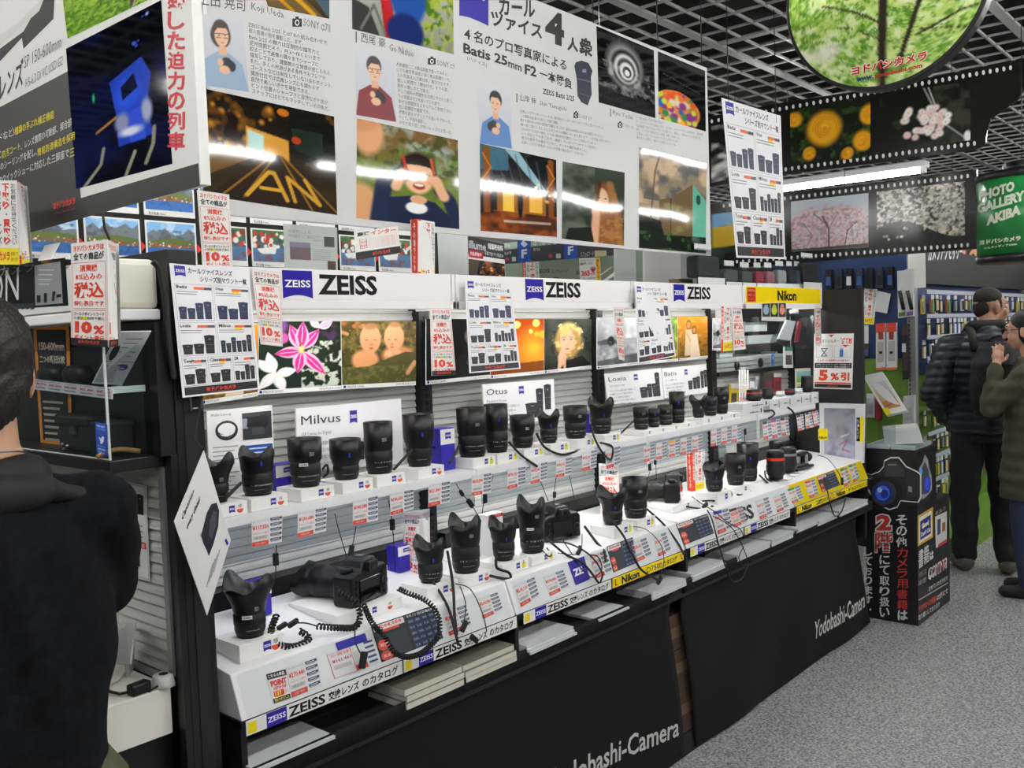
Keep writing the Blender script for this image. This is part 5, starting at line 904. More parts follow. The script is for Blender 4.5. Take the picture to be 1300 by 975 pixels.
# its header box
zt, zb = at(172, 328, Y=1.732).z, at(172, 392, Y=1.732).z
b = MB(); b.box(.828, .936, 1.732, 2.62, zb-.022, zb, mat('header_white')); b.build('header_lip', t, bevel=.004)
b = MB(); b.box(.834, .936, 1.734, 2.62, zb, zt, CREAM); b.build('header_box', t, bevel=.012)
def onsign(p):
    q = lambda tx, a, b_, h, c, bd=.02: p.quad_text(tx, a, b_, h, c, bd, 3, 2)
    p.poly([(-60, 397), (87, 388), (83, 327), (-60, 345)], '#18181a', 1); q('ON', (-14, 388), (24, 381), 40, '#d8d8d4', -.0); q('カメラ', (0, 352), (44, 344), 13, '#77787a'); p.poly([(45, 388), (80, 385), (77, 332), (44, 337)], '#8d8f90', 2); p.poly([(47, 384), (52, 384), (52, 375), (47, 375)], '#22262a', 3); p.poly([(56, 384), (60, 384), (60, 372), (56, 372)], '#22262a', 3); p.poly([(66, 382), (69, 382), (71, 370), (67, 370)], '#22262a', 3); p.poly([(72, 378), (78, 377), (78, 373), (72, 374)], '#22262a', 3)
    for k in range(4): p.rect(49, 342+k*6, 20-k*2, 1.6, '#b8babb', 3)
    for k in range(6): p.poly([(9+k*6, 393), (14+k*6, 392), (14+k*6, 385), (9+k*6, 386)], '#3a3c3e', 2)
sc = [(.832, 2.6, zb+.004), (.832, 1.80, zb+.004), (.832, 1.80, zt-.01), (.832, 2.6, zt-.01)]
board('header_face', None, None, sc, 1, 1, onsign, .002, '#e2e2e0', GLOSS, parent=t, mapf=lambda x, y: at(x, y, X=.832))
# clear case on the shelf
t = thing('acrylic_case', 'clear acrylic case on the black shelf of the end display', 'display case', (.87, 2.1, 1.336))
b = MB(); b.box(.815, .818, 1.731, 2.58, 1.337, 1.552, CLEAR); b.build('front_panel', t)
b = MB(); b.box(.818, XP-.022, 1.731, 1.734, 1.337, 1.552, CLEAR); b.build('side_panel', t)
b = MB(); b.box(.815, XP-.022, 1.731, 2.58, 1.552, 1.555, CLEAR); b.build('top_panel', t)
b = MB(); EDGE = mat('acrylic_edge', '#cfd6d6', .1); b.box(.8145, .8185, 1.7305, 1.7345, 1.337, 1.555, EDGE); b.box(.8145, .8165, 1.7345, 2.58, 1.337, 1.3395, EDGE); b.build('bright_edge', t)
zs = at(137, 492, X=.83).z; b = MB(); b.box(.825, XP-.025, 1.745, 2.5, zs-.004, zs, CLEAR); b.box(.825, XP-.025, 1.742, 1.745, zs-.012, zs+.001, EDGE); b.box(.8235, .826, 1.742, 1.76, zs-.02, zs+.001, EDGE); b.build('inner_shelf', t)
def pstrip(p):
    for k, v in enumerate(('¥34,710', '¥45,460', '¥45,460', '¥45,460', '¥45,460')): p.text(v, 2+k*20, 28, 16, 30, '#c8402e', .02, 3, 1); p.rect(2+k*20, 68, 15, 14, '#8a8890', 2); p.rect(2+k*20, 8, 15, 8, '#9a98a0', 2)
board('price_strip', 'white strip of red prices along the inner shelf of the acrylic case', 'price strip', pxc([(42, 494), (143, 507), (143, 493), (42, 481)], X=.822), 100, 100, pstrip, .0008, '#c9c6cf', PRINT)
LEATH = mat('black_leather', '#15151a', .45, bump=(180, .2, .001))
for k, (px, lb) in enumerate([((68, 477), 'left one of two black barrels on the inner shelf of the acrylic case'), ((100, 474), 'right one of two black barrels on the inner shelf of the acrylic case')]):
    q = at(*px, X=.87); r = .021; b = MB(); R = Matrix.Rotation(PI/2, 3, 'X') @ Matrix.Rotation(0, 3, 'Y')
    cy = q.y; b.lathe([(.010, 0), (r*.95, .004), (r, .02), (r, .075), (r*.9, .085), (.01, .09)], LENSB, (q.x, cy+.045, zs+r+.001), R, 20)
    o = b.build('lens_barrel', None, lb, 'lens'); b2 = MB(); b2.lathe([(r+.0008, .03), (r+.0008, .055)], RUBBER, (q.x, cy+.045, zs+r+.001), R, 20, cap=False); b2.build('grip_ring', o)
for px0, px1, h, lb in [((82, 564), (132, 571), .075, 'grey-black camera case standing on the floor of the acrylic case')]:
    y0, y1 = at(*px1, X=.86).y, at(*px0, X=.86).y; b = MB(); b.box(.845, .90, y0+.02, y1, 1.338, 1.338+h, LEATH); o = b.build('camera_case', None, lb, 'case', bevel=.012)
    b = MB(); b.box(.84, .902, y0+.018, y1+.002, 1.338+h*.72, 1.34+h, LEATH); b.build('lid', o, bevel=.006); b = MB(); b.box(.838, .842, (y0+y1)/2-.012, (y0+y1)/2+.012, 1.338+h*.5, 1.338+h*.74, METAL); b.build('clasp', o)
b = MB(); q = at(155, 572, Y=1.80); b.box(q.x-.03, q.x+.022, 1.79, 1.87, 1.338, 1.40, LEATH); o = b.build('lens_box', None, 'black box at the right inside the acrylic case', 'box', bevel=.008); b = MB(); b.box(q.x-.031, q.x+.023, 1.789, 1.871, 1.392, 1.405, LEATH); b.build('lid', o, bevel=.003)
b = MB(); TAN = mat('tan_leather', '#a47a45', .5); a0 = at(120, 572, Y=1.76); b.tube([(a0.x+.004+.085*i/12, 1.757+.01*math.sin(PI*i/12), 1.344+.008*math.sin(PI*i/12)) for i in range(13)], .005, TAN, 8); b.build('carrying_strap', None, 'tan leather strap lying at the front of the acrylic case', 'strap')
b = MB(); q = at(82, 559, X=.835)
for k in range(5): b.ball((q.x+.004*math.sin(k*2.1), q.y+.006*math.cos(k*2.4), 1.345+.004*(k % 3)), .006, METAL, 10, 6)
b.build('chrome_clasp', None, 'small shiny chrome clasp at the front floor of the acrylic case', 'clasp')
def cmp_(p): p.frame(0, 0, 100, 300, 9, '#e08a2c', 2); p.text('150-600mm', 14, 40, 72, 22, '#e8d8c0', .04); p.text('二つの新旧比較', 14, 74, 72, 20, '#e8d8c0', .02, 3, 1); p.text('150-600mm 150-600mm', 30, 110, 60, 8, '#c8b8a0', 0, 3, 1); [p.rect(16, 190+k*16, 60-(k % 3)*10, 6, '#b0a898', 2) for k in range(7)]
board('framed_sign', 'orange-framed dark comparison sign standing inside the acrylic case', 'sign', pxc([(52, 562), (92, 566), (88, 414), (42, 414)], X=.90), 100, 300, cmp_, .004, '#1e1d1c', PRINT)
board('slanted_sign', 'white slanted sign with a lens picture standing on the inner shelf of the acrylic case', 'sign', [at(117, 487, X=.845), at(155, 489, X=.895), at(192, 421, X=.895), at(150, 421.5, X=.855)], 100, 100, lambda p: ([p.rect(34, 12+k*8, 52-(k % 3)*8, 2, '#a0a0a8', 2) for k in range(5)], p.ell(20, 38, 12, 16, '#2c2c34', 2), p.rect(0, 55, 100, 1, '#77777c', 2), p.rect(4, 62, 60, 34, '#c4c2cc', 2), p.ell(70, 78, 14, 12, '#e8e8f4', 3), p.ell(68, 66, 20, 6, '#5a4aa0', 3)), .003, '#eeeef2', PRINT)
def bird(p):
    p.rect(0, 0, 100, 220, '#1d4fb4', 1); p.text('最新情報', 12, 14, 76, 16, '#dfe8f8', .02, 3, 1); p.text('つぶやき', 16, 36, 68, 14, '#dfe8f8', .0, 3, 1); p.poly([(30, 96), (46, 112), (56, 92), (66, 88), (76, 96), (70, 124), (52, 146), (34, 142), (46, 132), (34, 124), (38, 118), (28, 108)], '#f0f4fa', 2); p.text('@camera', 14, 156, 72, 12, '#c8d8f4', 0, 3, 1); p.rect(14, 178, 72, 12, '#8fb0e4', 2); p.text('follow', 20, 198, 60, 14, '#c8d8f4', 0, 3, 1)
board('blue_sticker', 'blue sticker with a white bird on the front corner of the acrylic case', 'sticker', pxc([(123, 575), (136, 579), (136, 539), (121, 536)], X=.8135), 100, 220, bird, .0006, '#1d4fb4', PRINT)
# white counter box of the end display and what lies on it
t = thing('counter_box', 'white box counter at the foot of the end display beside the man', 'counter', (.73, 2.0, .769))
b = MB(); b.box(.48, XP-.011, 1.733, 2.3, .769, .866, mat('white_counter', '#f2efe2', .4)); b.build('box_body', t, bevel=.003)
zc = .8665; b = MB(); q = [at(x, y, Z=zc) for x, y in ((122, 843), (170, 841), (168, 848), (120, 868))]; b.extrude([(v.x, v.y) for v in (at(118, 880, Z=zc), at(150, 866, Z=zc), at(170, 842, Z=zc), at(122, 842, Z=zc))], zc-.0005, zc+.004, CREAM, axis='Z'); b.build('cream_plate', None, 'cream plate lying on the white box counter of the end display', 'plate', bevel=.001)
b = MB(); q = at(180, 882, Z=zc); b.rbox((q.x, q.y+.01, zc+.012), .042, .024, .022, RUBBER, .15); o = b.build('cord_connector', None, 'black cord connector lying on the white box counter', 'connector', bevel=.004)
b = MB(); cpts = [at(116, 870, Z=zc+.006), at(128, 872, Z=zc+.006), at(140, 878, Z=zc+.006), at(152, 881, Z=zc+.006), at(166, 878, Z=zc+.01)]; b.tube(cpts, .003, RUBBER, 6)
for i in range(9): v = Vector(cpts[0]).lerp(Vector(cpts[2]), i/10); b.ball(v, .0055, RUBBER, 8, 5)
b.build('coiled_lead', o)
b = MB(); q2 = at(212, 872, Z=zc); b.tube([at(189, 878, Z=zc+.01), at(200, 871, Z=zc+.008), (q2.x, q2.y+.01, zc+.008)], .002, RUBBER, 6); b.build('thin_lead', o)
b = MB(); b.lathe([(.023, 0), (.024, .004), (.021, .022), (.019, .024)], mat('sensor_white', '#d4d4d0', .4), (q2.x, q2.y+.012, zc), None, 24); o = b.build('alarm_sensor', None, 'round white alarm sensor at the corner of the white box counter', 'sensor'); b = MB(); b.lathe([(.009, .0), (.009, .0252)], RUBBER, (q2.x, q2.y+.012, zc), None, 16); b.build('sensor_eye', o); b = MB(); b.tube([(q2.x+.02, q2.y+.012, zc+.008), (q2.x+.05, q2.y+.02, zc+.01)], .0035, mat('sensor_white'), 6); b.build('lead', o)
b = MB(); A = [at(128, 842, X=.80), at(165, 842, X=.80), at(172, 788, X=.90), at(158, 785, X=.90)]; n = cnorm(*A); slab(b, A, .004, mat('grey_plastic', '#b0b2b2', .4)); o = b.build('lectern_stand', None, 'grey slanted stand on the white box counter behind the man', 'stand')
b = MB(); c0, c1 = at(160, 842, X=.88), at(169, 842, X=.915); b.hexa([(c0.x, c0.y, zc), (c1.x, c1.y, zc), (c1.x, c1.y+.006, zc), (c0.x, c0.y+.006, zc), (A[2].x-.03, A[2].y, A[2].z-.01), (A[2].x, A[2].y, A[2].z-.004), (A[2].x, A[2].y+.006, A[2].z-.004), (A[2].x-.03, A[2].y+.006, A[2].z-.01)], mat('grey_plastic')); b.build('prop', o)
def leafl(p): lens_shape(p, 46, 10, 22, 34); lens_shape(p, 70, 14, 22, 30); p.frame(2, 2, 96, 136, 1, '#9a9a9a', 1); p.rect(60, 84, 34, 10, '#d8503c', 2); [p.rect(10, 60+k*8, 76, 2, '#8a8a8e', 2) for k in range(3)]; p.text('望遠', 64, 86, 26, 7, '#f4e4e0', 0, 3, 1); lens_shape(p, 62, 100, 12, 22); p.text('5', 44, 104, 12, 16, '#d8503c', .02, 3, 1)
board('leaflet', 'white leaflet with lens pictures fixed to the slats of the end display', 'leaflet', pxc([(150, 728), (190, 738), (185, 617), (146, 607)], X=.915), 100, 140, leafl, .001, '#dcdcda', GLOSS)
board('leaflet', 'blank white card leaning on top of the end display header', 'leaflet', [at(48, 331, X=.84), at(64, 331, X=.84), at(76, 308, X=.88), at(57, 311, X=.88)], 100, 100, None, .001, '#e8e8e8', PRINT)
mb = MB(); mb.tube([at(130, 268, X=.94), at(133, 290, X=.94), at(139, 304, X=.94)], .003, MATTE, 6); mb.build('hanging_cable', None, 'short black cable dangling below the banner over the end display', 'cable')
# ------------------------------------------------------------------ lenses, risers, boxes
ORANGE = '#d8502c'
def riser(label, x0, x1, y0, y1, z0, z1, badge=True, spot=None, slope=0.0, nbadge=1):
    t = thing('riser_block', label, 'display riser', ((x0+x1)/2, (y0+y1)/2, z0)); b = MB()
    b.hexa([(x0, y0, z0), (x1, y0, z0), (x1, y1, z0+slope), (x0, y1, z0+slope), (x0, y0, z1), (x1, y0, z1), (x1, y1, z1), (x0, y1, z1)], FOAM); b.build('block', t, bevel=.0012)
    h = z1-z0; w = x1-x0
    for k in range(nbadge):
        b = MB(); m = lambda x, y: Vector((x0+x, y0-.0004, z1-y)); p = Pr(b, m, (0, -1, 0)); xx = (w*(.52 if nbadge == 1 else (k+.35)/nbadge)); s_ = h*.55
        zeiss_badge(p, xx, h*.2, s_*.9, s_, 1); b.build('badge_sticker', t)
    if spot:
        b = MB(); p = Pr(b, lambda x, y: Vector((x0+x, y0-.0004, z1-y)), (0, -1, 0)); xx = w*.80
        if spot == 'O': p.poly([(xx+h*.3*math.cos(a), h*.55-h*.3*math.sin(a)) for a in np.linspace(PI, 2*PI, 10)], ORANGE, 1); p.text('体験', xx-h*.15, h*.18, h*.3, h*.28, '#4a4a4a', 0, 1, 1)
        else: p.rect(xx-h*.2, h*.3, h*.5, h*.5, '#e8dc1c', 1); p.text('E', xx-h*.05, h*.1, h*.2, h*.3, '#4a4a4a', 0, 2, 1)
        b.build('round_sticker' if spot == 'O' else 'yellow_sticker', t)
    return t
ZBLUE = mat('blue_badge', '#2233aa', .4); SCALE = mat('white_engraving', '#c8c8c4', .5); TAPE = clear_mat('clear_tape', '#c8ccd0', .8, .15)
def lens(label, pos, h, r, kind, seed=0, sticker=False, face=None, band=False):
    x, y, z = pos; t = thing('camera_lens', label, 'lens', pos, 'camera lenses on display'); R = random.Random(seed); ang = math.atan2(-y, -x) + .25
    def at_ang(a, rr, zz): return (x+rr*math.cos(a), y+rr*math.sin(a), z+zz)
    spec_ = {'straight': (.80, .86, .50, 0, 1.0), 'tall': (.86, .90, .46, 0, 1.0), 'petal': (.64, .74, .47, .2, 1.02), 'petaltall': (.78, .85, .5, .17, 1.02), 'flare': (.58, .64, .42, .22, 1.03), 'wide': (.74, .80, .36, .0, 1.0), 'short': (.85, .92, .55, 0, 1.0), 'cap': (.9, .96, .8, 0, .9)}[kind]
    rm, rb, zh, wav, rtop = r*spec_[0], r*spec_[1], h*spec_[2], h*spec_[3], r*spec_[4]
    b = MB(); b.lathe([(rm*.94, 0), (rm*.96, h*.015), (rm*.96, h*.05), (rm, h*.055)], DARKMET, pos, None, 30); b.build('mount', t)
    b = MB(); b.lathe([(rm, h*.052), (rm*1.02, h*.06), (rb, h*.12), (rb, h*.2), (rb*1.015, h*.205), (rb*1.015, h*.22), (rb, h*.225), (rb, zh*.98), (rb*.98, zh)], LENSB, pos, None, 32); b.build('barrel', t)
    b = MB(); b.lathe([(rb*1.01, zh*.52), (rb*1.035, zh*.54), (rb*1.035, zh*.9), (rb*1.01, zh*.92)], RUBBER, pos, None, 32, cap=False); b.build('focus_ring', t)
    zo = zh*.97; hh = h-zo
    out = [(rb*1.0, zo), (rb*1.04, zo+hh*.06)]
    if kind == 'flare': out += [(rb*1.12, zo+hh*.25), (rtop*.93, zo+hh*.6), (rtop, h-wav)]
    elif kind == 'wide': out += [(r*.97, zo+hh*.28), (r, zo+hh*.5), (rtop, h)]
    elif kind == 'petal': out += [(r*.84, zo+hh*.2), (r*.90, zo+hh*.5), (rtop, h-wav)]
    elif kind == 'petaltall': out += [(r*.93, zo+hh*.2), (r*.96, zo+hh*.5), (rtop, h-wav)]
    else: out += [(r*.96, zo+hh*.12), (r*.985, zo+hh*.35), (rtop, h-wav)]
    inn = [(rtop*.955, h-wav), (rb*.9, zo+hh*.25), (rb*.86, zo+hh*.2)]
    ph = ang + (.6 if wav else 0); wob = (lambda k, a: (wav*(.5+.5*math.cos(2*(a-ph))+ .35*math.cos(4*(a-ph))) if k in (len(out)-1, len(out)) else 0)) if wav else None
    b = MB(); b.lathe(out+inn, LENSB, pos, None, 48 if wav else 32, wob=wob, cap=False); hood = b.build('lens_hood', t)
    b = MB(); b.lathe([(rb*.86, zo+hh*.2), (rb*.8, zo+hh*.12), (.001, zo+hh*.16)], GLASSD, pos, None, 24, cap=False); b.build('front_glass', t)
    # engraved scale and badge on the side towards the aisle
    b = MB()
    for k in range(15):
        a = ang-.75+k*.11; z0 = h*.235; s_ = R.uniform(.5, 1.2)*h*.012
        if R.random() < .3: continue
        p = [at_ang(a-.018, rb+.0007, z0-s_), at_ang(a+.018*R.uniform(.3, 1), rb+.0007, z0-s_), at_ang(a+.018, rb+.0007, z0+s_), at_ang(a-.018*R.uniform(.3, 1), rb+.0007, z0+s_)]; b.add(p, [(0, 1, 2, 3)], SCALE)
    for k in range(9):
        a = ang-.45+k*.1; p = [at_ang(a-.012, rb*1.004+.0007, h*.135), at_ang(a+.012, rb*1.004+.0007, h*.135), at_ang(a+.012, rb*1.004+.0007, h*.15), at_ang(a-.012, rb*1.004+.0007, h*.15)]; b.add(p, [(0, 1, 2, 3)], SCALE)
    b.build('distance_scale', t)
    b = MB(); zz = zo+hh*.42; rr = r*1.004 + .0006 if kind != 'flare' else rb*1.14+.012; w = .004/r
    if kind in ('flare', 'petal'): zz = zo+hh*.17; rr = rb*1.11+.002 if kind == 'flare' else r*.84+.001
    if seed % 2: b.add([at_ang(ang-w*.6, rr, zz-.006), at_ang(ang+w*.6, rr, zz-.006), at_ang(ang+w*.6, rr, zz+.006), at_ang(ang-w*.6, rr, zz+.006)], [(0, 1, 2, 3)], ZBLUE)
    else:
        v, f, _ = glyphs('ZEISS', 0, 1); a0 = ang+.15
        for row, ht in ((0, .0035), (-.0055, .0045)):
            b.add([at_ang(a0+(float(u)-.5)*.013/r, rr, zz+row+float(q)*ht) for u, q in v], f, SCALE)
    b.build('engraved_name', t)
    if sticker:
        b = MB(); a0 = ang-.35; zs_ = zh*.9; pts = [at_ang(a0+(u-.5)*.022/r, max(rb*1.04, r)+.0008, zs_+q*.008) for u in np.linspace(0, 1, 6) for q in (0, 1)]; b.add(pts, [(2*i, 2*i+2, 2*i+3, 2*i+1) for i in range(5)], PAPER)
        v, f, _ = glyphs('123456', .02, 1); b.add([at_ang(a0+(.1+.8*float(u)-.5)*.022/r, max(rb*1.04, r)+.0011, zs_+.0015+float(q)*.005) for u, q in v], f, MATTE); b.build('white_sticker', t)
    if band:
        b = MB(); b.lathe([(r*1.012, zh*.85), (r*1.015, zh*.98)], TAPE, pos, None, 32, cap=False); b.build('clear_tape', t)
    return t
def put_lens(px, base, top, wpx, Y):
    B = at(px, base, Y=Y); T = at(px, top, Y=Y); return B, T.z-B.z, wpx/2*depth(B)/F
UP = [('flare', (275, 632, 572, 40), 'flared-hood lens half hidden behind the diamond card', 'O', 0), ('petaltall', (328, 628, 569, 44), 'petal-hooded lens nearest the black post on the upper shelf', 'O', 0), ('straight', (389, 620, 559, 43), 'straight lens with a white sticker on the upper shelf of the first bay', 'O', 1),
      ('wide', (440, 609, 558, 40), 'short wide-hooded lens in the middle of the first bay upper shelf', 'O', 0), ('tall', (482, 599, 534, 37), 'tall slim lens left of the taped lens on the upper shelf', 'O', 0), ('wide', (533, 592, 526, 40), 'tall lens wrapped with clear tape beside the purple-blue box', 'O', 0),
      ('tall', (600, 579, 517, 38), 'tall lens at the left end of the second bay upper shelf', 'Y', 0), ('tall', (631, 574, 513, 31), 'slim tall lens in front of the white Otus plaque', 'Y', 0), ('wide', (664, 568, 527, 32), 'short lens with a dangling tether below the Otus plaque', 'Y', 0),
      ('petal', (697, 560, 519, 29), 'small petal-hooded lens in the second bay upper shelf', 'Y', 0), ('straight', (731, 555, 514, 31), 'straight lens between two petal-hooded lenses of the second bay', 'Y', 0), ('petal', (764, 551, 507, 33), 'petal-hooded lens at the right end of the second bay upper shelf', 'Y', 0),
      ('short', (814, 544, 516, 20), 'stubby lens at the left of the four small lenses in the third bay', None, 0), ('short', (830, 542, 519, 16), 'smallest of the four small lenses in the third bay', None, 0), ('short', (845, 539, 514, 19), 'third from left of the four small lenses in the third bay', None, 0), ('tall', (860, 537, 498, 20), 'tall lens right of the three stubby lenses in the third bay', None, 0),
      ('flare', (887, 530, 503, 23), 'flared small lens at the right part of the third bay upper shelf', None, 0), ('straight', (902, 527, 503, 18), 'middle lens of the flared lens trio on the upper shelf', None, 0), ('wide', (916, 524, 491, 20), 'tall right lens of the flared lens trio on the upper shelf', None, 0)]
YU = 1.92
for i, (kd, (x, bt, tp, w), lb, spot, st) in enumerate(UP):
    B, h, r = put_lens(x, bt, tp, w, YU); B.z = 1.186
    if kd == 'flare' and i == 0: r = .043
    lens(lb[0].upper()*0+lb, B, h, r, kd, i, bool(st), band=(i == 5))
    if i < 12: riser('white block under the '+lb.split(' on the ')[0].split(' in the ')[0].replace('half hidden ', ''), B.x-.052, B.x+.05, SF+.012, YU+.055, ST+.0005, 1.186, True, spot)
a, b_ = at(803, 545, Y=1.87).x, at(868, 540, Y=1.87).x
riser('long white riser block under the four small lenses', 2.90, 3.285, SF+.012, YU+.05, ST+.0005, 1.1745, nbadge=4)
riser('long white riser block under the flared lens trio', 3.345, 3.68, SF+.012, YU+.05, ST+.0005, 1.179, nbadge=3)
for o in [q for q in COL.objects if q.get('category') == 'lens' and q.parent is None and q.name.startswith('camera_lens')]:
    if 2.9 < o.location.x < 3.29: o.location.z = 1.175
    elif 3.34 < o.location.x < 3.7: o.location.z = 1.1795
LOW = [('flare', (318, 806, 730, 62), 'large flared lens with a white sticker at the left end of the counter', 'O', 1), ('petal', (547, 738, 683, 42), 'petal-hooded lens in front of the folded tax notice on the counter', 'O', 0), ('petaltall', (592, 725, 655, 42), 'large petal-hooded lens at the right end of the first bay counter', 'O', 0),
       ('petal', (640, 710, 658, 38), 'petal-hooded lens at the left end of the second bay counter', 'Y', 0), ('petaltall', (676, 700, 632, 37), 'tall petal-hooded lens with a white sticker left of the counter camera', 'Y', 1), ('flare', (778, 665, 620, 40), 'flared lens in front of the tax notice on the second bay counter', 'Y', 0),
       ('straight', (807, 656, 606, 34), 'straight black lens at the right end of the second bay counter', 'Y', 0), ('petal', (907, 623, 590, 29), 'petal-hooded lens right of the trade-in notice on the counter', None, 0), ('wide', (934, 615, 576, 27), 'wide-hooded lens nearer the front of the third bay counter', None, 0), ('wide', (950, 610, 562, 28), 'taller wide-hooded lens behind its neighbour on the third bay counter', None, 0)]
for i, (kd, (x, bt, tp, w), lb, spot, st) in enumerate(LOW):
    Y = 1.80 if i < 7 else (1.80 if i == 7 else 1.82 if i == 8 else 1.87)
    B, h, r = put_lens(x, bt, tp, w, Y); zc_ = cz(Y); hz_ = max(B.z, zc_+.02)
    lens(lb, B, h, r*.98, kd, i+30, bool(st))
    nm = lb.split(' on the ')[0].split(' at the ')[0].split(' in front ')[0].split(', nearer')[0].split(' left of')[0].split(' right of')[0].split(' behind')[0].split(' nearer')[0]
    pos_ = ['at the left end of the counter', 'in front of the folded tax notice', 'at the right end of the first bay counter', 'at the left end of the second bay counter', 'left of the counter camera', 'in front of the second bay tax notice', 'at the right end of the second bay counter', 'right of the trade-in notice', 'in the third bay counter front', 'in the third bay counter rear'][i]
    riser('white block under the '+nm.replace(' with a white sticker', '')+' '+pos_, B.x-.058, B.x+.058, Y-.045 if i < 8 else Y-.04, Y+.055 if i != 8 else Y+.01, cz(Y-.045)+.0008, B.z-.0003, True, spot, slope=.011 if i != 8 else .0055)
# purple-blue boxes
def bluebox(label, x, y, z, w, d, h):
    b = MB(); b.box(x-w/2, x+w/2, y-d/2, y+d/2, z, z+h, mat('blue_carton', '#2a22a0', .45)); o = b.build('lens_carton', None, label, 'box', bevel=.001)
    b = MB(); b.box(x-w/2-.0006, x+w/2+.0006, y-d/2-.0006, y-d/2+.0002, z+h*.62, z+h*.98, PAPER); p = Pr(b, lambda a, c: Vector((x-w/2+a, y-d/2-.0008, z+h-c)), (0, -1, 0)); zeiss_badge(p, w*.32, h*.1, w*.4, h*.16, 1); b.build('printed_label', o); return o
q = at(562, 588, Y=1.955); bluebox('purple-blue lens carton standing right of the taped lens', q.x, 1.955, ST+.0005, .058, .05, .125)
q = at(359, 622, Y=2.0); bluebox('purple-blue lens carton behind the straight lens with the sticker', q.x, 2.0, ST+.0005, .07, .05, .085)
q = at(748, 550, Y=1.985); bluebox('purple-blue lens carton behind the rightmost lenses of the second bay', q.x, 1.985, ST+.0005, .05, .045, .1)
q = at(508, 700, Y=1.99); bluebox('purple-blue lens carton behind the folded tax notice on the counter', q.x, 1.99, cz(1.99)+.001, .06, .05, .075)
q = at(330, 745, Y=1.97); bluebox('purple-blue lens carton behind the large flared lens', q.x-.02, 1.97, cz(1.97)+.001, .07, .05, .085)
c = [at(622, 717, Y=1.90), at(640, 706, Y=1.90), at(634, 652, Y=1.90), at(614, 656, Y=1.90)]; b = MB(); x0, x1, z0, z1 = c[0].x, c[1].x, cz(1.90)+.001, c[3].z
b.box(x0, x1, 1.90, 1.94, z0, z1, PAPER); o = b.build('white_carton', None, 'white carton with red top edge behind the second bay petal lens', 'box', bevel=.001); b = MB(); p = Pr(b, lambda a, d: Vector((x0+a*(x1-x0)/100, 1.8995, z1-d*(z1-z0)/300)), (0, -1, 0)); p.rect(0, 0, 100, 26, '#c8382e', 1); p.text('BATIS', 14, 6, 70, 13, '#f4e4e0', 0, 2, 1); zeiss_badge(p, 16, 60, 40, 44, 1); b.build('printed_label', o)
# ------------------------------------------------------------------ camera bodies
LCDM = mat('lcd_glass', '#08090b', .08, coat=.5); GRIP = mat('camera_grip', '#121214', .7, bump=(420, .4, .0008))
def dslr(label, pos, rz, s=1.0, lens_len=.12, lens_r=.042, hood=True, lens_tilt=0):
    """back of the body faces local -Y, lens points to +Y"""
    t = thing('dslr_camera', label, 'camera', pos); R = Matrix.Rotation(rz, 3, 'Z'); P0 = Vector(pos)
    def T(mb): mb.v = [tuple(P0 + R @ (Vector(v)*s)) for v in mb.v]; return mb
    w, d, hb = .152, .062, .088
    b = MB(); pr = [(-w/2, .004), (-w/2+.006, 0), (w/2-.006, 0), (w/2, .004), (w/2, hb*.86), (w/2-.012, hb), (.034, hb), (.024, hb+.026), (-.024, hb+.026), (-.036, hb), (-w/2+.014, hb*.98), (-w/2, hb*.86)]
    b.extrude([(a, c) for a, c in pr], -d/2, d/2, LENSB, axis='Y'); T(b).build('body', t, bevel=.006)
    b = MB(); b.rbox((w/2-.016, .018, hb*.46), .046, .062, hb*.86, GRIP); T(b).build('grip', t, bevel=.012)
    b = MB(); b.rbox((-.004, -d/2-.001, hb*.40), .082, .004, .058, LCDM); T(b).build('screen', t, bevel=.001)
    b = MB(); b.rbox((0, -d/2-.006, hb+.006), .036, .014, .024, RUBBER); b.rbox((0, -d/2-.0135, hb+.006), .022, .002, .013, LCDM); T(b).build('viewfinder', t, bevel=.003)
    for k, (bx_, bz_) in enumerate([(.052, .066), (.062, .052), (.058, .026), (.058, .012), (-.056, .062), (-.056, .047), (-.056, .032), (-.056, .017)]):
        b = MB(); b.lathe([(.0042, 0), (.0042, .003), (.003, .0036)], DARKMET, (bx_, -d/2, bz_), Matrix.Rotation(PI/2, 3, 'X'), 12); T(b).build('button', t)
    b = MB(); b.lathe([(.014, 0), (.014, .003), (.008, .0045), (.002, .0045)], DARKMET, (.056, -d/2, .040), Matrix.Rotation(PI/2, 3, 'X'), 20); T(b).build('control_wheel', t)
    b = MB(); b.lathe([(.016, 0), (.016, .011), (.014, .012)], DARKMET, (-.054, .0, hb*.97), None, 24); T(b).build('mode_dial', t)
    b = MB(); b.rbox((0, 0, hb+.028), .02, .02, .003, METAL); T(b).build('hot_shoe', t)
    b = MB(); RX = Matrix.Rotation(-PI/2, 3, 'X'); lr = lens_r; L = lens_len
    b.lathe([(lr*.86, 0), (lr*.9, .006), (lr*.86, .012), (lr*.9, L*.25), (lr*.93, L*.3), (lr*.93, L*.55), (lr, L*.62), (lr, L*.8), (lr*.96, L*.82)], LENSB, (-.012, d/2, hb*.5), RX, 30); T(b).build('lens_barrel', t)
    b = MB(); b.lathe([(lr*.955, L*.33), (lr*.965, L*.34), (lr*.965, L*.52), (lr*.955, L*.53)], RUBBER, (-.012, d/2, hb*.5), RX, 30, cap=False); T(b).build('zoom_ring', t)
    if hood:
        b = MB(); wv = lambda k, a: (.016*math.cos(2*a+.8) if k in (2, 3) else 0); b.lathe([(lr*.98, L*.8), (lr*1.04, L*.86), (lr*1.14, L*1.12), (lr*1.09, L*1.12), (lr*.9, L*.84)], LENSB, (-.012, d/2, hb*.5), RX, 36, cap=False, wob=wv); T(b).build('lens_hood', t)
    b = MB(); b.lathe([(lr*.88, L*.85), (.001, L*.87)], GLASSD, (-.012, d/2, hb*.5), RX, 24, cap=False); T(b).build('front_glass', t)
    return t
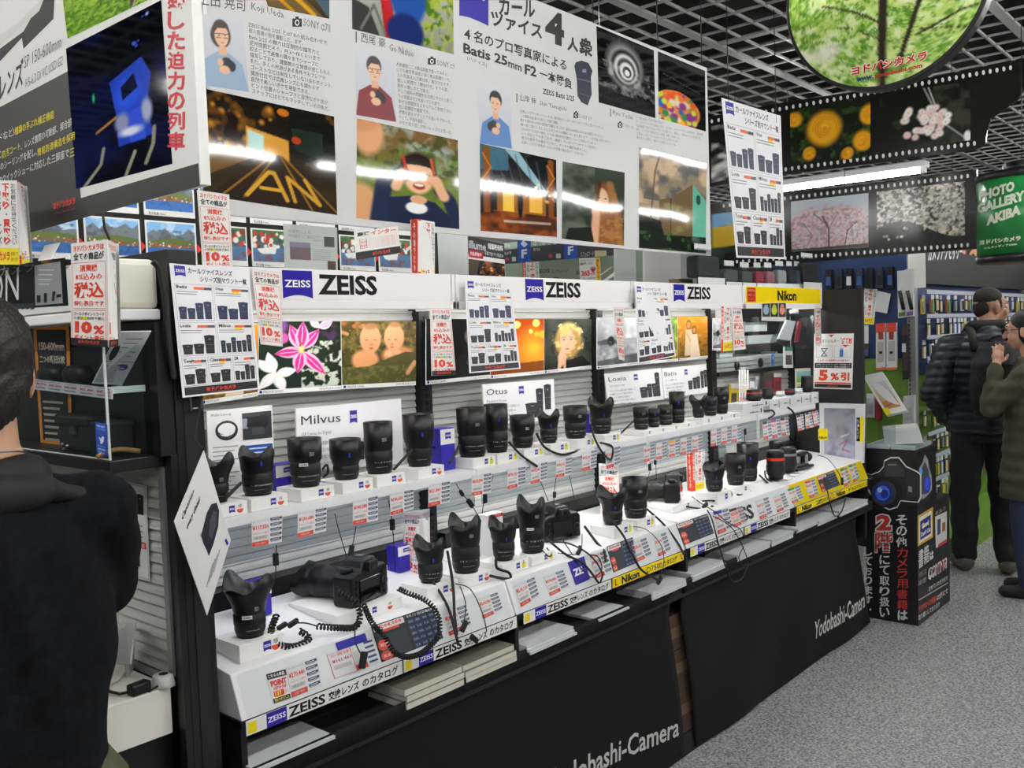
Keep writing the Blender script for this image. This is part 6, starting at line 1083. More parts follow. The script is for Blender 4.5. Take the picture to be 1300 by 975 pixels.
B = at(462, 772, Y=1.805); zr = .885
riser('wide white riser block under the camera of the first bay', B.x-.11, B.x+.10, 1.772, 1.97, cz(1.772)+.0008, zr, True, 'O', slope=.0215)
q = at(468, 765, Z=zr+.001); dslr('black camera with a long hooded lens on the first bay counter', (q.x+.005, q.y+.034, zr+.0006), .22, 1.0, .125, .042)
B = at(716, 683, Y=1.86); dslr('black camera with dark screen facing the aisle on the second bay counter', (B.x, 1.885, cz(1.86)+.0035), -.25, .98, .10, .038, False)
B = at(862, 641, Y=1.84); riser('white riser block under the camera of the third bay', B.x-.11, B.x+.09, 1.80, 1.99, cz(1.80)+.0008, .886, True, None, slope=.021); dslr('black camera with lens pointing to the wall on the third bay counter', (B.x+.0, 1.865, .8865), .45, .92, .115, .04)
# ------------------------------------------------------------------ tether cords and plugs
def smooth_path(P, n=8):
    P = [Vector(p) for p in P]; out = []
    for i in range(len(P)-1):
        p0, p1, p2, p3 = P[max(i-1, 0)], P[i], P[i+1], P[min(i+2, len(P)-1)]
        for k in range(n):
            t = k/n; out.append(.5*((2*p1)+(p2-p0)*t+(2*p0-5*p1+4*p2-p3)*t*t+(3*p1-p0-3*p2+p3)*t**3))
    return out+[P[-1]]
def cord(label, pts, r=.0022, coil=0, plug=None, flat=0, Y=None):
    P = smooth_path([at(p[0], p[1], Y=p[2] if len(p) > 2 else Y) for p in pts]); b = MB()
    if coil:
        D = [0]
        for a, c in zip(P, P[1:]): D.append(D[-1]+(c-a).length)
        n = int(D[-1]/coil*8); Q = []; j = 0; prev = Vector((0, 0, 1))
        for i in range(n+1):
            s_ = D[-1]*i/n
            while j < len(D)-2 and D[j+1] < s_: j += 1
            t = (s_-D[j])/max(D[j+1]-D[j], 1e-6); c = P[j].lerp(P[j+1], t); tg = (P[j+1]-P[j]).normalized(); u = tg.cross(Vector((.3, 1, .2))).normalized(); w = tg.cross(u); a = i*2*PI/8
            Q.append(c+(u*math.cos(a)+w*math.sin(a))*r*1.5)
        b.tube(Q, r*.62, RUBBER, 5)
    else: b.tube(P, r, RUBBER, 6)
    o = b.build('tether_cord', None, label, 'cord', 'black security cords of the display')
    if plug is not None:
        for q in plug:
            c = at(q[0], q[1], Y=q[2]); b = MB(); b.rbox(c, .011*(q[3] if len(q) > 3 else 1), .010, .026*(q[3] if len(q) > 3 else 1), RUBBER, 0, 0, q[4] if len(q) > 4 else .2); b.build('plug', o, bevel=.002)
    return o
K = .0042
cord('thick black cord looped on the counter in front of the large flared lens', [(351, 781, 1.80), (344, 803, 1.775), (352, 817, 1.76), (372, 821, 1.755), (390, 814, 1.755), (391, 808, 1.77), (380, 801, 1.775)], K, .009, [(358, 795, 1.78, 1, 1.3), (372, 791, 1.78, 1.1, 1.3)])
cord('thick coiled cord running down beside the first bay camera', [(429, 752, 1.79), (452, 767, 1.755), (457, 784, 1.745), (450, 796, 1.735), (428, 797, 1.735), (403, 795, 1.745)], K, .009)
cord('thin cord from the coil to the left plug on the counter', [(403, 795, 1.745), (388, 791, 1.76), (374, 791, 1.775)], .0018)
cord('big coiled cord looping over the dark specification card', [(462, 768, 1.76), (472, 790, 1.715), (484, 802, 1.69), (491, 812, 1.675), (500, 827, 1.667), (515, 834, 1.664), (533, 830, 1.664), (548, 818, 1.668), (557, 806, 1.674), (558, 788, 1.685), (550, 771, 1.70), (538, 761, 1.725), (518, 753, 1.76), (506, 747, 1.79)], .0038, .008, [(478, 798, 1.70, 1, -.6)])
cord('thin cord with a black plug hanging over the blue-headed price card', [(451, 797, 1.73), (451, 815, 1.70), (459, 832, 1.68)], .0016, 0, [(461, 838, 1.677, 1.5, .3)])
cord('flat black strap falling from the petal lens before the folded notice', [(549, 738, 1.775), (562, 758, 1.74), (571, 777, 1.70), (578, 803, 1.672), (582, 819, 1.664)], .004)
cord('flat black strap falling from the large petal-hooded lens', [(568, 700, 1.80), (575, 742, 1.735), (577, 780, 1.69), (580, 806, 1.668)], .004, 0, [(589, 795, 1.672, 1.2, .7), (602, 811, 1.664, 1.2, -.8)])
cord('thin cord arching over the right price card of the left plinth', [(578, 741, 1.755), (597, 748, 1.725), (612, 777, 1.69), (618, 802, 1.672)], .0015)
cord('short thin cord dropping beside the strap of the large petal lens', [(584, 744, 1.745), (591, 766, 1.70), (589, 792, 1.675)], .0015)
cord('thick black loop below the left petal lens of the second bay', [(630, 707, 1.775), (631, 721, 1.745), (646, 727, 1.74), (646, 735, 1.735), (622, 731, 1.745)], K)
cord('thick strap crossing from the counter camera to the second label strip', [(692, 682, 1.80), (717, 703, 1.745), (741, 716, 1.70), (760, 740, 1.668)], .0038, 0, [(735, 700, 1.735, 1.1, .8)])
cord('second strap tangled in front of the blue lettering patch', [(700, 688, 1.79), (722, 690, 1.775), (748, 704, 1.715), (764, 726, 1.675), (762, 740, 1.666)], .003)
cord('thin tangled cord looping right of the blue lettering patch', [(712, 682, 1.80), (724, 700, 1.76), (738, 722, 1.69), (752, 733, 1.672), (764, 722, 1.68), (758, 706, 1.71), (742, 705, 1.73)], .0018)
cord('thin cord hanging under the counter camera', [(739, 678, 1.82), (738, 695, 1.765), (730, 704, 1.735), (708, 702, 1.755)], .0014, 0, [(736, 697, 1.755, .9, .3)])
cord('fine cord lying across the counter towards the tall petal-hooded lens', [(694, 695, 1.77), (700, 704, 1.755), (696, 706, 1.75), (688, 698, 1.765)], .002)
cord('thick strap falling from the right side of the counter camera', [(742, 668, 1.82), (756, 687, 1.77), (767, 700, 1.72), (769, 712, 1.69)], .0045)
cord('long strap falling from the flared lens over the yellow label strip', [(767, 650, 1.775), (790, 678, 1.735), (805, 708, 1.69), (815, 724, 1.67), (834, 736, 1.66)], .0042, 0, [(837, 737, 1.66, 1.2, 1.0)])
cord('long strap falling from the straight lens over the right end of the second plinth', [(821, 646, 1.78), (843, 666, 1.735), (861, 690, 1.695), (868, 704, 1.672)], .0042)
cord('thin cord arching over the right price cards of the second plinth', [(800, 668, 1.76), (820, 672, 1.735), (838, 690, 1.69), (843, 712, 1.668), (838, 732, 1.66)], .0014)
cord('thin cord crossing the counter from the third bay camera', [(878, 630, 1.82), (892, 640, 1.775), (908, 650, 1.715), (922, 662, 1.685), (940, 672, 1.668), (944, 684, 1.66)], .0018)
cord('strap bundle lying on the counter before the third bay camera', [(871, 643, 1.80), (884, 645, 1.78), (900, 646, 1.77), (914, 642, 1.76), (908, 636, 1.775), (892, 636, 1.785)], .0036, 0, [(895, 642, 1.77, 1.4, 1.2), (903, 646, 1.755, 1.2, 1.0)])
cord('thick strap hanging in a long loop below the third plinth', [(898, 648, 1.715), (904, 660, 1.675), (912, 690, 1.64), (922, 722, 1.64), (930, 738, 1.64), (942, 734, 1.64), (950, 716, 1.64)], .003)
cord('thin cord hanging in a small loop below the third plinth', [(905, 655, 1.69), (927, 668, 1.668), (941, 690, 1.645), (949, 712, 1.64), (943, 718, 1.64), (938, 708, 1.64), (944, 694, 1.645)], .0018)
cord('thick black strap from the petal lens beside the trade-in notice', [(920, 621, 1.80), (928, 625, 1.79), (926, 632, 1.775), (905, 636, 1.77)], .004)
cord('thick black strap bent in front of the nearer wide-hooded lens', [(939, 614, 1.80), (951, 622, 1.785), (957, 629, 1.77), (936, 628, 1.775)], .004)
cord('thick strap bent in front of the black teleconverter lenses', [(964, 603, 1.82), (974, 613, 1.80), (983, 622, 1.775), (968, 622, 1.775)], .004)
cord('thick strap curling towards the yellow plinth front', [(971, 598, 1.84), (973, 607, 1.82), (985, 614, 1.79), (998, 619, 1.76), (999, 626, 1.74)], .004)
cord('thin cord with plug hanging over the small dark card of the yellow plinth', [(1038, 578, 1.83), (1050, 582, 1.77), (1062, 596, 1.71), (1068, 608, 1.68)], .0016, 0, [(1069, 611, 1.674, 1.4, .0)])
cord('thick strap hanging in a loop below the yellow plinth', [(1046, 606, 1.69), (1050, 622, 1.665), (1054, 640, 1.65), (1060, 655, 1.645), (1068, 650, 1.645), (1074, 632, 1.655)], .003)
for lb, pts, r in [('short tether leaning from the first riser to the petal lens', [(285, 634, 1.885), (306, 613, 1.90)], .004), ('short tether leaning against the taped lens', [(500, 596, 1.885), (523, 571, 1.89)], .004),
                   ('short tether at the left end of the second bay shelf', [(571, 588, 1.88), (577, 578, 1.885), (583, 565, 1.90)], .004), ('long tether looping before the small petal lens', [(681, 550, 1.89), (692, 568, 1.865), (714, 577, 1.855), (736, 571, 1.865)], .004),
                   ('tether falling from the slim tall lens over the shelf lip', [(646, 561, 1.885), (662, 578, 1.86), (682, 592, 1.85)], .004), ('tether loop hanging from the rightmost petal lens of the second bay', [(749, 539, 1.885), (756, 559, 1.86), (766, 576, 1.85), (776, 583, 1.85), (777, 567, 1.855), (762, 562, 1.86)], .0038),
                   ('tether leaning from the shelf to the stubby small lens', [(785, 553, 1.885), (804, 535, 1.90)], .0035), ('ring of cord beside the straight lens with the sticker', [(409, 596, 1.90), (415, 590, 1.895), (416, 600, 1.895), (410, 606, 1.90)], .003),
                   ('black strap hanging over the tilted teleconverter price cards', [(1000, 517, 1.86), (1006, 522, 1.845), (1011, 532, 1.83), (1013, 547, 1.825)], .0045), ('black strap arching off the left teleconverter', [(970, 522, 1.87), (980, 521, 1.855), (983, 526, 1.845), (976, 531, 1.845)], .004)]:
    cord(lb, pts, r)
YH = 1.90
for lb, pts, pl in [('thin cord with lit plug hanging below the leftmost price card', [(351, 692), (350, 712), (350, 728), (347, 745)], [(350, 710, YH, 1.2, 0)]), ('thin cord hanging left of the third price card of the first bay', [(425, 652), (431, 676), (442, 713)], None), ('cord with plug hanging right of the short wide-hooded lens', [(452, 668), (448, 690), (441, 713)], [(446, 699, YH, 1.1, .3)]),
                    ('thin cord with lit plug hanging left of the folded tax notice', [(493, 634), (497, 656), (500, 690), (502, 725)], [(498, 666, YH, 1.2, 0)]), ('cord with plug hanging at the gap between first and second bay', [(579, 614), (587, 627), (598, 640), (611, 662)], [(597, 639, YH, 1.2, -.7), (586, 626, YH, .8, -.6)]),
                    ('cord with round plug hanging at the left end of the second bay', [(626, 604), (622, 618), (616, 629), (612, 652)], [(616, 633, YH, 1.1, 0)]), ('thin cord below the third price card of the second bay', [(686, 610), (696, 636)], None), ('tether below the fourth price card of the second bay', [(706, 606), (704, 622), (703, 640)], [(704, 628, YH, .8, .1)]),
                    ('thin cord below the fifth price card of the second bay', [(723, 604), (731, 642)], None), ('left of two cords hanging above the third bay camera', [(825, 586), (825, 598), (821, 612)], [(825, 593, YH, 1, 0)]), ('right of two cords hanging above the third bay camera', [(832, 584), (833, 596), (833, 609)], [(832, 587, YH, .7, 0)]),
                    ('cord with plug hanging below the white teleconverter box', [(946, 544), (945, 562)], [(946, 548, YH, 1, 0)])]:
    cord(lb, pts, .0013, 0, pl, 0, YH)
cord('black cable bundle running down the upper left side of the black corner post', [(194, 332), (203, 345), (210, 385), (214, 432), (221, 482)], .006, 0, None, 0, 1.69)
# ------------------------------------------------------------------ catalogues in the slot under the counter
PG = mat('catalogue_pages', '#c9c6b6', .7); PGW = mat('white_pages', '#c4c6c8', .55); CO = mat('catalogue_cover', '#6a675a', .5); COW = mat('white_cover', '#d2d4d6', .35)
def stack(label, p0, p1, thick, n, cream=False, rz=0, name='catalogue_stack'):
    a, b_ = at(*p0, Y=1.652), at(*p1, Y=1.652); z0 = .6455; t = thing(name, label, 'catalogues', ((a.x+b_.x)/2, 1.72, z0)); zb = max(z0, min(a.z, b_.z)) if False else z0
    zt = max(z0+thick, .6455+thick); R = random.Random(int(a.x*100)); h = (zt-z0)/n
    for k in range(n):
        o1, o2 = R.uniform(-.006, .006), R.uniform(-.006, .004); b = MB(); b.box(a.x+o1, b_.x+o1, 1.658+o2, 1.86+o2, z0+k*h+.0004, z0+(k+1)*h-.0004, PG if cream else PGW); b.box(a.x+o1, b_.x+o1, 1.6575+o2, 1.86+o2, z0+(k+1)*h-.0012, z0+(k+1)*h-.0002, CO if cream else COW); b.build('catalogue', t)
    return t
stack('thin stack of white catalogues at the left end of the slot', (322, 951), (424, 908), .016, 2)
stack('thick stack of cream catalogues below the left plinth, left pile', (516, 872), (588, 838), .05, 3, True)
stack('thick stack of cream catalogues below the left plinth, right pile', (592, 838), (656, 808), .048, 3, True)
stack('white catalogues below the left half of the second plinth', (672, 802), (731, 778), .026, 3)
stack('small black booklets below the middle of the second plinth', (762, 760), (800, 747), .014, 2)
stack('white catalogues under the right end of the yellow label strip', (828, 738), (871, 721), .024, 2)
stack('white catalogues below the left end of the third plinth', (880, 713), (921, 700), .030, 3)
stack('white catalogues below the middle of the third plinth', (938, 690), (979, 675), .026, 2)
stack('white catalogues below the right end of the third plinth', (981, 675), (1008, 664), .028, 3)
stack('white catalogues below the left end of the yellow-fronted plinth', (1013, 660), (1038, 650), .026, 2)
stack('white catalogues below the middle of the yellow-fronted plinth', (1040, 650), (1064, 640), .022, 2)
stack('white catalogues below the right end of the yellow-fronted plinth', (1067, 641), (1102, 624), .026, 3)
# brown cartons and papers seen in the slit between the cloths
CARD = mat('brown_carton', '#3f2e20', .8)
xs = 2.79
for k, (z0, z1, lb) in enumerate([(.082, .26, 'brown carton at the bottom behind the slit between the black cloths'), (.262, .40, 'brown carton in the middle behind the slit between the black cloths'), (.402, .53, 'topmost brown carton behind the slit between the black cloths')]):
    b = MB(); b.box(xs-.17, xs+.2, 1.705, 1.778, z0, z1, CARD); o = b.build('storage_carton', None, lb, 'box', bevel=.002); b = MB(); b.box(xs-.172, xs+.202, 1.7043, 1.7045, (z0+z1)/2-.02, (z0+z1)/2+.02, mat('carton_tape', '#5c4b34', .5)); b.build('tape', o)
# ------------------------------------------------------------------ yellow header bay
sz = at(905, 474, Y=2.09).z; t = thing('goods_shelf', 'black shelf with clear front box of small goods under the yellow header', 'shelf', (4.28, 2.25, sz-.02))
b = MB(); b.box(3.89, 4.695, 2.088, 2.415, sz-.02, sz, BLACK); b.build('shelf_board', t, bevel=.001)
zt_ = at(985, 402, Y=2.09).z; b = MB(); b.box(3.895, 4.69, 2.09, 2.092, sz+.001, zt_, CLEAR); b.build('front_panel', t); b = MB(); b.box(4.69, 4.692, 2.09, 2.40, sz+.001, zt_, CLEAR); b.box(4.686, 4.692, 2.089, 2.093, sz+.001, zt_, EDGE); b.build('side_panel', t)
zm = at(940, 438, Y=2.14).z; b = MB(); b.box(3.90, 4.685, 2.13, 2.40, zm-.003, zm, CLEAR); b.build('inner_shelf', t); b = MB(); b.box(3.92, 4.66, 2.22, 2.24, 1.725, 1.733, LEDH); b.build('led_strip', t)  # extra strip added at the recess top to brighten the goods
def gbox(label, p0, p1, Y, d, z, m, cat='box', name='goods_box', lid=None, bevel=.0015):
    a, c_ = at(*p0, Y=Y), at(*p1, Y=Y); b = MB(); b.box(a.x, c_.x, Y, Y+d, z, z+abs(c_.z-a.z), m); o = b.build(name, None, label, cat, bevel=bevel)
    if lid: b = MB(); b.box(a.x-.001, c_.x+.001, Y-.001, Y+d, z+abs(c_.z-a.z)*.75, z+abs(c_.z-a.z)+.001, lid); b.build('lid', o)
    return o
BW = mat('white_carton', '#dfe0e2', .5); SILV = mat('silver_plastic', '#a9adb2', .3, .6); BLUET = mat('blue_tag', '#2c5fc0', .5); REDP = mat('red_goods', '#8c2430', .5); PURP = mat('dark_red_goods', '#5c2832', .5)
gbox('white box at the left on the black goods shelf', (907, 470), (936, 458), 2.12, .12, sz+.001, BW, lid=mat('white_laminate'))
gbox('grey-white box on the right of the black goods shelf', (944, 470), (980, 458), 2.12, .12, sz+.001, mat('grey_carton', '#b8babd', .5), lid=SILV)
gbox('white box on the clear inner shelf under the yellow header', (950, 440), (983, 424), 2.16, .12, zm+.001, BW, lid=mat('dark_lid', '#26282c', .4))
gbox('dark goods box on the clear inner shelf beside the white box', (907, 440), (943, 424), 2.17, .12, zm+.001, mat('dark_goods', '#3a3230', .5), lid=mat('dark_lid'))
for lb, px, r in [('round black lens cap on the black goods shelf, left one', (936, 462), .02), ('round black lens cap on the black goods shelf, right one', (966, 461), .024)]:
    q = at(*px, Y=2.105); b = MB(); b.lathe([(r, 0), (r, .008), (r*.9, .01)], LENSB, (q.x, 2.11, sz+.002+r), Matrix.Rotation(PI/2, 3, 'X'), 20); o = b.build('lens_cover', None, lb, 'lens cap'); b = MB(); b.lathe([(r*.6, .0102), (r*.5, .0112)], DARKMET, (q.x, 2.11, sz+.002+r), Matrix.Rotation(PI/2, 3, 'X'), 20); b.build('emblem', o)
b = MB(); q = at(981, 470, Y=2.09); b.box(q.x-.012, q.x+.012, 2.0875, 2.089, sz+.004, sz+.075, BLUET); p = Pr(b, lambda a, d: Vector((q.x-.012+a*.024/10, 2.0872, sz+.075-d*.071/30)), (0, -1, 0)); p.poly([(3, 14), (5, 10), (7.5, 9), (7, 14), (4.5, 17)], '#e8eefa', 1); p.text('SNS', 2, 3, 6, 4, '#e8eefa', 0, 1, 1); b.build('blue_sticker', None, 'small blue sticker on the clear front of the goods shelf', 'sticker')
for x0, y0, x1, y1, z_, m_, lb in [(950, 470, 958, 459, sz, PAPER, 'small white card between the boxes on the black goods shelf'), (914, 458, 930, 450, sz+.062, PAPER, 'flat white case on top of the left white box'), (985, 441, 996, 430, zm, BW, 'small white box at the right end of the clear inner shelf'), (930, 424, 946, 410, zm+.06, mat('grey_carton', '#b8babd', .5), 'grey box stacked on the dark goods box'), (958, 425, 974, 413, zm+.062, PAPER, 'white case stacked on the white box of the clear inner shelf'), (984, 470, 998, 452, sz, mat('pale_window', '#a8a8a4', .3), 'pale box at the right end of the black goods shelf')]:
    gbox(lb, (x0, y0), (x1, y1), 2.17, .08, z_+.0012, m_, lid=SILV)
# slanted clear container at the right
a = [at(985, 432, Y=1.90), at(1030, 440, Y=1.88), at(1033, 400, Y=1.92), at(997, 402, Y=1.94)]; b = MB(); n = slab(b, a, .035, FILM); o = b.build('clear_container', None, 'clear slanted container with red and white goods under the right end of the yellow header', 'container')
b = MB(); q = [at(1010, 434, Y=1.915), at(1014, 434, Y=1.915), at(1018, 408, Y=1.935), at(1014, 408, Y=1.935)]; slab(b, q, .01, REDP); b.build('red_strap', o); b = MB(); q = [at(988, 430, Y=1.92), at(1004, 432, Y=1.92), at(1010, 408, Y=1.94), at(999, 406, Y=1.945)]; slab(b, q, .01, mat('white_carton')); b.build('white_insert', o); q = at(1008, 398, Y=1.94); b = MB(); b.lathe([(.022, 0), (.022, .016), (.018, .018)], mat('white_carton'), q, None, 20); b.build('white_cap', o)
# upside-down sample photo strip clipped under the yellow header
def trio(p): [(p.rect(2+k*33, 2, 31, 66, '#1c1a1a', 1), p.ell(17+k*33, 36, 11, 22, c_, 2), p.ell(17+k*33, 16, 7, 9, c_, 2)) for k, c_ in enumerate(('#9ab0c8', '#b8d020', '#e08878'))]; p.text('カラーフィルター', 20, 74, 50, 8, '#8a8a8c', 0, 3, 1)
notice('small card with three coloured figures clipped to the yellow header', [(967, 407), (998, 408), (998, 384), (967, 385)], trio, 100, 88, Y=1.912, name='sample_card', cat='card', base='#dcdad4')
# four hanging strips of stacked leaflets
for k in range(4):
    x = 938+k*3.4; c = [at(x, 527, Y=1.87), at(x+2.4, 527.5, Y=1.87), at(x+2.2, 470, Y=2.078), at(x, 470, Y=2.078)]
    board('leaflet_strip', ['leftmost', 'second', 'third', 'rightmost'][k]+' of four narrow leaflet strips hanging in the yellow header bay', 'leaflet', c, 10, 240, lambda p: (p.vtext('レンズフィルター同時購入', 1.5, 4, 7, 130, '#5a5a5c', 0, 3, 1), p.vtext('特別割引', 1.5, 150, 7, 70, '#d8402c', .02, 3, 1)), .0008, '#e4e3e0', PRINT)
b = MB(); q = at(940, 470, Y=2.08); b.rbox((q.x+.03, 2.083, sz-.005), .05, .006, .04, mat('grey_carton')); b.build('leaflet_clip', None, 'grey clip holding the four leaflet strips at the goods shelf edge', 'clip')
# packets hanging on the slats
def packet(name, label, px, Y, body, head=None, mark=None, t_=.008, group=None, cat='packet', X=None):
    c = pxc(px, Y=Y) if X is None else pxc(px, X=X); b = MB(); n = slab(b, c, t_, body); o = b.build(name, None, label, cat, group); L = lambda u, v: (Vector(c[0]).lerp(c[1], u)).lerp(Vector(c[3]).lerp(c[2], u), v)
    if head: b = MB(); q = [L(.02, .8)+n*.0012, L(.98, .8)+n*.0012, L(.98, 1)+n*.0012, L(.02, 1)+n*.0012]; slab(b, q, .001, head); b.build('header_card', o)
    if mark: b = MB(); q = [L(.15, .15)+n*.0014, L(.85, .15)+n*.0014, L(.85, .6)+n*.0014, L(.15, .6)+n*.0014]; slab(b, q, .001, mark); b.build('contents', o)
    return o
YEL = mat('yellow_card', '#d8b81c', .5); WC = mat('white_card', '#cfd0d0', .5); DG = mat('dark_goods'); GRN = mat('green_card', '#4f7a30', .5)
packet('yellow_packet', 'left yellow packet hanging on the slats of the yellow header bay', [(926, 518), (936, 517), (937, 487), (928, 487)], 2.09, YEL, WC, DG); packet('yellow_packet', 'right yellow packet hanging on the slats of the yellow header bay', [(938, 516), (951, 515), (951, 486), (939, 487)], 2.09, YEL, WC, DG)
packet('clear_packet', 'pale clear packet hanging beside the yellow packets', [(952, 505), (958, 504), (958, 484), (952, 484)], 2.09, WC, None, SILV); packet('clear_packet', 'tall grey packet hanging beside the dark red packet', [(960, 500), (968, 499), (968, 478), (960, 478)], 2.09, mat('grey_carton'), WC, SILV)
packet('dark_packet', 'dark packet hanging beside the red packet below the goods shelf', [(970, 497), (981, 497), (981, 474), (970, 474)], 2.06, DG, None, PURP, .02); packet('red_packet', 'dark red packet hanging below the goods shelf', [(982, 498), (992, 497), (992, 474), (982, 474)], 2.06, REDP, WC, PURP, .02)
notice('leaflet with a green and blue landscape on the side of the yellow header bay', [(1010, 496), (1032, 496), (1031, 467), (1009, 468)], lambda p: (p.pic(8, 14, 84, 54, Img(20, 16, '#7fb4d8', '#6f9a30').ell(.6, .6, .1, .2, '#c86a30')), p.rect(8, 76, 84, 8, '#a8b070', 2), p.rect(8, 88, 22, 12, '#2c2c2c', 2)), 100, 108, Y=1.99, name='leaflet', cat='leaflet', base='#c8c8b4')
packet('green_packet', 'white packet with green head hanging right of the goods shelf', [(996, 467), (1007, 467), (1006, 440), (996, 440)], 2.0, WC, mat('deep_green', '#1f7a44', .5), DG)
# teleconverter boxes and converters
for k, (x0, x1, yb, yt, lb) in enumerate([(942, 969, 541, 524, 'lower white teleconverter box at the left'), (943, 976, 529, 516, 'upper white teleconverter box at the left'), (977, 990, 528, 514, 'second white teleconverter box'), (990, 1004, 525, 511, 'third white teleconverter box'), (1008, 1018, 523, 510, 'fourth white teleconverter box'), (1018, 1029, 521, 508, 'fifth white teleconverter box'), (1030, 1039, 519, 506, 'white teleconverter box at the right end')]):
    a, c_ = at(x0, yb, Y=1.868), at(x1, yt, Y=1.868); b = MB(); z0 = ST+.0008 if k != 1 else ST+.0305; z1 = ST+.03 if k != 1 else ST+.058
    if k == 0: z0, z1 = ST+.0008, ST+.0300
    elif k > 1: z1 = ST+.055
    b.box(a.x, c_.x-.001, 1.866, 1.95, z0, z1, BW); o = b.build('converter_box', None, lb+' on the short shelf under the yellow header', 'box', bevel=.001)
    b = MB(); p = Pr(b, lambda u, v, a=a, z1=z1: Vector((a.x+u, 1.8655, z1-v)), (0, -1, 0)); w = c_.x-a.x; p.text('Nikon', w*.35, (z1-z0)*.4, w*.4, .008, '#2c2c30', .03, 1, 1); p.rect(w*.85, (z1-z0)*.15, w*.06, (z1-z0)*.6, '#4a4a4e', 1); b.build('printed_label', o)
def conv(label, x, base, top, w, col=LENSB, ring=None, Y=1.905, zf=None):
    B, h, r = put_lens(x, base, top, w, Y); B.z = zf if zf else ST+.0555; t = thing('teleconverter', label, 'lens', B); b = MB(); b.lathe([(r*.8, 0), (r*.82, h*.12), (r, h*.16), (r, h*.5), (r*.97, h*.52), (r*.97, h*.9), (r*.9, h)], col, B, None, 24); b.build('barrel', t); b = MB(); b.lathe([(r*1.01, h*.25), (r*1.02, h*.27), (r*1.02, h*.46), (r*1.01, h*.48)], RUBBER if col is LENSB else SILV, B, None, 24, cap=False); b.build('grip_ring', t)
    b = MB(); b.lathe([(r*.8, h*.93), (r*.1, h*1.005)], GLASSD, B, None, 20, cap=False); b.build('front_glass', t)
    if ring: b = MB(); b.lathe([(r*1.012, h*.66), (r*1.012, h*.76)], ring, B, None, 24, cap=False); b.build('red_ring', t)
    return t
RED = mat('red_ring', '#c8402a', .4)
conv('flat black converter with orange mark on the left white box', 958, 524, 510, 20, LENSB, RED, zf=ST+.0585); conv('black converter second from left on the white boxes', 975, 521, 507, 14); conv('white-capped converter in the middle of the white boxes', 991, 515, 508, 11, mat('white_carton')); conv('low black converter with orange mark right of the white-capped one', 1003, 516, 508, 13, LENSB, RED); conv('white converter near the right end of the white boxes', 1014, 513, 506, 10, mat('white_carton')); conv('tall black converter at the right end of the white boxes', 1025, 511, 490, 15)
for args in [('black lens with red ring on the right end of the counter', 985, 612, 576, 23, LENSB, RED, 1.80), ('shorter black lens with grey ring beside the red-ringed lens', 1001, 607, 576, 21, LENSB, SILV, 1.83), ('black lens standing behind the red-ringed lens at the yellow plinth', 986, 588, 556, 19, LENSB, None, 1.92)]:
    conv(*args[:7], Y=args[7], zf=cz(args[7]+.04)+.004)
B = at(1020, 592, Y=1.84); b = MB(); z0 = cz(1.90)+.002; b.box(B.x-.05, B.x+.05, 1.835, 1.865, z0, z0+.062, SILV); o = b.build('compact_camera', None, 'small silver compact camera at the right end of the counter', 'camera', bevel=.006); b = MB(); b.lathe([(.024, 0), (.024, .02), (.02, .022), (.02, .034), (.016, .036)], LENSB, (B.x+.052, 1.85, z0+.034), Matrix.Rotation(PI/2, 3, 'Y'), 22); b.build('lens_barrel', o); b = MB(); b.rbox((B.x-.02, 1.8345, z0+.03), .05, .002, .042, LCDM); b.build('screen', o); b = MB(); b.box(B.x-.052, B.x+.05, 1.834, 1.866, z0+.05, z0+.064, LENSB); b.build('top_plate', o, bevel=.003)
b = MB(); B = at(1024, 599, Y=1.80); b.box(B.x-.1, B.x+.09, 1.80, 1.86, cz(1.83)+.004, cz(1.83)+.016, LENSB); o = b.build('camera_plate', None, 'flat black camera plate on the counter in front of the silver camera', 'plate', bevel=.003); b = MB(); b.box(B.x-.06, B.x+.05, 1.81, 1.85, cz(1.83)+.016, cz(1.83)+.024, RUBBER); b.build('rubber_pad', o)
for k, (x, y) in enumerate([(1000, 597), (1012, 594), (1022, 613)]):
    B = at(x, y, Y=1.77); b = MB(); b.rbox((B.x, 1.775+.01*k, cz(1.78+.01*k)+.004), .05, .03, .003, PAPER, 0, .1); b.build('name_card', None, ['left', 'middle', 'front'][k]+' small white name card on the counter of the yellow plinth', 'card')
b = MB(); q = at(921, 575, Y=2.0); b.lathe([(.042, 0), (.044, .004), (.04, .006)], clear_mat('milky_clear', '#d4dcdc', .6), (q.x, 2.02, q.z), Matrix.Rotation(PI/2, 3, 'X'), 28); o = b.build('clear_disc_stand', None, 'round milky clear disc standing behind the wide-hooded lenses', 'stand'); b = MB(); b.box(q.x-.006, q.x+.006, 2.012, 2.02, cz(2.02)+.001, q.z-.03, CLEAR); b.build('stem', o)
# ------------------------------------------------------------------ goods standing on the yellow header
def bag(label, x0, x1, ytop, body, lab=True, Y=1.97, deep=.05, ybot=366):
    a, c_ = at(x0, ybot, Y=Y), at(x1, ytop, Y=Y); z0 = 1.7355; t = thing('goods_packet', label, 'packet', ((a.x+c_.x)/2, Y+deep/2, z0)); H_ = c_.z-z0
    b = MB(); b.box(a.x, c_.x, Y, Y+deep, z0, z0+H_, FILM); b.build('clear_bag', t)
    b = MB(); w = c_.x-a.x; b.box(a.x+w*.12, c_.x-w*.12, Y+.008, Y+deep-.006, z0+H_*.2, z0+H_*.82, body); b.build('contents', t, bevel=min(.012, w*.2))
    if lab: b = MB(); b.box(a.x+w*.02, c_.x-w*.02, Y-.001, Y+.001, z0+.002, z0+H_*.2, WC); b.build('label_card', t)
    b = MB(); b.box(a.x+w*.2, c_.x-w*.2, Y+deep/2-.001, Y+deep/2+.001, z0+H_, z0+H_+.025, WC); b.build('hang_tab', t); return t
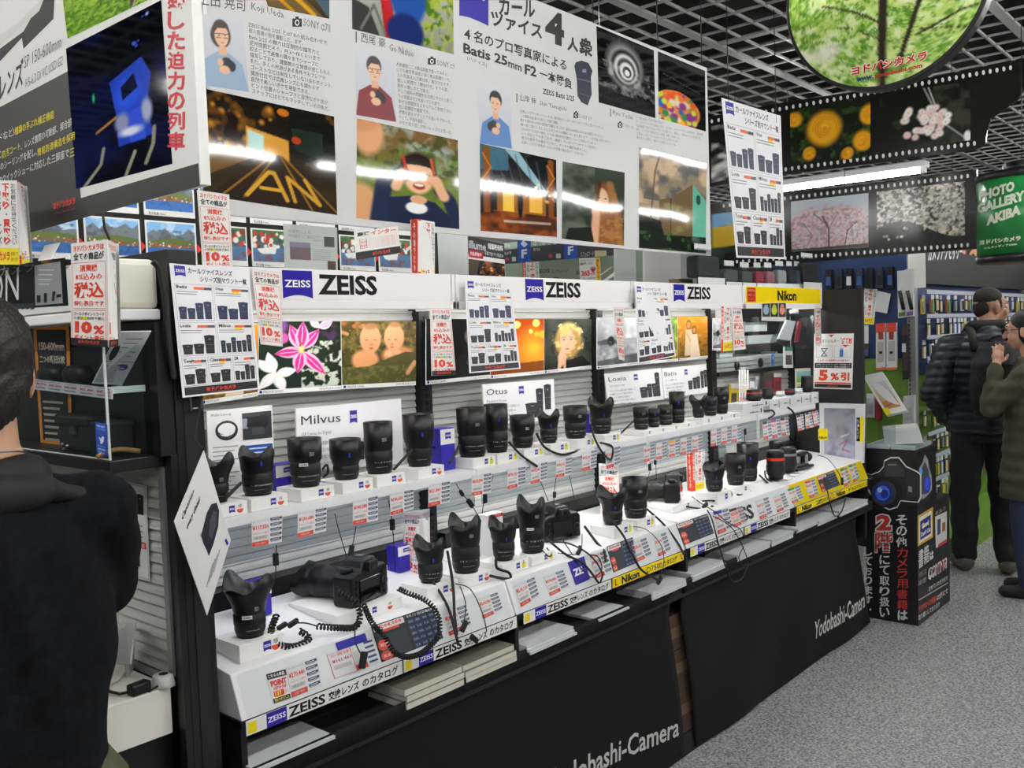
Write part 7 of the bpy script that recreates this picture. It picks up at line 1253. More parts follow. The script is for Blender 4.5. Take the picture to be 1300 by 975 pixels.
GB = mat('dark_green_bag', '#161d1c', .6); PINK = mat('pink_strap', '#b03a4a', .55); GREYS = mat('grey_strap', '#8a8e90', .6); NAVY = mat('navy_strap', '#28303c', .6)
bag('large clear packet with a dark camera bag at the left on the yellow header', 886, 920, 318, GB, Y=1.95, deep=.08)
bag('white boxed goods with a window right of the dark camera bag', 922, 942, 338, mat('grey_goods', '#5a5a58', .6)); bag('second white boxed goods with a window on the yellow header', 943, 960, 340, mat('grey_goods'))
bag('packet with a red strap on the yellow header', 961, 974, 340, PINK); bag('packet with a pale pink strap on the yellow header', 974, 988, 340, mat('pale_pink', '#c07880', .6)); bag('packet with a white strap on the yellow header', 988, 1003, 338, mat('pale_strap', '#b8b8b4', .6))
bag('packet with a navy strap on the yellow header', 1003, 1013, 338, NAVY); bag('packet with a blue-grey strap on the yellow header', 1013, 1022, 338, mat('bluegrey', '#6a7684', .6)); bag('packet with black straps at the right end of the yellow header', 1020, 1043, 328, MATTE, Y=1.95, deep=.06)
b = MB(); q = at(880, 366, Y=2.03); q0 = at(862, 366, Y=2.03); b.box(q0.x, q.x, 2.03, 2.08, 1.7355, 1.765, CARD); o = b.build('brown_carton', None, 'low brown carton on top of the third header', 'box', bevel=.001); b = MB(); b.box(q0.x, q.x, 2.0292, 2.03, 1.742, 1.75, mat('carton_tape')); b.build('tape', o)
# ------------------------------------------------------------------ black display column with catalogues (faces -X and -Y)
BX = 4.80; BY = 1.487; CB = mat('black_card', '#141416', .4)
def mapX(x, y): return at(x, y, X=BX-.0006)
def mapY(x, y): return at(x, y, Y=BY-.0006)
NX, NY = (-1, 0, 0), (0, -1, 0)
b = MB(); b.box(BX, 5.345, BY, 1.745, .002, .598, CB); lowb = b.build('display_box', None, 'lower black display box with large white and red vertical lettering', 'display box')
b = MB(); p = Pr(b, mapX, NX); p.vtext('その他', 1137, 653, 15, 42, '#dcdcd8', .02, 2); p.vtext('カメラ用書籍', 1138, 695, 15, 79, '#c83434', .008, 2); p.vtext('は', 1139, 774, 14, 14, '#dcdcd8', .04, 2)
p.text('2', 1111, 652, 22, 23, '#dcdcd8', .12, 2); p.text('2', 1112.5, 653.5, 19, 20, '#c03030', .05, 3); [p.text('階', 1111+dx, 676+dy, 22, 25, '#dcdcd8', .01, 2) for dx in (-1.1, 1.1) for dy in (-1.1, 1.1)]; p.text('階', 1111, 676, 22, 25, '#c03030', .01, 3)
p.vtext('にて取り扱い', 1116, 704, 14, 80, '#dcdcd8', .02, 2); p.vtext('しております。', 1096, 694, 12, 86, '#dcdcd8', .02, 2); b.build('front_lettering', lowb, label='white and red vertical lettering')
b = MB(); p = Pr(b, mapY, NY)
p.poly([(1165, 694), (1184.5, 682), (1184.5, 643.5), (1165, 655)], '#c8a23c', 1); p.poly([(1167, 690), (1182.5, 680), (1182.5, 648), (1167, 657)], '#e8e2c8', 2); p.poly([(1168, 686), (1181.5, 677), (1181.5, 653), (1168, 662)], '#2c2a78', 3); p.quad_text('Good', (1170, 672), (1179, 666), 7, '#f0e8b8', .06, 4); p.quad_text("Don't Cut", (1169, 682), (1181, 674), 6, '#e8e8f0', .04, 4)
q = lambda t, a, c, h, col, bd=.03: p.quad_text(t, a, c, h, col, bd, 2, 2)
q('書籍', (1166, 723), (1179, 713), 24, '#e0e0dc', .008); q('は', (1180, 712), (1185, 709), 11, '#e0e0dc', .05); p.poly([(1188, 696), (1202, 687), (1202, 649), (1187, 656)], '#d8d8d4', 1); p.poly([(1190, 680), (1194, 677), (1194, 658), (1190, 660)], '#30446c', 2); p.poly([(1196, 676), (1200, 673), (1200, 662), (1196, 664)], '#a06a3a', 2); p.poly([(1191, 695), (1202, 688), (1202, 684), (1191, 691)], '#c83c34', 2)
q('セルフ', (1187, 655), (1200, 647), 5, '#d0d0cc', 0); q('COMING', (1178, 738), (1202, 722), 16, '#e0dcd8', .1); q('COMING', (1179, 737), (1201, 723), 14, '#c03434', .04); q('つきましては', (1166, 734), (1176, 728), 7, '#c8c8c4', 0); q('お取り置き', (1166, 744), (1176, 738), 6, '#c8c8c4', 0); q('させていただきます', (1179, 751), (1203, 736), 6, '#e0e0dc', .02); p.line([(1166, 762), (1203, 740)], 1, '#c8c8c4', 2)
q('その他カメラ用品', (1166, 778), (1188, 764), 9, '#d04a40', .03); q('は2階にて', (1189, 763), (1203, 753), 7, '#e0e0dc', .02); q('取り扱いしております', (1166, 788), (1193, 770), 7, '#e0e0dc', .02); b.build('side_lettering', lowb, label='white, red and gold printing on the side')
b = MB(); b.box(BX, 5.115, BY, 1.745, .6, .893, CB); upb = b.build('display_box', None, 'upper black display box with large camera pictures', 'display box')
def campic(p, pts, o): 
    x, y = o
    out = [(0, 28), (3, 20), (12, 22), (22, 18), (27, 12), (28, 5), (36, 1), (46, 1), (55, 12), (68, 18), (73, 22), (73, 50), (70, 56), (48, 54), (44, 62), (34, 65), (24, 60), (12, 48), (8, 40), (2, 38)]
    p.poly([(x+(a-38)*1.05+38, y+(c_-34)*1.06+34) for a, c_ in out], '#d4d6d8', 1); p.poly([(x+a, y+c_) for a, c_ in out], '#1c1d20', 2)
    p.poly([(x+29, y+13), (x+31, y+5), (x+44, y+4), (x+53, y+14), (x+54, y+24), (x+28, y+24)], '#33353a', 3); p.poly([(x+56, y+17), (x+72, y+24), (x+72, y+52), (x+56, y+50)], '#25272b', 3); p.ell(x+30, y+44, 20, 19.5, '#0a0a0c', 3, 28); p.ell(x+27, y+45, 16, 16, '#32343a', 4, 28); p.ell(x+26, y+45, 12.5, 13, '#1a2a78', 5, 24); p.ell(x+25.5, y+45, 9, 9.5, '#3c6ae0', 6, 24); p.ell(x+28, y+46, 5, 5.5, '#1c2c80', 7, 20); p.ell(x+22, y+41, 3, 3.5, '#b8d0f8', 7, 14)
    p.poly([(x+58, y+36), (x+63, y+37), (x+63, y+44), (x+58, y+43)], '#8a8c90', 4); p.line([(x+32, y+9), (x+43, y+9)], 1.5, '#8a8c90', 4); p.ell(x+8, y+26, 6, 3, '#4a4c52', 3)
b = MB(); p = Pr(b, mapX, NX); campic(p, None, (1095, 581)); b.build('camera_picture', upb, label='printed camera with white outline')
b = MB(); p = Pr(b, mapY, NY); p.poly([(1167, 632), (1165.5, 612), (1167, 594), (1171, 588), (1174, 577), (1178, 583), (1180, 596), (1183, 605), (1183, 622), (1178, 628), (1172, 634)], '#8a8d92', 1); p.poly([(1168, 628), (1168, 600), (1174, 586), (1179, 598), (1181, 620), (1176, 627)], '#3a3c42', 2); p.ell(1177, 615, 4.5, 11, '#1c2c90', 3); p.ell(1177, 614, 3, 8, '#2a44d0', 4); p.ell(1169, 598, 2, 5, '#5a9ad8', 3); b.build('side_camera_picture', upb, label='printed camera seen from the side')
# clear tray with flyers
zt = .8935; t = thing('flyer_tray', 'clear tray of flyers on top of the black display boxes', 'tray', (4.95, 1.62, zt))
b = MB(); b.box(4.80, 5.10, 1.49, 1.742, zt, zt+.004, CLEAR); b.box(4.80, 4.803, 1.49, 1.742, zt+.004, zt+.03, CLEAR); b.box(4.80, 5.10, 1.49, 1.493, zt+.004, zt+.03, CLEAR); b.build('tray', t)
fl = [('#2f8a7c', 'flat pile of green-white flyers in the clear tray'), ('#c8ccce', 'second flat pile of pale flyers in the clear tray')]
for k, (c_, lb) in enumerate(fl):
    b = MB(); y0 = 1.50+k*.125
    for j in range(5): b.box(4.81+.002*(j % 2), 5.08+.002*(j % 3), y0, y0+.115, zt+.0045+j*.004, zt+.0083+j*.004, WC)
    p = Pr(b, lambda u, v, y0=y0: Vector((4.815+u*.0026, y0+v*.00115, zt+.0252)), (0, 0, 1)); p.rect(5, 5, 90, 90, c_, 1); p.rect(15, 20, 50, 14, '#e8e8e6', 2); p.rect(15, 50, 60, 30, '#9ab0b4', 2); b.build('flyer_pile', None, lb, 'flyers')
a = [at(1124, 565, X=4.84), at(1172, 562, X=4.84), at(1164, 537, X=4.93), at(1120, 541, X=4.93)]; b = MB(); n = slab(b, a, .03, mat('pale_sheets', '#b9bdbc', .3)); o = b.build('flyer_stand', None, 'leaning stack of grey-white flyers in the clear tray', 'flyers'); b = MB(); q = [Vector(v)+n*.0006 for v in a]; p = Pr(b, bil(q, 100, 60), n); p.rect(4, 2, 90, 10, '#d0d2c8', 1); p.text('2016', 20, 4, 16, 5, '#9a9c60', 0, 2, 1); p.rect(4, 20, 92, 36, '#aeb2b4', 1); b.build('printed_sheet', o)
# slanted magazine in a clear holder
mg = [at(1125, 527, X=4.86), at(1151, 521, X=4.86), at(1120, 472, X=5.0), at(1095, 477, X=5.0)]
def mag(p): p.pic(12, 22, 76, 66, Img(30, 40, '#b8c4d0', '#b08858').ell(.5, .55, .18, .2, '#e8e4d8', .3).pol([(.0, .75), (1, .6), (1, 1), (0, 1)], '#a87a48').line([(.1, .9), (.95, .8)], .02, '#4a3424').ell(.55, .25, .25, .12, '#7088c0', .8)); p.rect(0, 84, 26, 16, '#d8c820', 3); p.rect(12, 8, 60, 8, '#dcdcd8', 3)
b = MB(); n = slab(b, mg, .022, WC); p = Pr(b, bil(mg, 100, 100), n, GLOSS); p.rect(0, 0, 100, 100, '#dad9d2', .5); mag(p); b.build('magazine', None, 'white catalogue with a tabletop picture slanted in the clear holder by the black column', 'catalogue')
b = MB(); q = [Vector(v)-n*.026 for v in mg]; slab(b, q, .003, CLEAR)
b.box(4.835, 4.838, 1.60, 1.742, .897, 1.05, CLEAR); b.box(4.99, 4.993, 1.62, 1.742, .897, 1.22, CLEAR); b.build('clear_holder', None, 'clear slanted catalogue holder standing on the black display column', 'holder')
# ------------------------------------------------------------------ second gondola: end and long side full of packets
GX, GY = 6.30, 1.95; BLUEP = mat('blue_pegboard', '#1b325c', .6); GREENP = mat('green_pegboard', '#64882c', .6); GREYM = mat('grey_steel', '#8d8f8c', .45)
t = thing('pegboard_gondola', 'tall gondola with blue and green pegboards full of small packets', 'shelving', (7.9, 2.4, 0)); z1 = at(1150, 422, X=GX).z; zmid = at(1150, 455, X=GX+.02).z
b = MB(); b.box(GX+.02, GX+.05, GY+.05, 2.95, zmid, 2.0, BLUEP); b.build('blue_end_board', t); b = MB(); b.box(GX+.02, GX+.05, GY+.05, 2.95, .12, zmid, GREENP); b.build('green_end_board', t)
b = MB(); b.box(GX+.06, 9.6, GY+.06, GY+.09, 1.18, 1.80, BLUEP); b.build('blue_side_board', t); b = MB(); b.box(GX+.06, 9.6, GY+.06, GY+.09, .12, 1.18, GREENP); b.build('green_side_board', t)
b = MB(); b.box(GX+.05, 9.6, GY+.09, 2.95, 0, 2.0, MATTE); b.build('core', t); b = MB(); b.box(GX+.06, 9.6, GY-.25, GY+.06, .0, .12, GREENP); b.build('green_base', t)
b = MB(); b.box(GX-.002, GX+.05, GY, GY+.05, 0, 1.98, GREYM)
for k in range(60): b.box(GX-.004, GX-.001, GY+.034, GY+.04, .1+k*.03, .118+k*.03, DARKMET)
b.build('perforated_column', t)
b = MB(); b.box(GX+.06, 9.6, GY+.02, GY+.06, 1.80, 2.04, MATTE); p = Pr(b, lambda x, y: at(x, y, Y=GY+.0195), (0, -1, 0)); p.textq('カメラアクセサリー', (1178, 332), (1222, 329), (1178, 309), '#dcdcd8', .04, 1); b.build('top_header', t, label='black header with white lettering')
def shade_rows():
    rows = [1.72, 1.56, 1.42, 1.28, 1.13, .95, .78, .62, .46]
    cols = [mat('pk_white', '#c4c6c8', .4), mat('pk_silver', '#8f9498', .3, .3), mat('pk_dark', '#1e2126', .4), mat('pk_copper', '#8a5a44', .4), mat('pk_cream', '#c8b890', .5), mat('pk_green', '#4a7a44', .5), mat('pk_blue', '#3a5a94', .5), mat('pk_yellow', '#cdbb30', .5)]
    R = random.Random(11); protos = []
    for ci, c in enumerate(cols):
        b = MB(); b.box(-.03, .03, -.012, .0, -.12, -.028, FILM if ci in (1, 4) else c); o = b.build('accessory_packet', None, 'x', 'packet', org=(0, 0, 0))
        b = MB(); b.box(-.03, .03, -.0135, -.012, -.028, 0, cols[0] if ci != 0 else cols[2]); b.build('header_card', o); b = MB(); b.box(-.02, .02, -.018, -.006, -.11, -.04, c if ci in (1, 4) else cols[(ci+2) % 8]); b.build('contents', o); protos.append(o)
    used = set()
    nm = ['topmost', 'second', 'third', 'fourth', 'fifth', 'sixth', 'seventh', 'eighth', 'lowest']
    for ri, z in enumerate(rows):
        b = MB(); b.tube([(GX+.06, GY-.05, z+.012), (9.5, GY-.05, z+.012)], .006, METAL, 5); b.box(GX+.06, 9.5, GY-.058, GY-.052, z+.005, z+.032, mat('price_rail_clear', '#b8c0c8', .2)); b.build('hook_rail', t)
        x = GX+.10
        while x < (9.3 if ri < 4 else 8.3):
            k = R.randrange(8); o = protos[k]
            if k in used:
                c = o.copy(); COL.objects.link(c)
                for ch in o.children: d = ch.copy(); COL.objects.link(d); d.parent = c
                o = c
            used.add(k); y = GY-.04+R.choice((0, 0, .03)); o.location = (x, y, z); s = R.uniform(.85, 1.15); o.scale = (s, 1, R.uniform(.9, 1.1)); WL[o.name] = Vector(o.location)
            o['label'] = f'small carded packet hanging in the {nm[ri]} row on the long side of the pegboard gondola'; o['category'] = 'packet'; o['group'] = f'packets in the {nm[ri]} row of the pegboard gondola side'
            h = MB(); 
            x += R.uniform(.075, .11)
shade_rows()
b = MB()
# goods on the gondola end (facing -X)
def pX(name, label, px, X, body, head=None, mark=None, cat='packet', tk=.02): return packet(name, label, px, None, body, head, mark, tk, None, cat, X)
for k, (x0, x1) in enumerate(((1112, 1124), (1125.5, 1138.5))):
    o = pX('strap_pack', ['left', 'right'][k]+' long white pack with red top hanging on the gondola end', [(x0, 469-k*1.5), (x1, 468-k*1.5), (x1-.5, 410-k*.5), (x0, 411-k*.5)], GX-.06, WC, mat('red_top', '#c8402c', .4), mat('pale_window', '#a8a8a4', .3), 'pack'); c = [at(x0+4, 449, X=GX-.0625), at(x0+8, 449, X=GX-.0625), at(x0+8, 446, X=GX-.0625), at(x0+4, 446, X=GX-.0625)]; b = MB(); slab(b, c, .002, MATTE); b.build('dark_mark', o); c = [at(x0, 470, X=GX-.062), at(x1, 469, X=GX-.062), at(x1, 466, X=GX-.062), at(x0, 467, X=GX-.062)]; b = MB(); slab(b, c, .002, mat('orange_foot', '#d8703c', .4)); b.build('orange_foot', o); c = [at(x0+3, 431, X=GX-.063), at(x0+9, 431, X=GX-.063), at(x0+9, 421, X=GX-.063), at(x0+3, 421, X=GX-.063)]; b = MB(); slab(b, c, .004, mat('red_cord', '#8a2c30', .5)); b.build('coiled_strap', o)
pX('tripod_pack', 'long black strap hanging at the right on the green gondola end', [(1146, 482), (1154, 481), (1153, 411), (1145, 412)], GX-.05, MATTE, DG, DG); pX('price_tag', 'small white tag on the black strap at the gondola end', [(1145, 447), (1150, 447), (1150, 436), (1145, 436)], GX-.08, WC, mat('pk_white', '#c4c6c8'), None, 'tag', .001)
for k, (x0, x1, c_) in enumerate(((1140, 1149.5, GRN), (1150, 1160, mat('purple_foot', '#7a4a94', .5)))):
    o = pX('pen_pack', ['left', 'right'][k]+' white pack with a black pen hanging high on the gondola end', [(x0, 404-k*1.5), (x1, 403-k*1.5), (x1-.5, 343-k*2), (x0-1, 344-k*2)], GX-.06, WC, WC, None, 'pack'); b = MB(); c = [at(x0+1, 402-k, X=GX-.063), at(x1-1, 401-k, X=GX-.063), at(x1-1, 396-k, X=GX-.063), at(x0+1, 397-k, X=GX-.063)]; slab(b, c, .002, c_); b.build('coloured_foot', o); b = MB(); b.tube([at(x0+2, 369, X=GX-.07), at(x1-2.5, 393, X=GX-.07)], .012, MATTE, 6); b.build('pen', o)
pX('white_tag', 'tilted white tag with dark top hanging on the blue gondola end', [(1111, 395), (1126, 398), (1131, 373), (1114, 369)], GX, WC, WC, None, 'tag', .002); pX('white_tag', 'upright blank white tag below the trade-in notice on the gondola end', [(1093.5, 436), (1102.5, 436), (1102.5, 413), (1093.5, 413)], GX, WC, WC, None, 'tag', .002)
notice('trade-in notice with yellow foot hanging on the blue gondola end', [(1093, 411.5), (1109.5, 412), (1114, 367), (1093, 366)], trade, 60, 130, X=GX+.018)
pX('blue_packet', 'small blue and black packet at the left edge of the gondola end', [(1094, 454), (1103, 453), (1103, 437), (1094, 437)], GX-.0, DG, None, mat('pk_blue', '#3a5a94'), 'packet')
for k in range(7): pX('camera_strap', ['leftmost', 'second', 'third', 'fourth', 'fifth', 'sixth', 'rightmost'][k]+' of the dark blue camera straps hanging behind the black end panel', [(1047+k*13, 366), (1056+k*13, 366), (1055+k*13, 342-k*.6), (1048+k*13, 342-k*.6)], GX-.012, NAVY if k % 2 else MATTE, None, mat('pk_blue', '#3a5a94') if k % 3 == 0 else WC if k == 2 else MATTE, 'strap', .03)
b = MB(); c = [at(1153, 366, X=GX-.05), at(1175, 365, X=GX-.05), at(1174, 320, X=GX-.05), at(1152.5, 322, X=GX-.05)]; slab(b, c, .006, mat('blank_sign', '#eceae4', .6)); o = b.build('blank_sign', None, 'blank off-white sign on top of the perforated grey column', 'sign'); b = MB(); b.tube([Vector((GX-.04, (c[0].y+c[1].y)/2, c[0].z)), Vector((GX-.002, GY+.03, 1.975))], .006, METAL, 6); b.build('clip', o)
pX('boxed_goods', 'tall white boxed goods low on the gondola end behind the flyers', [(1146, 540), (1160, 538), (1160, 502), (1147, 503)], GX-.05, WC, WC, mat('grey_carton'), 'box', .05); pX('red_goods_pack', 'dark red pack low on the gondola end', [(1112, 534), (1118, 534), (1118, 503), (1112, 503)], GX-.012, REDP, None, None, 'pack', .03); pX('grey_goods_pack', 'grey clear pack hanging low behind the magazine', [(1100, 530), (1110, 530), (1110, 500), (1100, 500)], GX-.012, mat('grey_carton'), WC, SILV, 'pack', .03)
# far aisle end posters
XF = 9.8
def farposter(label, px, draw, base, cw=100, ch=100, X=XF): return notice(label, px, draw, cw, ch, X=X, name='far_poster', cat='poster', base=base)
def tenx(p): p.rect(0, 0, 14, 100, '#c8342c', 1); p.vtext('全国送料', 2, 4, 10, 80, '#f0dcd8', .02, 2, 1); p.ell(38, 40, 19, 38, '#e0a070', 1); p.ell(33, 42, 8, 24, '#1c1c22', 2); p.rect(24, 76, 30, 24, '#5a8a3a', 1); p.poly([(64, 28), (72, 6), (98, 2), (98, 70), (86, 98), (72, 80)], '#c8342c', 1); p.text('10倍', 70, 14, 26, 40, '#f0d020', .05, 2, 1); p.text('P', 78, 66, 10, 16, '#f0dcd8', .04, 2, 1)
farposter('far black poster with red oval and yellow lettering above the man', [(1221, 353), (1265, 351), (1265, 313), (1221, 316)], tenx, '#1c1b1a')
def redpost(p): p.vtext('ポイント', 10, 8, 12, 70, '#8a8a88', 0, 2, 1); p.vtext('全て還元', 26, 4, 24, 84, '#c8342c', .06, 2, 1); p.vtext('店頭表示', 54, 10, 10, 70, '#4a4a48', 0, 2, 1); p.vtext('大特価', 68, 4, 28, 70, '#c8342c', .06, 2, 1)
farposter('far white poster with red vertical lettering left of the woman', [(1266, 352), (1292, 352), (1292, 325), (1266, 327)], redpost, '#d8d6d2'); farposter('far white poster with red lettering at the right edge of the picture', [(1293, 352), (1325, 352), (1325, 322), (1293, 325)], redpost, '#d4d2ce')
farposter('far black sign with white letters and plus mark above the man', [(1231, 368), (1256, 367), (1256, 355), (1232, 356)], lambda p: p.text('CARD +', 4, 26, 88, 44, '#d4d4d0', .02, 2, 1), '#17171a', X=XF-.4)
farposter('far red and blue label right of the black plus-mark sign', [(1257, 366), (1276, 366), (1276, 357), (1257, 358)], lambda p: (p.rect(0, 0, 50, 100, '#a85058', 1), p.rect(50, 0, 50, 100, '#5a5a98', 1), p.text('SALE', 8, 30, 80, 40, '#e4dcd8', .02, 2, 1)), '#a85058', X=XF-.42)
farposter('far white sheet with dark lettering behind the man at right', [(1277, 420), (1312, 420), (1312, 354), (1277, 355)], lambda p: [p.rect(10, 10+k*14, 70-(k % 3)*14, 6, '#6a6a6c' if k % 2 else '#b84a40', 1) for k in range(6)], '#c9c7c2', X=XF-.3)
t = thing('far_gondola', 'far dark gondola closing the aisle behind the posters', 'shelving', (10.2, 1.8, 0)); b = MB(); b.box(9.85, 10.6, -.5, 3.2, 0, 2.15, mat('far_dark', '#3a3a3c', .6)); b.build('core', t)
RR = random.Random(5)
for k in range(5):
    b = MB(); b.box(9.62, 9.86, .2, 3.2, .35+k*.33, .37+k*.33, GREYM); b.build('shelf_board', t)
for k in range(26):
    z = .371+(k % 5)*.33; y = .5+(k//5)*.5+RR.uniform(-.05, .05); h = RR.uniform(.14, .24); b = MB(); b.box(9.66, 9.8, y, y+RR.uniform(.16, .3), z, z+h, mat(['pk_white', 'pk_silver', 'pk_dark', 'pk_copper', 'pk_cream', 'pk_blue'][k % 6])); o = b.build('far_box', None, f'small box on the {["lowest", "second", "third", "fourth", "top"][k % 5]} shelf of the far gondola', 'box', f'boxes on the {["lowest", "second", "third", "fourth", "top"][k % 5]} shelf of the far gondola')
# other gondola across the far aisle seen under the banner
t = thing('rear_gondola', 'rear white gondola seen through the gap under the long banner', 'shelving', (5.5, 4.2, 0)); b = MB(); b.box(2.0, 9.0, 3.95, 4.4, 0, 1.72, mat('rear_white', '#a9aaa6', .6)); b.build('core', t); b = MB(); b.box(2.0, 9.0, 3.9, 3.95, 1.5, 1.72, mat('header_white')); b.build('header', t)
# ------------------------------------------------------------------ hanging film strip boards, canister and round sign
XS = 5.5
HOLE = mat('film_hole_white', '#d9d9d6', .5)
def film(label, outline, tops, pics, name='film_strip_board'):
    mb = MB(); A = [at(x, y, X=XS) for x, y in outline]; n = len(A); B_ = [v+Vector((.02, 0, 0)) for v in A]; mb.add([*A, *B_], [tuple(range(n)), tuple(range(2*n-1, n-1, -1))]+[(i, n+i, n+(i+1) % n, (i+1) % n) for i in range(n)], GLOSS, lin('#141413'))
    p = Pr(mb, lambda x, y: at(x, y, X=XS), (-1, 0, 0), GLOSS)
    for (x0, y0), (x1, y1), sp, s in tops:
        k = int(abs(x1-x0)/sp)
        for i in range(-11, k+1):
            x = x0+(x1-x0)*i/k; y = y0+(y1-y0)*i/k; sc = s*(1+.0006*(x-1000)); p.ell(x, y, 1.7*sc, 2.7*sc, '#dededa', 1, 12)
    for q in pics: p.picq(*q)
    return mb.build(name, None, label, 'hanging sign')
bw = Img(24, 40, '#101010').speck(5, 3, .45, .65, '#d8d8d4', 1)
tr = Img(24, 40, '#2f6a34', '#1c1c1a').pol([(0, .3), (1, .2), (1, .7), (0, .75)], '#c8a82c').pol([(0, .0), (1, 0), (1, .2), (0, .3)], '#7fb0d8')
film('upper black film strip board with orange and white flower photos', [(880, 240), (1000, 221), (1120, 206), (1236, 190), (1245, 187), (1251, 180), (1253, 165), (1258, 150), (1275, 138), (1292, 126), (1303, 108), (1312, 72), (1284, 77), (1120, 111), (1000, 129), (880, 152)],
     [((998.5, 137), (1283, 86), 8.6, 1.0), ((997.5, 215), (1237, 182), 8.2, 1.0)],
     [((1004, 211), (1105, 199), (1105, 121), (1003, 140), im_ranunculus()), ((1117, 193), (1232, 178), (1232, 103), (1117, 119.5), im_blossom()), ((903, 232), (990, 214), (990, 146), (903, 160), bw)])
film('lower black film strip board with cherry tree and white blossom photos', [(880, 345), (1000, 335), (1120, 325), (1240, 316), (1240, 215), (1120, 231), (1000, 245), (880, 262)],
     [((1004, 251), (1228.5, 223.4), 7.5, .9), ((1005, 327.2), (1228.5, 311), 7.7, .9)],
     [((1005, 319.5), (1102.5, 314), (1102.5, 245), (1004, 256), im_cherry()), ((1113, 314), (1225, 304.5), (1225, 230), (1113, 243.5), im_whitecherry()), ((903, 330), (990, 322), (990, 262), (903, 272), tr)])
hang_wires('suspension_wire', 'thin dark suspension wire holding the film strip boards', [((XS+.01, y, 2.2), (XS+.01, y, gz)) for y in (1.5, 2.1, 2.8)])
CANX = 5.42; q = at(1238.5, 270, X=CANX); cr = .215; ccx, ccy = CANX+.06, q.y-cr*.98; z0, z1 = at(1290, 322, X=CANX-.14).z, at(1290, 222, X=CANX-.14).z
t = thing('film_canister_sign', 'large green and black film canister sign hanging at the right of the film strips', 'hanging sign', (ccx, ccy, z0-.03))
CANB = mat('can_black', '#17181a', .35); CANG = mat('can_green', '#1f7a3c', .3)
b = MB(); b.lathe([(cr, z0), (cr, z1)], CANG, (ccx, ccy, 0), None, 48); b.build('green_body', t)
b = MB(); b.lathe([(cr*.98, z0-.035), (cr*1.03, z0-.03), (cr*1.03, z0), (cr, z0+.004)], CANB, (ccx, ccy, 0), None, 48); b.build('bottom_rim', t)
b = MB(); b.lathe([(cr, z1-.004), (cr*1.03, z1), (cr*1.03, z1+.03), (cr*.96, z1+.036), (cr*.62, z1+.038), (cr*.6, z1+.03), (cr*.5, z1+.03)], CANB, (ccx, ccy, 0), None, 48); b.build('top_lid', t)
b = MB(); b.lathe([(cr*.42, z1+.03), (cr*.42, z1+.085), (cr*.36, z1+.092), (cr*.3, z1+.085)], CANB, (ccx, ccy, 0), None, 32); b.build('spool_knob', t)
def mapcan(x, y):
    d = at(x, y, X=1)-EYE; ox, oy = EYE.x-ccx, EYE.y-ccy; r = cr+.002; A = d.x**2+d.y**2; B2 = ox*d.x+oy*d.y; D = max(B2*B2-A*(ox*ox+oy*oy-r*r), 0); return EYE+d*((-B2-math.sqrt(D))/A)
def can_text(tx, p0, p1, h, bold, col='#d8dcc8'):
    v, f, _ = glyphs(tx, bold, 2); b.add([mapcan(p0[0]+(p1[0]-p0[0])*float(x), p0[1]+(p1[1]-p0[1])*float(x)-h*float(y)) for x, y in v], f, PRINT, lin(col))
b = MB(); can_text('ヨドバシカメラ', (1243.5, 311), (1296, 305), 6, .05); can_text('マルチメディアAkiba', (1249, 317), (1291, 311), 3.4, .02); b.build('company_lettering', t)
b = MB(); can_text('PHOTO', (1243, 256), (1288, 242), 13, .06); can_text('GALLERY', (1240.5, 272), (1301, 254), 13, .06); can_text('AKIBA', (1252, 287), (1296, 272), 13, .06); b.build('lettering', t, label='cream lettering')
hang_wires('suspension_wire', 'thin dark suspension wire above the green canister sign', [((ccx, ccy, z1+.09), (ccx, ccy, gz))])
XR_ = 3.4; s_ = XR_/5.0; rc = .525*s_; zc_ = EYE.z+(2.772-EYE.z)*s_+rc; yc_ = 1.69*s_
t = thing('round_sign', 'round hanging sign showing a leafy green tree canopy', 'hanging sign', (XR_, yc_, zc_-rc))
b = MB(); RYm = Matrix.Rotation(PI/2, 3, 'Y'); b.lathe([(rc, -.0), (rc*1.012, .004), (rc*1.012, .05), (rc, .054)], CANB, (XR_, yc_, zc_), RYm, 72, smooth=False); b.build('black_rim', t)
b = MB(); im = im_tree(); a_ = np.clip(im.a, 0, 1); a_ = np.where(a_ <= .04045, a_/12.92, ((a_+.055)/1.055)**2.4); NR, NA = 60, 200; rr = rc*.972
def smp(u, v): return tuple(a_[int(np.clip(v, 0, 1)*(im.h-1)), int(np.clip(u, 0, 1)*(im.w-1))])
vs = []; cs = []
for i in range(NR+1):
    for j in range(NA):
        r_ = rr*i/NR; A = 2*PI*j/NA; yy, zz = r_*math.cos(A), r_*math.sin(A); vs.append((XR_-.0025, yc_-yy, zc_+zz)); cs.append(smp(.5+yy/rc*.5*.92, abs(zz)/rc))
base = len(b.v); b.v += vs; k = b.mid(GLOSS)
for i in range(NR):
    for j in range(NA):
        f = (i*NA+j, i*NA+(j+1) % NA, (i+1)*NA+(j+1) % NA, (i+1)*NA+j); b.f.append(f); b.c.append([cs[q] for q in f]); b.mi.append(k); b.sm.append(False)
p = Pr(b, lambda x, y: at(x, y, X=XR_-.003), (-1, 0, 0), GLOSS)
p.quad_text('ヨドバシカメラ', (1080, 97), (1178, 76), 12.5, '#f0ece0', .09, 1); p.quad_text('ヨドバシカメラ', (1081, 96.5), (1177, 76), 11.5, '#c8302c', .04, 3); p.quad_text('www.', (1087, 104), (1109, 99.5), 4.5, '#2a3a80', .05, 3); p.quad_text('yodobashi.com', (1110, 101), (1171, 87), 7, '#b83a34', .04, 3); b.build('tree_picture', t)
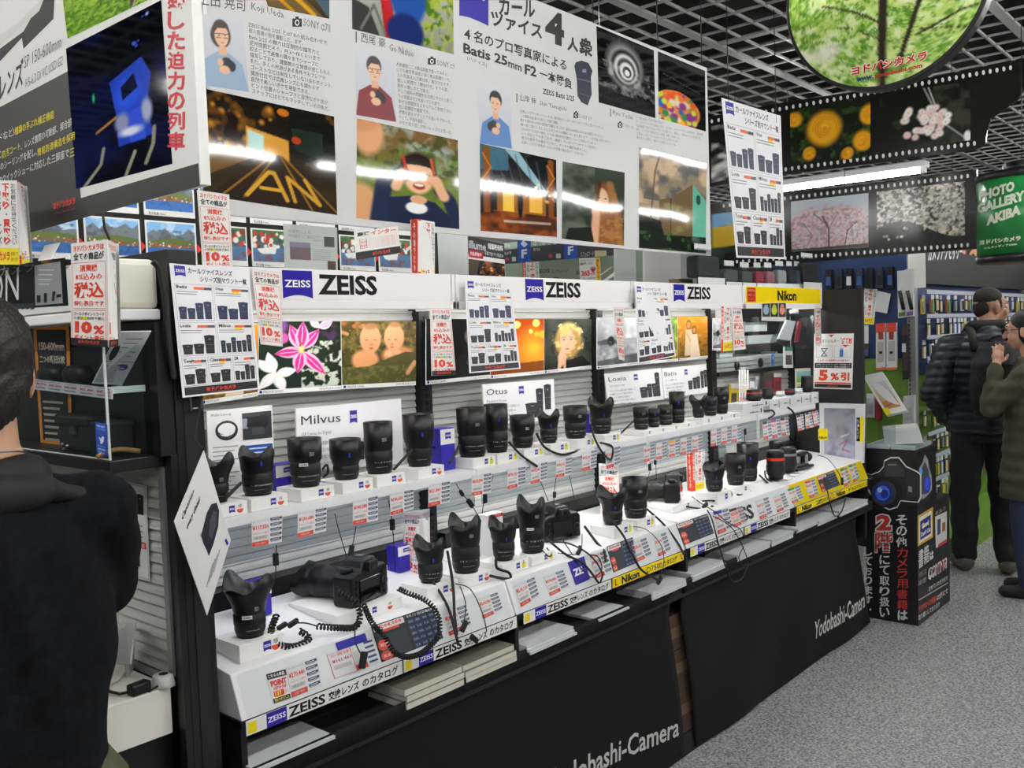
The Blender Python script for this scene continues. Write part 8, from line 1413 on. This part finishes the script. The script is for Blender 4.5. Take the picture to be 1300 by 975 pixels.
hang_wires('suspension_wire', 'thin dark suspension wire of the round tree sign', [((XR_+.02, yc_+d_, zc_+math.sqrt(rc*rc-d_*d_)), (XR_+.02, yc_+d_, max(gz, zc_+rc)+.05)) for d_ in (-.2, .2)])
# ------------------------------------------------------------------ people
SKIN = mat('skin', '#c79a7c', .5, spec=.35); HAIR = mat('black_hair', '#0f0d0c', .5, noise=(60, '#1e1a17', .4, .6), bump=(220, .6, .003)); 
NAVYK = mat('navy_knit', '#060709', .95, spec=.2, noise=(60, '#0d1015', .4, .6), bump=(350, .5, .002)); BLACKF = mat('black_fabric', '#0c0c0e', .75, bump=(300, .3, .001)); PUFF = mat('puffer_navy', '#161b26', .42, bump=(60, .25, .002)); TROU = mat('dark_trousers', '#101218', .8, bump=(200, .3, .001)); OLIVE = mat('olive_coat', '#3d3c29', .8, bump=(160, .4, .0015)); JEANS = mat('blue_jeans', '#25324c', .8, bump=(240, .4, .001)); SHOEM = mat('grey_shoe', '#5a584e', .7); KHAKI = mat('khaki_cloth', '#4c5036', .8); LEATHB = mat('brown_leather', '#6a3e26', .5)
EYEW = mat('eye_white', '#d8d4cc', .3); EYED = mat('eye_dark', '#1a1310', .2); LIPM = mat('lips', '#a8685c', .5)
def organic(name, shapes, M, m, parent, voxel=.008, smooth=4, disp=None, label=None):
    """shapes: ('c',p0,p1,r0,r1) tapered limb, ('e',c,(rx,ry,rz)[,Rot]) ellipsoid, ('l',[(c,rx,ry)...]) loft; fused into one surface"""
    mb = MB()
    for s in shapes:
        if s[0] == 'c':
            p0, p1 = Vector(s[1]), Vector(s[2]); n = 5; mb.tube([p0.lerp(p1, i/n) for i in range(n+1)], [s[3]+(s[4]-s[3])*i/n for i in range(n+1)], m, 14); mb.ball(p0, s[3], m, 14, 9); mb.ball(p1, s[4], m, 14, 9)
        elif s[0] == 'e': mb.ball(s[1], s[2], m, 20, 14, s[3] if len(s) > 3 else None)
        elif s[0] == 'l':
            seg = 24; vs = [Vector(c)+Vector((rx*math.cos(2*PI*i/seg), ry*math.sin(2*PI*i/seg), 0)) for c, rx, ry in s[1] for i in range(seg)]; k = len(s[1])
            mb.add(vs, [(j*seg+i, j*seg+(i+1) % seg, (j+1)*seg+(i+1) % seg, (j+1)*seg+i) for j in range(k-1) for i in range(seg)]+[tuple(range(seg-1, -1, -1)), tuple(range((k-1)*seg, k*seg))], m)
    me = bpy.data.meshes.new('tmp'); me.from_pydata(mb.v, [], mb.f); o = bpy.data.objects.new('tmp', me); COL.objects.link(o)
    r = o.modifiers.new('r', 'REMESH'); r.mode = 'VOXEL'; r.voxel_size = voxel; sm = o.modifiers.new('s', 'SMOOTH'); sm.factor = .5; sm.iterations = smooth
    dg = bpy.context.evaluated_depsgraph_get(); dg.update(); res = bpy.data.meshes.new_from_object(o.evaluated_get(dg)); bpy.data.objects.remove(o)
    n = len(res.vertices); co = np.empty(n*3); res.vertices.foreach_get('co', co); co = co.reshape(-1, 3)
    if disp is not None:
        no = np.empty(n*3); res.vertices.foreach_get('normal', no); co = co + no.reshape(-1, 3)*disp(co)[:, None]
    Mn = np.array(M); co = co @ Mn[:3, :3].T + Mn[:3, 3]; org = WL[parent.name]; co -= np.array(org)
    res.vertices.foreach_set('co', co.ravel()); res.materials.clear(); res.materials.append(m); res.polygons.foreach_set('use_smooth', [True]*len(res.polygons)); res.name = name; res.update()
    ob = bpy.data.objects.new(name, res); COL.objects.link(ob); ob.parent = parent; WL[ob.name] = Vector(org); return tag(ob, label)
def frame_of(base, face_xy, s=1.0):
    a = math.atan2(face_xy[1], face_xy[0])-PI/2; return Matrix.Translation(base) @ Matrix.Rotation(a, 4, 'Z') @ Matrix.Scale(s, 4)
def head_shapes(c, yaw, pitch=0.0):
    """head centred at c; local y is where it looks"""
    R = Matrix.Rotation(yaw, 3, 'Z') @ Matrix.Rotation(pitch, 3, 'X'); q = lambda x, y, z: Vector(c)+R @ Vector((x, y, z))
    S = [('e', q(0, -.012, .025), (.074, .092, .092), R), ('e', q(0, .02, -.04), (.058, .07, .07), R), ('e', q(0, .045, -.082), (.032, .035, .028), R), ('c', q(0, .088, .012), q(0, .108, -.026), .011, .014), ('e', q(0, .078, .03), (.05, .02, .02), R), ('e', q(0, .082, -.06), (.028, .016, .014), R)]
    for sx in (-1, 1): S += [('e', q(sx*.076, -.005, -.012), (.010, .020, .034), R), ('e', q(sx*.038, .065, -.03), (.022, .022, .025), R)]
    return S, q, R
def hand_shapes(w, d, up, curl, side, s=1.0, spread=.012):
    """w wrist point, d pointing direction, up = back-of-hand normal; palm, four fingers and a thumb"""
    d, up = Vector(d).normalized(), Vector(up).normalized(); lat = d.cross(up).normalized()*side; S = []; L = [.072, .080, .074, .058]
    p0 = Vector(w); S.append(('c', p0+d*.01, p0+d*.06, .026*s, .030*s)); S.append(('e', p0+d*.05, (.036*s, .036*s, .03*s)))
    for k in range(4):
        o = p0+d*.082*s+lat*((k-1.5)*.0185*s)-d*(abs(k-1.2)*.005); a = curl[k]; dd = d; P = [o]
        for j, fr in enumerate((.45, .32, .23)): dd = (dd*math.cos(a*(.6+.3*j))-up*math.sin(a*(.6+.3*j))).normalized()+lat*((k-1.5)*spread); P.append(P[-1]+dd.normalized()*L[k]*fr*s)
        for j in range(3): S.append(('c', P[j], P[j+1], .0092*s-.0008*j, .0085*s-.0008*j))
    t0 = p0+d*.028*s-lat*.026*s; t1 = t0-lat*.03*s+d*.026*s-up*.008*s; t2 = t1-lat*.008*s+d*.032*s; S += [('c', t0, t1, .0125*s, .011*s), ('c', t1, t2, .0105*s, .009*s)]; return S
def eyes(parent, q, R, M, lips=True):
    for sx in (-1, 1):
        b = MB(); b.ball(M @ q(sx*.032, .074, .012), .0125, EYEW, 12, 8); b.ball(M @ q(sx*.032, .0815, .012), .0066, EYED, 10, 6); b.build('eye', parent); b = MB(); b.tube([M @ q(sx*.016, .091, .034), M @ q(sx*.034, .090, .038), M @ q(sx*.052, .078, .033)], [.003, .0036, .002], HAIR, 6); b.build('eyebrow', parent)
    if lips: b = MB(); b.tube([M @ q(-.022, .088, -.058), M @ q(-.008, .098, -.056), M @ q(.008, .098, -.056), M @ q(.022, .088, -.058)], [.002, .0055, .0055, .002], LIPM, 8); b.build('mouth', parent)
# --- man at the left edge, seen from behind
def dpt(px, py, z):
    d = Vector(((px-CX)/F, (py-CY)/F, 1)); return EYE+Vector((d.dot(EX), d.dot(EY), d.dot(EZ)))*z
c0 = dpt(-34, 470, 1.44); base = Vector((c0.x, c0.y, 0)); fdir = (c0.x*.95+.05, c0.y)
M1 = frame_of(base, fdir); t = thing('person', 'person with short black hair in a dark hooded jacket, seen from behind', 'person', base)
hz_ = c0.z-.005; hs, q, R = head_shapes((0, 0, hz_), .1); dz = hz_-1.585
arms = []
for sx in (-1, 1):
    sh, el, wr = Vector((sx*.165, -.02, 1.345+dz)), Vector((sx*.172, .08, 1.21+dz)), Vector((sx*.08, .28, 1.2+dz)); arms.append((sh, el, wr))
leg = []
for sx in (-1, 1): leg += [('c', (sx*.09, 0, .90+dz), (sx*.10, .015, .48), .085, .058), ('c', (sx*.10, .015, .48), (sx*.105, -.015, .09), .056, .040), ('c', (sx*.105, -.015, .07), (sx*.11, .10, .045), .042, .036)]
tor = [((0, 0, .88+dz), .155, .105), ((0, 0, 1.02+dz), .15, .105), ((0, 0, 1.2+dz), .165, .115), ((0, -.005, 1.34+dz), .16, .1), ((0, -.01, 1.42+dz), .09, .075), ((0, 0, 1.47+dz), .055, .06)]
S = hs+[('c', (0, -.012, 1.42+dz), (0, .0, 1.535+dz), .060, .056), ('l', tor)]+leg
for sh, el, wr in arms: S += [('c', sh, el, .048, .042), ('c', el, wr, .04, .03)]+hand_shapes(wr, (wr-el), (0, 0, 1), (.5, .5, .5, .5), 1 if sh.x > 0 else -1)
body = organic('body', S, M1, SKIN, t, .0065, 3); eyes(t, q, R, M1)
organic('hair', [('e', q(0, -.024, .040), (.083, .094, .088), R), ('e', q(0, -.045, -.015), (.074, .062, .075), R), ('e', q(-.052, -.02, .012), (.030, .055, .06), R), ('e', q(.052, -.02, .012), (.030, .055, .06), R), ('c', q(0, -.06, -.05), q(0, -.05, -.075), .045, .030)], M1, HAIR, t, .006, 3, lambda c: .0025*np.sin(c[:, 0]*420)*np.sin(c[:, 2]*260+c[:, 1]*300))
J = [('l', [((0, .0, .74+dz), .178, .14), ((0, 0, .84+dz), .177, .145), ((0, 0, 1.0+dz), .165, .14), ((0, -.005, 1.18+dz), .185, .145), ((0, -.015, 1.31+dz), .175, .13), ((0, -.015, 1.39+dz), .125, .10), ((0, -.01, 1.43+dz), .085, .085)])]
for sh, el, wr in arms: J += [('c', sh+Vector((0, 0, .005)), el, .064, .062), ('c', el, wr, .06, .048), ('c', Vector((0, -.01, 1.375+dz)), sh, .066, .064)]
def folds(c): return .006*np.sin(c[:, 2]*20+c[:, 0]*38+3*np.sin(c[:, 0]*14))*np.cos(c[:, 0]*21+c[:, 1]*9)+.002*np.sin(c[:, 2]*61-c[:, 0]*70)
organic('jacket', J, M1, NAVYK, t, .0085, 5, folds)
organic('hood', [('c', (-.07, -.06, 1.43+dz), (.07, -.06, 1.43+dz), .026, .026), ('c', (-.078, -.05, 1.425+dz), (-.06, .05, 1.43+dz), .025, .024), ('c', (.078, -.05, 1.425+dz), (.06, .05, 1.43+dz), .025, .024), ('e', (0, -.098, 1.40+dz), (.10, .028, .035)), ('c', (.07, -.085, 1.41+dz), (.135, -.06, 1.385+dz), .02, .017), ('c', (-.07, -.085, 1.41+dz), (-.135, -.06, 1.385+dz), .02, .017)], M1, BLACKF, t, .006, 4, lambda c: .003*np.sin(c[:, 0]*60+c[:, 1]*40))
organic('trousers', [('l', [((0, 0, .66+dz), .178, .138), ((0, 0, .95+dz), .168, .135)])]+[('c', (sx*.09, 0, .86+dz), (sx*.10, .015, .48), .112, .085) for sx in (-1, 1)]+[('c', (sx*.10, .015, .48), (sx*.105, -.01, .10), .084, .07) for sx in (-1, 1)], M1, KHAKI, t, .010, 4)
for sx in (-1, 1): organic('shoe', [('c', (sx*.105, -.03, .06), (sx*.11, .02, .055), .052, .05), ('c', (sx*.11, .02, .045), (sx*.112, .12, .04), .046, .040)], M1, MATTE, t, .008, 3)
b = MB(); b.tube([M1 @ Vector((.066*math.cos(a), -.012+.066*math.sin(a), 1.455+dz+.012*math.sin(a)*-1)) for a in np.linspace(PI*.98, PI*2.02, 26)], .0018, METAL, 5); b.build('necklace', t, label='thin silver chain')
# --- man with backpack at the right
b1, b2 = at(1224, 722, Z=0), at(1278, 727, Z=0); base = (b1+b2)/2; base.z = 0; vd = Vector((base.x, base.y, 0)).normalized(); lf = Vector((-vd.y, vd.x, 0)); fd = vd*.97+lf*.24
top = at(1262, 363, X=base.x).z; sc = top/1.735; M2 = frame_of(base, fd, sc); t = thing('person', 'person in a navy quilted jacket wearing a black backpack by the pegboards', 'person', base)
hyaw = -1.25; hs, q, R = head_shapes((.055, .05, 1.61), hyaw, -.05)
leg = []; tr_ = [('l', [((0, 0, .80), .165, .125), ((0, 0, 1.0), .165, .125)])]; feet = []
for sx, ft in ((-1, Vector(M2.inverted() @ b1)), (1, Vector(M2.inverted() @ b2))):
    kn = Vector((sx*.11+(ft.x-sx*.11)*.5, .015, .48)); an = Vector((ft.x, ft.y-.02, .09)); hp = Vector((sx*.085, 0, .9)); leg += [('c', hp, kn, .085, .058), ('c', kn, an, .056, .04), ('c', an+Vector((0, 0, -.03)), an+Vector((sx*.02, .11, -.05)), .04, .034)]; tr_ += [('c', hp, kn, .102, .085), ('c', kn, an+Vector((0, 0, .02)), .084, .072)]; feet.append((sx, an))
armL = (Vector((-.19, -.01, 1.37)), Vector((-.29, -.05, 1.10)), Vector((-.19, .10, .94))); armR = (Vector((.19, -.01, 1.37)), Vector((.23, -.02, 1.10)), Vector((.17, .10, .94)))
S = hs+[('c', (.01, -.01, 1.42), (.035, .03, 1.55), .058, .056), ('l', [((0, 0, .88), .155, .105), ((0, 0, 1.03), .15, .105), ((0, 0, 1.22), .165, .115), ((0, -.005, 1.37), .16, .1), ((0, -.01, 1.44), .09, .075)])]+leg
for k, (sh, el, wr) in enumerate((armL, armR)): S += [('c', sh, el, .048, .042), ('c', el, wr, .04, .03)]+hand_shapes(wr, wr-el, (0, 0, 1), (.5,)*4, -1 if k == 0 else 1)
organic('body', S, M2, mat('skin_tan', '#a0765c', .5), t, .0065, 3); eyes(t, q, R, M2)
organic('hair', [('e', q(0, -.022, .052), (.0755, .086, .071), R), ('e', q(0, -.058, .0), (.064, .046, .07), R), ('e', q(-.055, .012, .015), (.020, .022, .045), R), ('e', q(.055, .012, .015), (.020, .022, .045), R)], M2, mat('dark_hair', '#221b16', .8, bump=(250, .5, .002)), t, .006, 3)
J = [('l', [((0, 0, .86), .20, .15), ((0, 0, .95), .21, .165), ((0, 0, 1.1), .205, .165), ((0, 0, 1.25), .215, .165), ((0, -.005, 1.36), .20, .14), ((0, -.01, 1.44), .13, .11), ((.01, .0, 1.50), .085, .085)])]
for sh, el, wr in (armL, armR): J += [('c', sh, el, .085, .078), ('c', el, wr, .075, .06), ('c', Vector((0, -.005, 1.39)), sh, .085, .08)]
organic('quilted_jacket', J, M2, PUFF, t, .008, 3, lambda c: .008*np.abs(np.sin(c[:, 2]*PI/.052))-.002+.003*np.sin(c[:, 0]*35+c[:, 2]*9))
organic('collar', [('c', (-.07, -.055, 1.50), (.08, -.05, 1.50), .035, .035), ('c', (-.075, -.04, 1.50), (-.05, .06, 1.48), .032, .03), ('c', (.085, -.04, 1.50), (.08, .07, 1.48), .032, .03)], M2, BLACKF, t, .007, 3)
organic('trousers', tr_, M2, TROU, t, .009, 4, lambda c: .004*np.sin(c[:, 2]*40+c[:, 0]*25))
for sx, an in feet:
    o = organic('shoe', [('c', an+Vector((0, -.03, -.035)), an+Vector((0, .02, -.035)), .05, .048), ('c', an+Vector((0, .02, -.045)), an+Vector((sx*.025, .12, -.05)), .046, .038)], M2, SHOEM, t, .008, 3)
# backpack (worn: part of the person's outfit)
bp = organic('backpack', [('l', [((.02, -.24, .98), .12, .06), ((.02, -.255, 1.02), .15, .085), ((.02, -.26, 1.15), .16, .10), ((.02, -.25, 1.28), .15, .09), ((.02, -.225, 1.37), .11, .06), ((.02, -.21, 1.40), .06, .03)]), ('e', (.02, -.33, 1.10), (.11, .035, .09))], M2, BLACKF, t, .007, 3, lambda c: .002*np.sin(c[:, 2]*60))
for sx in (-.10, .15): b = MB(); b.tube([M2 @ Vector((sx, -.2, 1.36)), M2 @ Vector((sx*.95, -.13, 1.46)), M2 @ Vector((sx*.9, -.02, 1.495)), M2 @ Vector((sx*.9, .12, 1.43)), M2 @ Vector((sx*1.1, .17, 1.2))], .022, BLACKF, 8); b.build('shoulder_strap', bp)
b = MB(); b.tube([M2 @ Vector((.02+.045*math.cos(a), -.235-.01*math.sin(a), 1.41+.03*math.sin(a))) for a in np.linspace(0, PI, 10)], .008, BLACKF, 6); b.build('carry_loop', bp)
b = MB(); b.tube([M2 @ Vector((.02+.125*math.cos(a), -.335-.02*math.sin(a), 1.19+.09*math.sin(a))) for a in np.linspace(0, PI, 16)], .004, DARKMET, 5); b.build('zip', bp)
em = M2 @ Vector((-.03, -.362, 1.12)); nb = (M2.to_3x3() @ Vector((.1, -1, 0))).normalized(); rx_ = nb.cross(Vector((0, 0, 1))).normalized(); b = MB(); b.tube([em+rx_*(-.020*math.cos(a))+Vector((0, 0, .020*math.sin(a))) for a in np.linspace(0, 2*PI, 22)], .0028, SILV, 5); b.tube([em+Vector((0, 0, .013)), em+Vector((0, 0, -.013))], .003, SILV, 5); b.tube([em+Vector((0, 0, .009)), em+rx_*.008], .002, SILV, 5); b.build('round_emblem', bp, label='small round silver emblem')
# --- woman at the right edge
base = at(1309, 756, Z=0); base.z = 0; rgt = Vector((vd.y, -vd.x, 0)); fd = -rgt*.93+vd*.15; M3 = frame_of(base, fd, 1.0); topw = at(1318, 393, X=base.x).z; M3 = frame_of(base, fd, topw/1.72)
t = thing('person', 'person with glasses and raised hand in an olive coat and blue jeans', 'person', base)
hs, q, R = head_shapes((0, .03, 1.60), .0, -.1)
armA = (Vector((-.17, .0, 1.34)), Vector((-.15, .19, 1.15)), Vector((-.09, .165, 1.405))); armB = (Vector((.17, .0, 1.34)), Vector((.20, -.02, 1.08)), Vector((.19, .04, .84)))
S = hs+[('c', (0, -.01, 1.40), (0, .015, 1.53), .05, .048), ('l', [((0, 0, .86), .15, .11), ((0, 0, 1.02), .13, .095), ((0, 0, 1.2), .15, .11), ((0, -.005, 1.34), .15, .09), ((0, -.01, 1.42), .075, .065)])]
for sx in (-1, 1): S += [('c', (sx*.08, 0, .88), (sx*.085, .02, .48), .082, .056), ('c', (sx*.085, .02, .48), (sx*.09, -.01, .09), .053, .036), ('c', (sx*.09, -.01, .06), (sx*.095, .10, .04), .036, .03)]
for k, (sh, el, wr) in enumerate((armA, armB)): S += [('c', sh, el, .042, .038), ('c', el, wr, .036, .027)]
wd_ = (armA[2]-armA[1]).normalized(); S += hand_shapes(armA[2], wd_*.9+Vector((.25, .02, 0)), (-.7, -.5, .2), (.25, .3, .35, .45), -1, .95, .03)+hand_shapes(armB[2], armB[2]-armB[1], (0, 0, 1), (.5,)*4, 1, .92)
organic('body', S, M3, mat('skin_fair', '#c89a82', .5), t, .005, 3); eyes(t, q, R, M3)
organic('hair', [('e', q(0, -.022, .045), (.084, .094, .084), R), ('e', q(0, -.06, -.03), (.076, .055, .095), R), ('e', q(-.062, -.025, -.02), (.022, .05, .075), R), ('e', q(.062, -.025, -.02), (.022, .05, .075), R), ('c', q(0, -.07, -.06), q(0, -.07, -.13), .05, .03)], M3, HAIR, t, .006, 3)
b = MB()
for sx in (-1, 1): b.tube([M3 @ q(sx*.034+.024*math.cos(a), .108, .008+.019*math.sin(a)) for a in np.linspace(0, 2*PI, 18)], .0022, DARKMET, 5); b.tube([M3 @ q(sx*.058, .106, .012), M3 @ q(sx*.08, .05, .012), M3 @ q(sx*.079, -.01, .008)], .0018, DARKMET, 5)
b.tube([M3 @ q(-.010, .110, .010), M3 @ q(.010, .110, .010)], .0018, DARKMET, 5); b.build('glasses', t)
CT = [('l', [((0, 0, .60), .20, .17), ((0, 0, .75), .195, .165), ((0, 0, .95), .175, .145), ((0, 0, 1.15), .175, .14), ((0, -.005, 1.31), .17, .12), ((0, -.01, 1.39), .12, .1), ((0, -.005, 1.435), .075, .075)])]
for k, (sh, el, wr) in enumerate((armA, armB)): CT += [('c', sh, el, .068, .064), ('c', el, el.lerp(wr, .86), .062, .046), ('c', Vector((0, -.005, 1.34)), sh, .07, .066)]
organic('coat', CT, M3, OLIVE, t, .0075, 4, lambda c: .005*np.sin(c[:, 2]*36+c[:, 1]*20)*np.cos(c[:, 1]*16)+.003*np.sin(c[:, 2]*80))
organic('jeans', [('c', (sx*.085, 0, .78), (sx*.09, .02, .48), .10, .082) for sx in (-1, 1)]+[('c', (sx*.09, .02, .48), (sx*.092, -.005, .11), .08, .062) for sx in (-1, 1)], M3, JEANS, t, .008, 4)
for sx in (-1, 1): organic('shoe', [('c', (sx*.092, -.03, .055), (sx*.095, .03, .05), .044, .044), ('c', (sx*.095, .03, .042), (sx*.098, .13, .036), .042, .034)], M3, MATTE, t, .007, 3)
bg_ = organic('shoulder_bag', [('l', [((.02, -.20, .80), .14, .045), ((.02, -.205, .92), .15, .055), ((.02, -.20, 1.04), .13, .04)])], M3, LEATHB, t, .008, 3, label='brown leather bag'); b = MB(); b.tube([M3 @ Vector(v) for v in ((-.10, -.17, 1.02), (-.17, -.09, 1.2), (-.12, -.02, 1.40), (.04, .0, 1.43), (.14, -.1, 1.25), (.14, -.18, 1.03))], .009, LEATHB, 6); b.build('bag_strap', bg_)
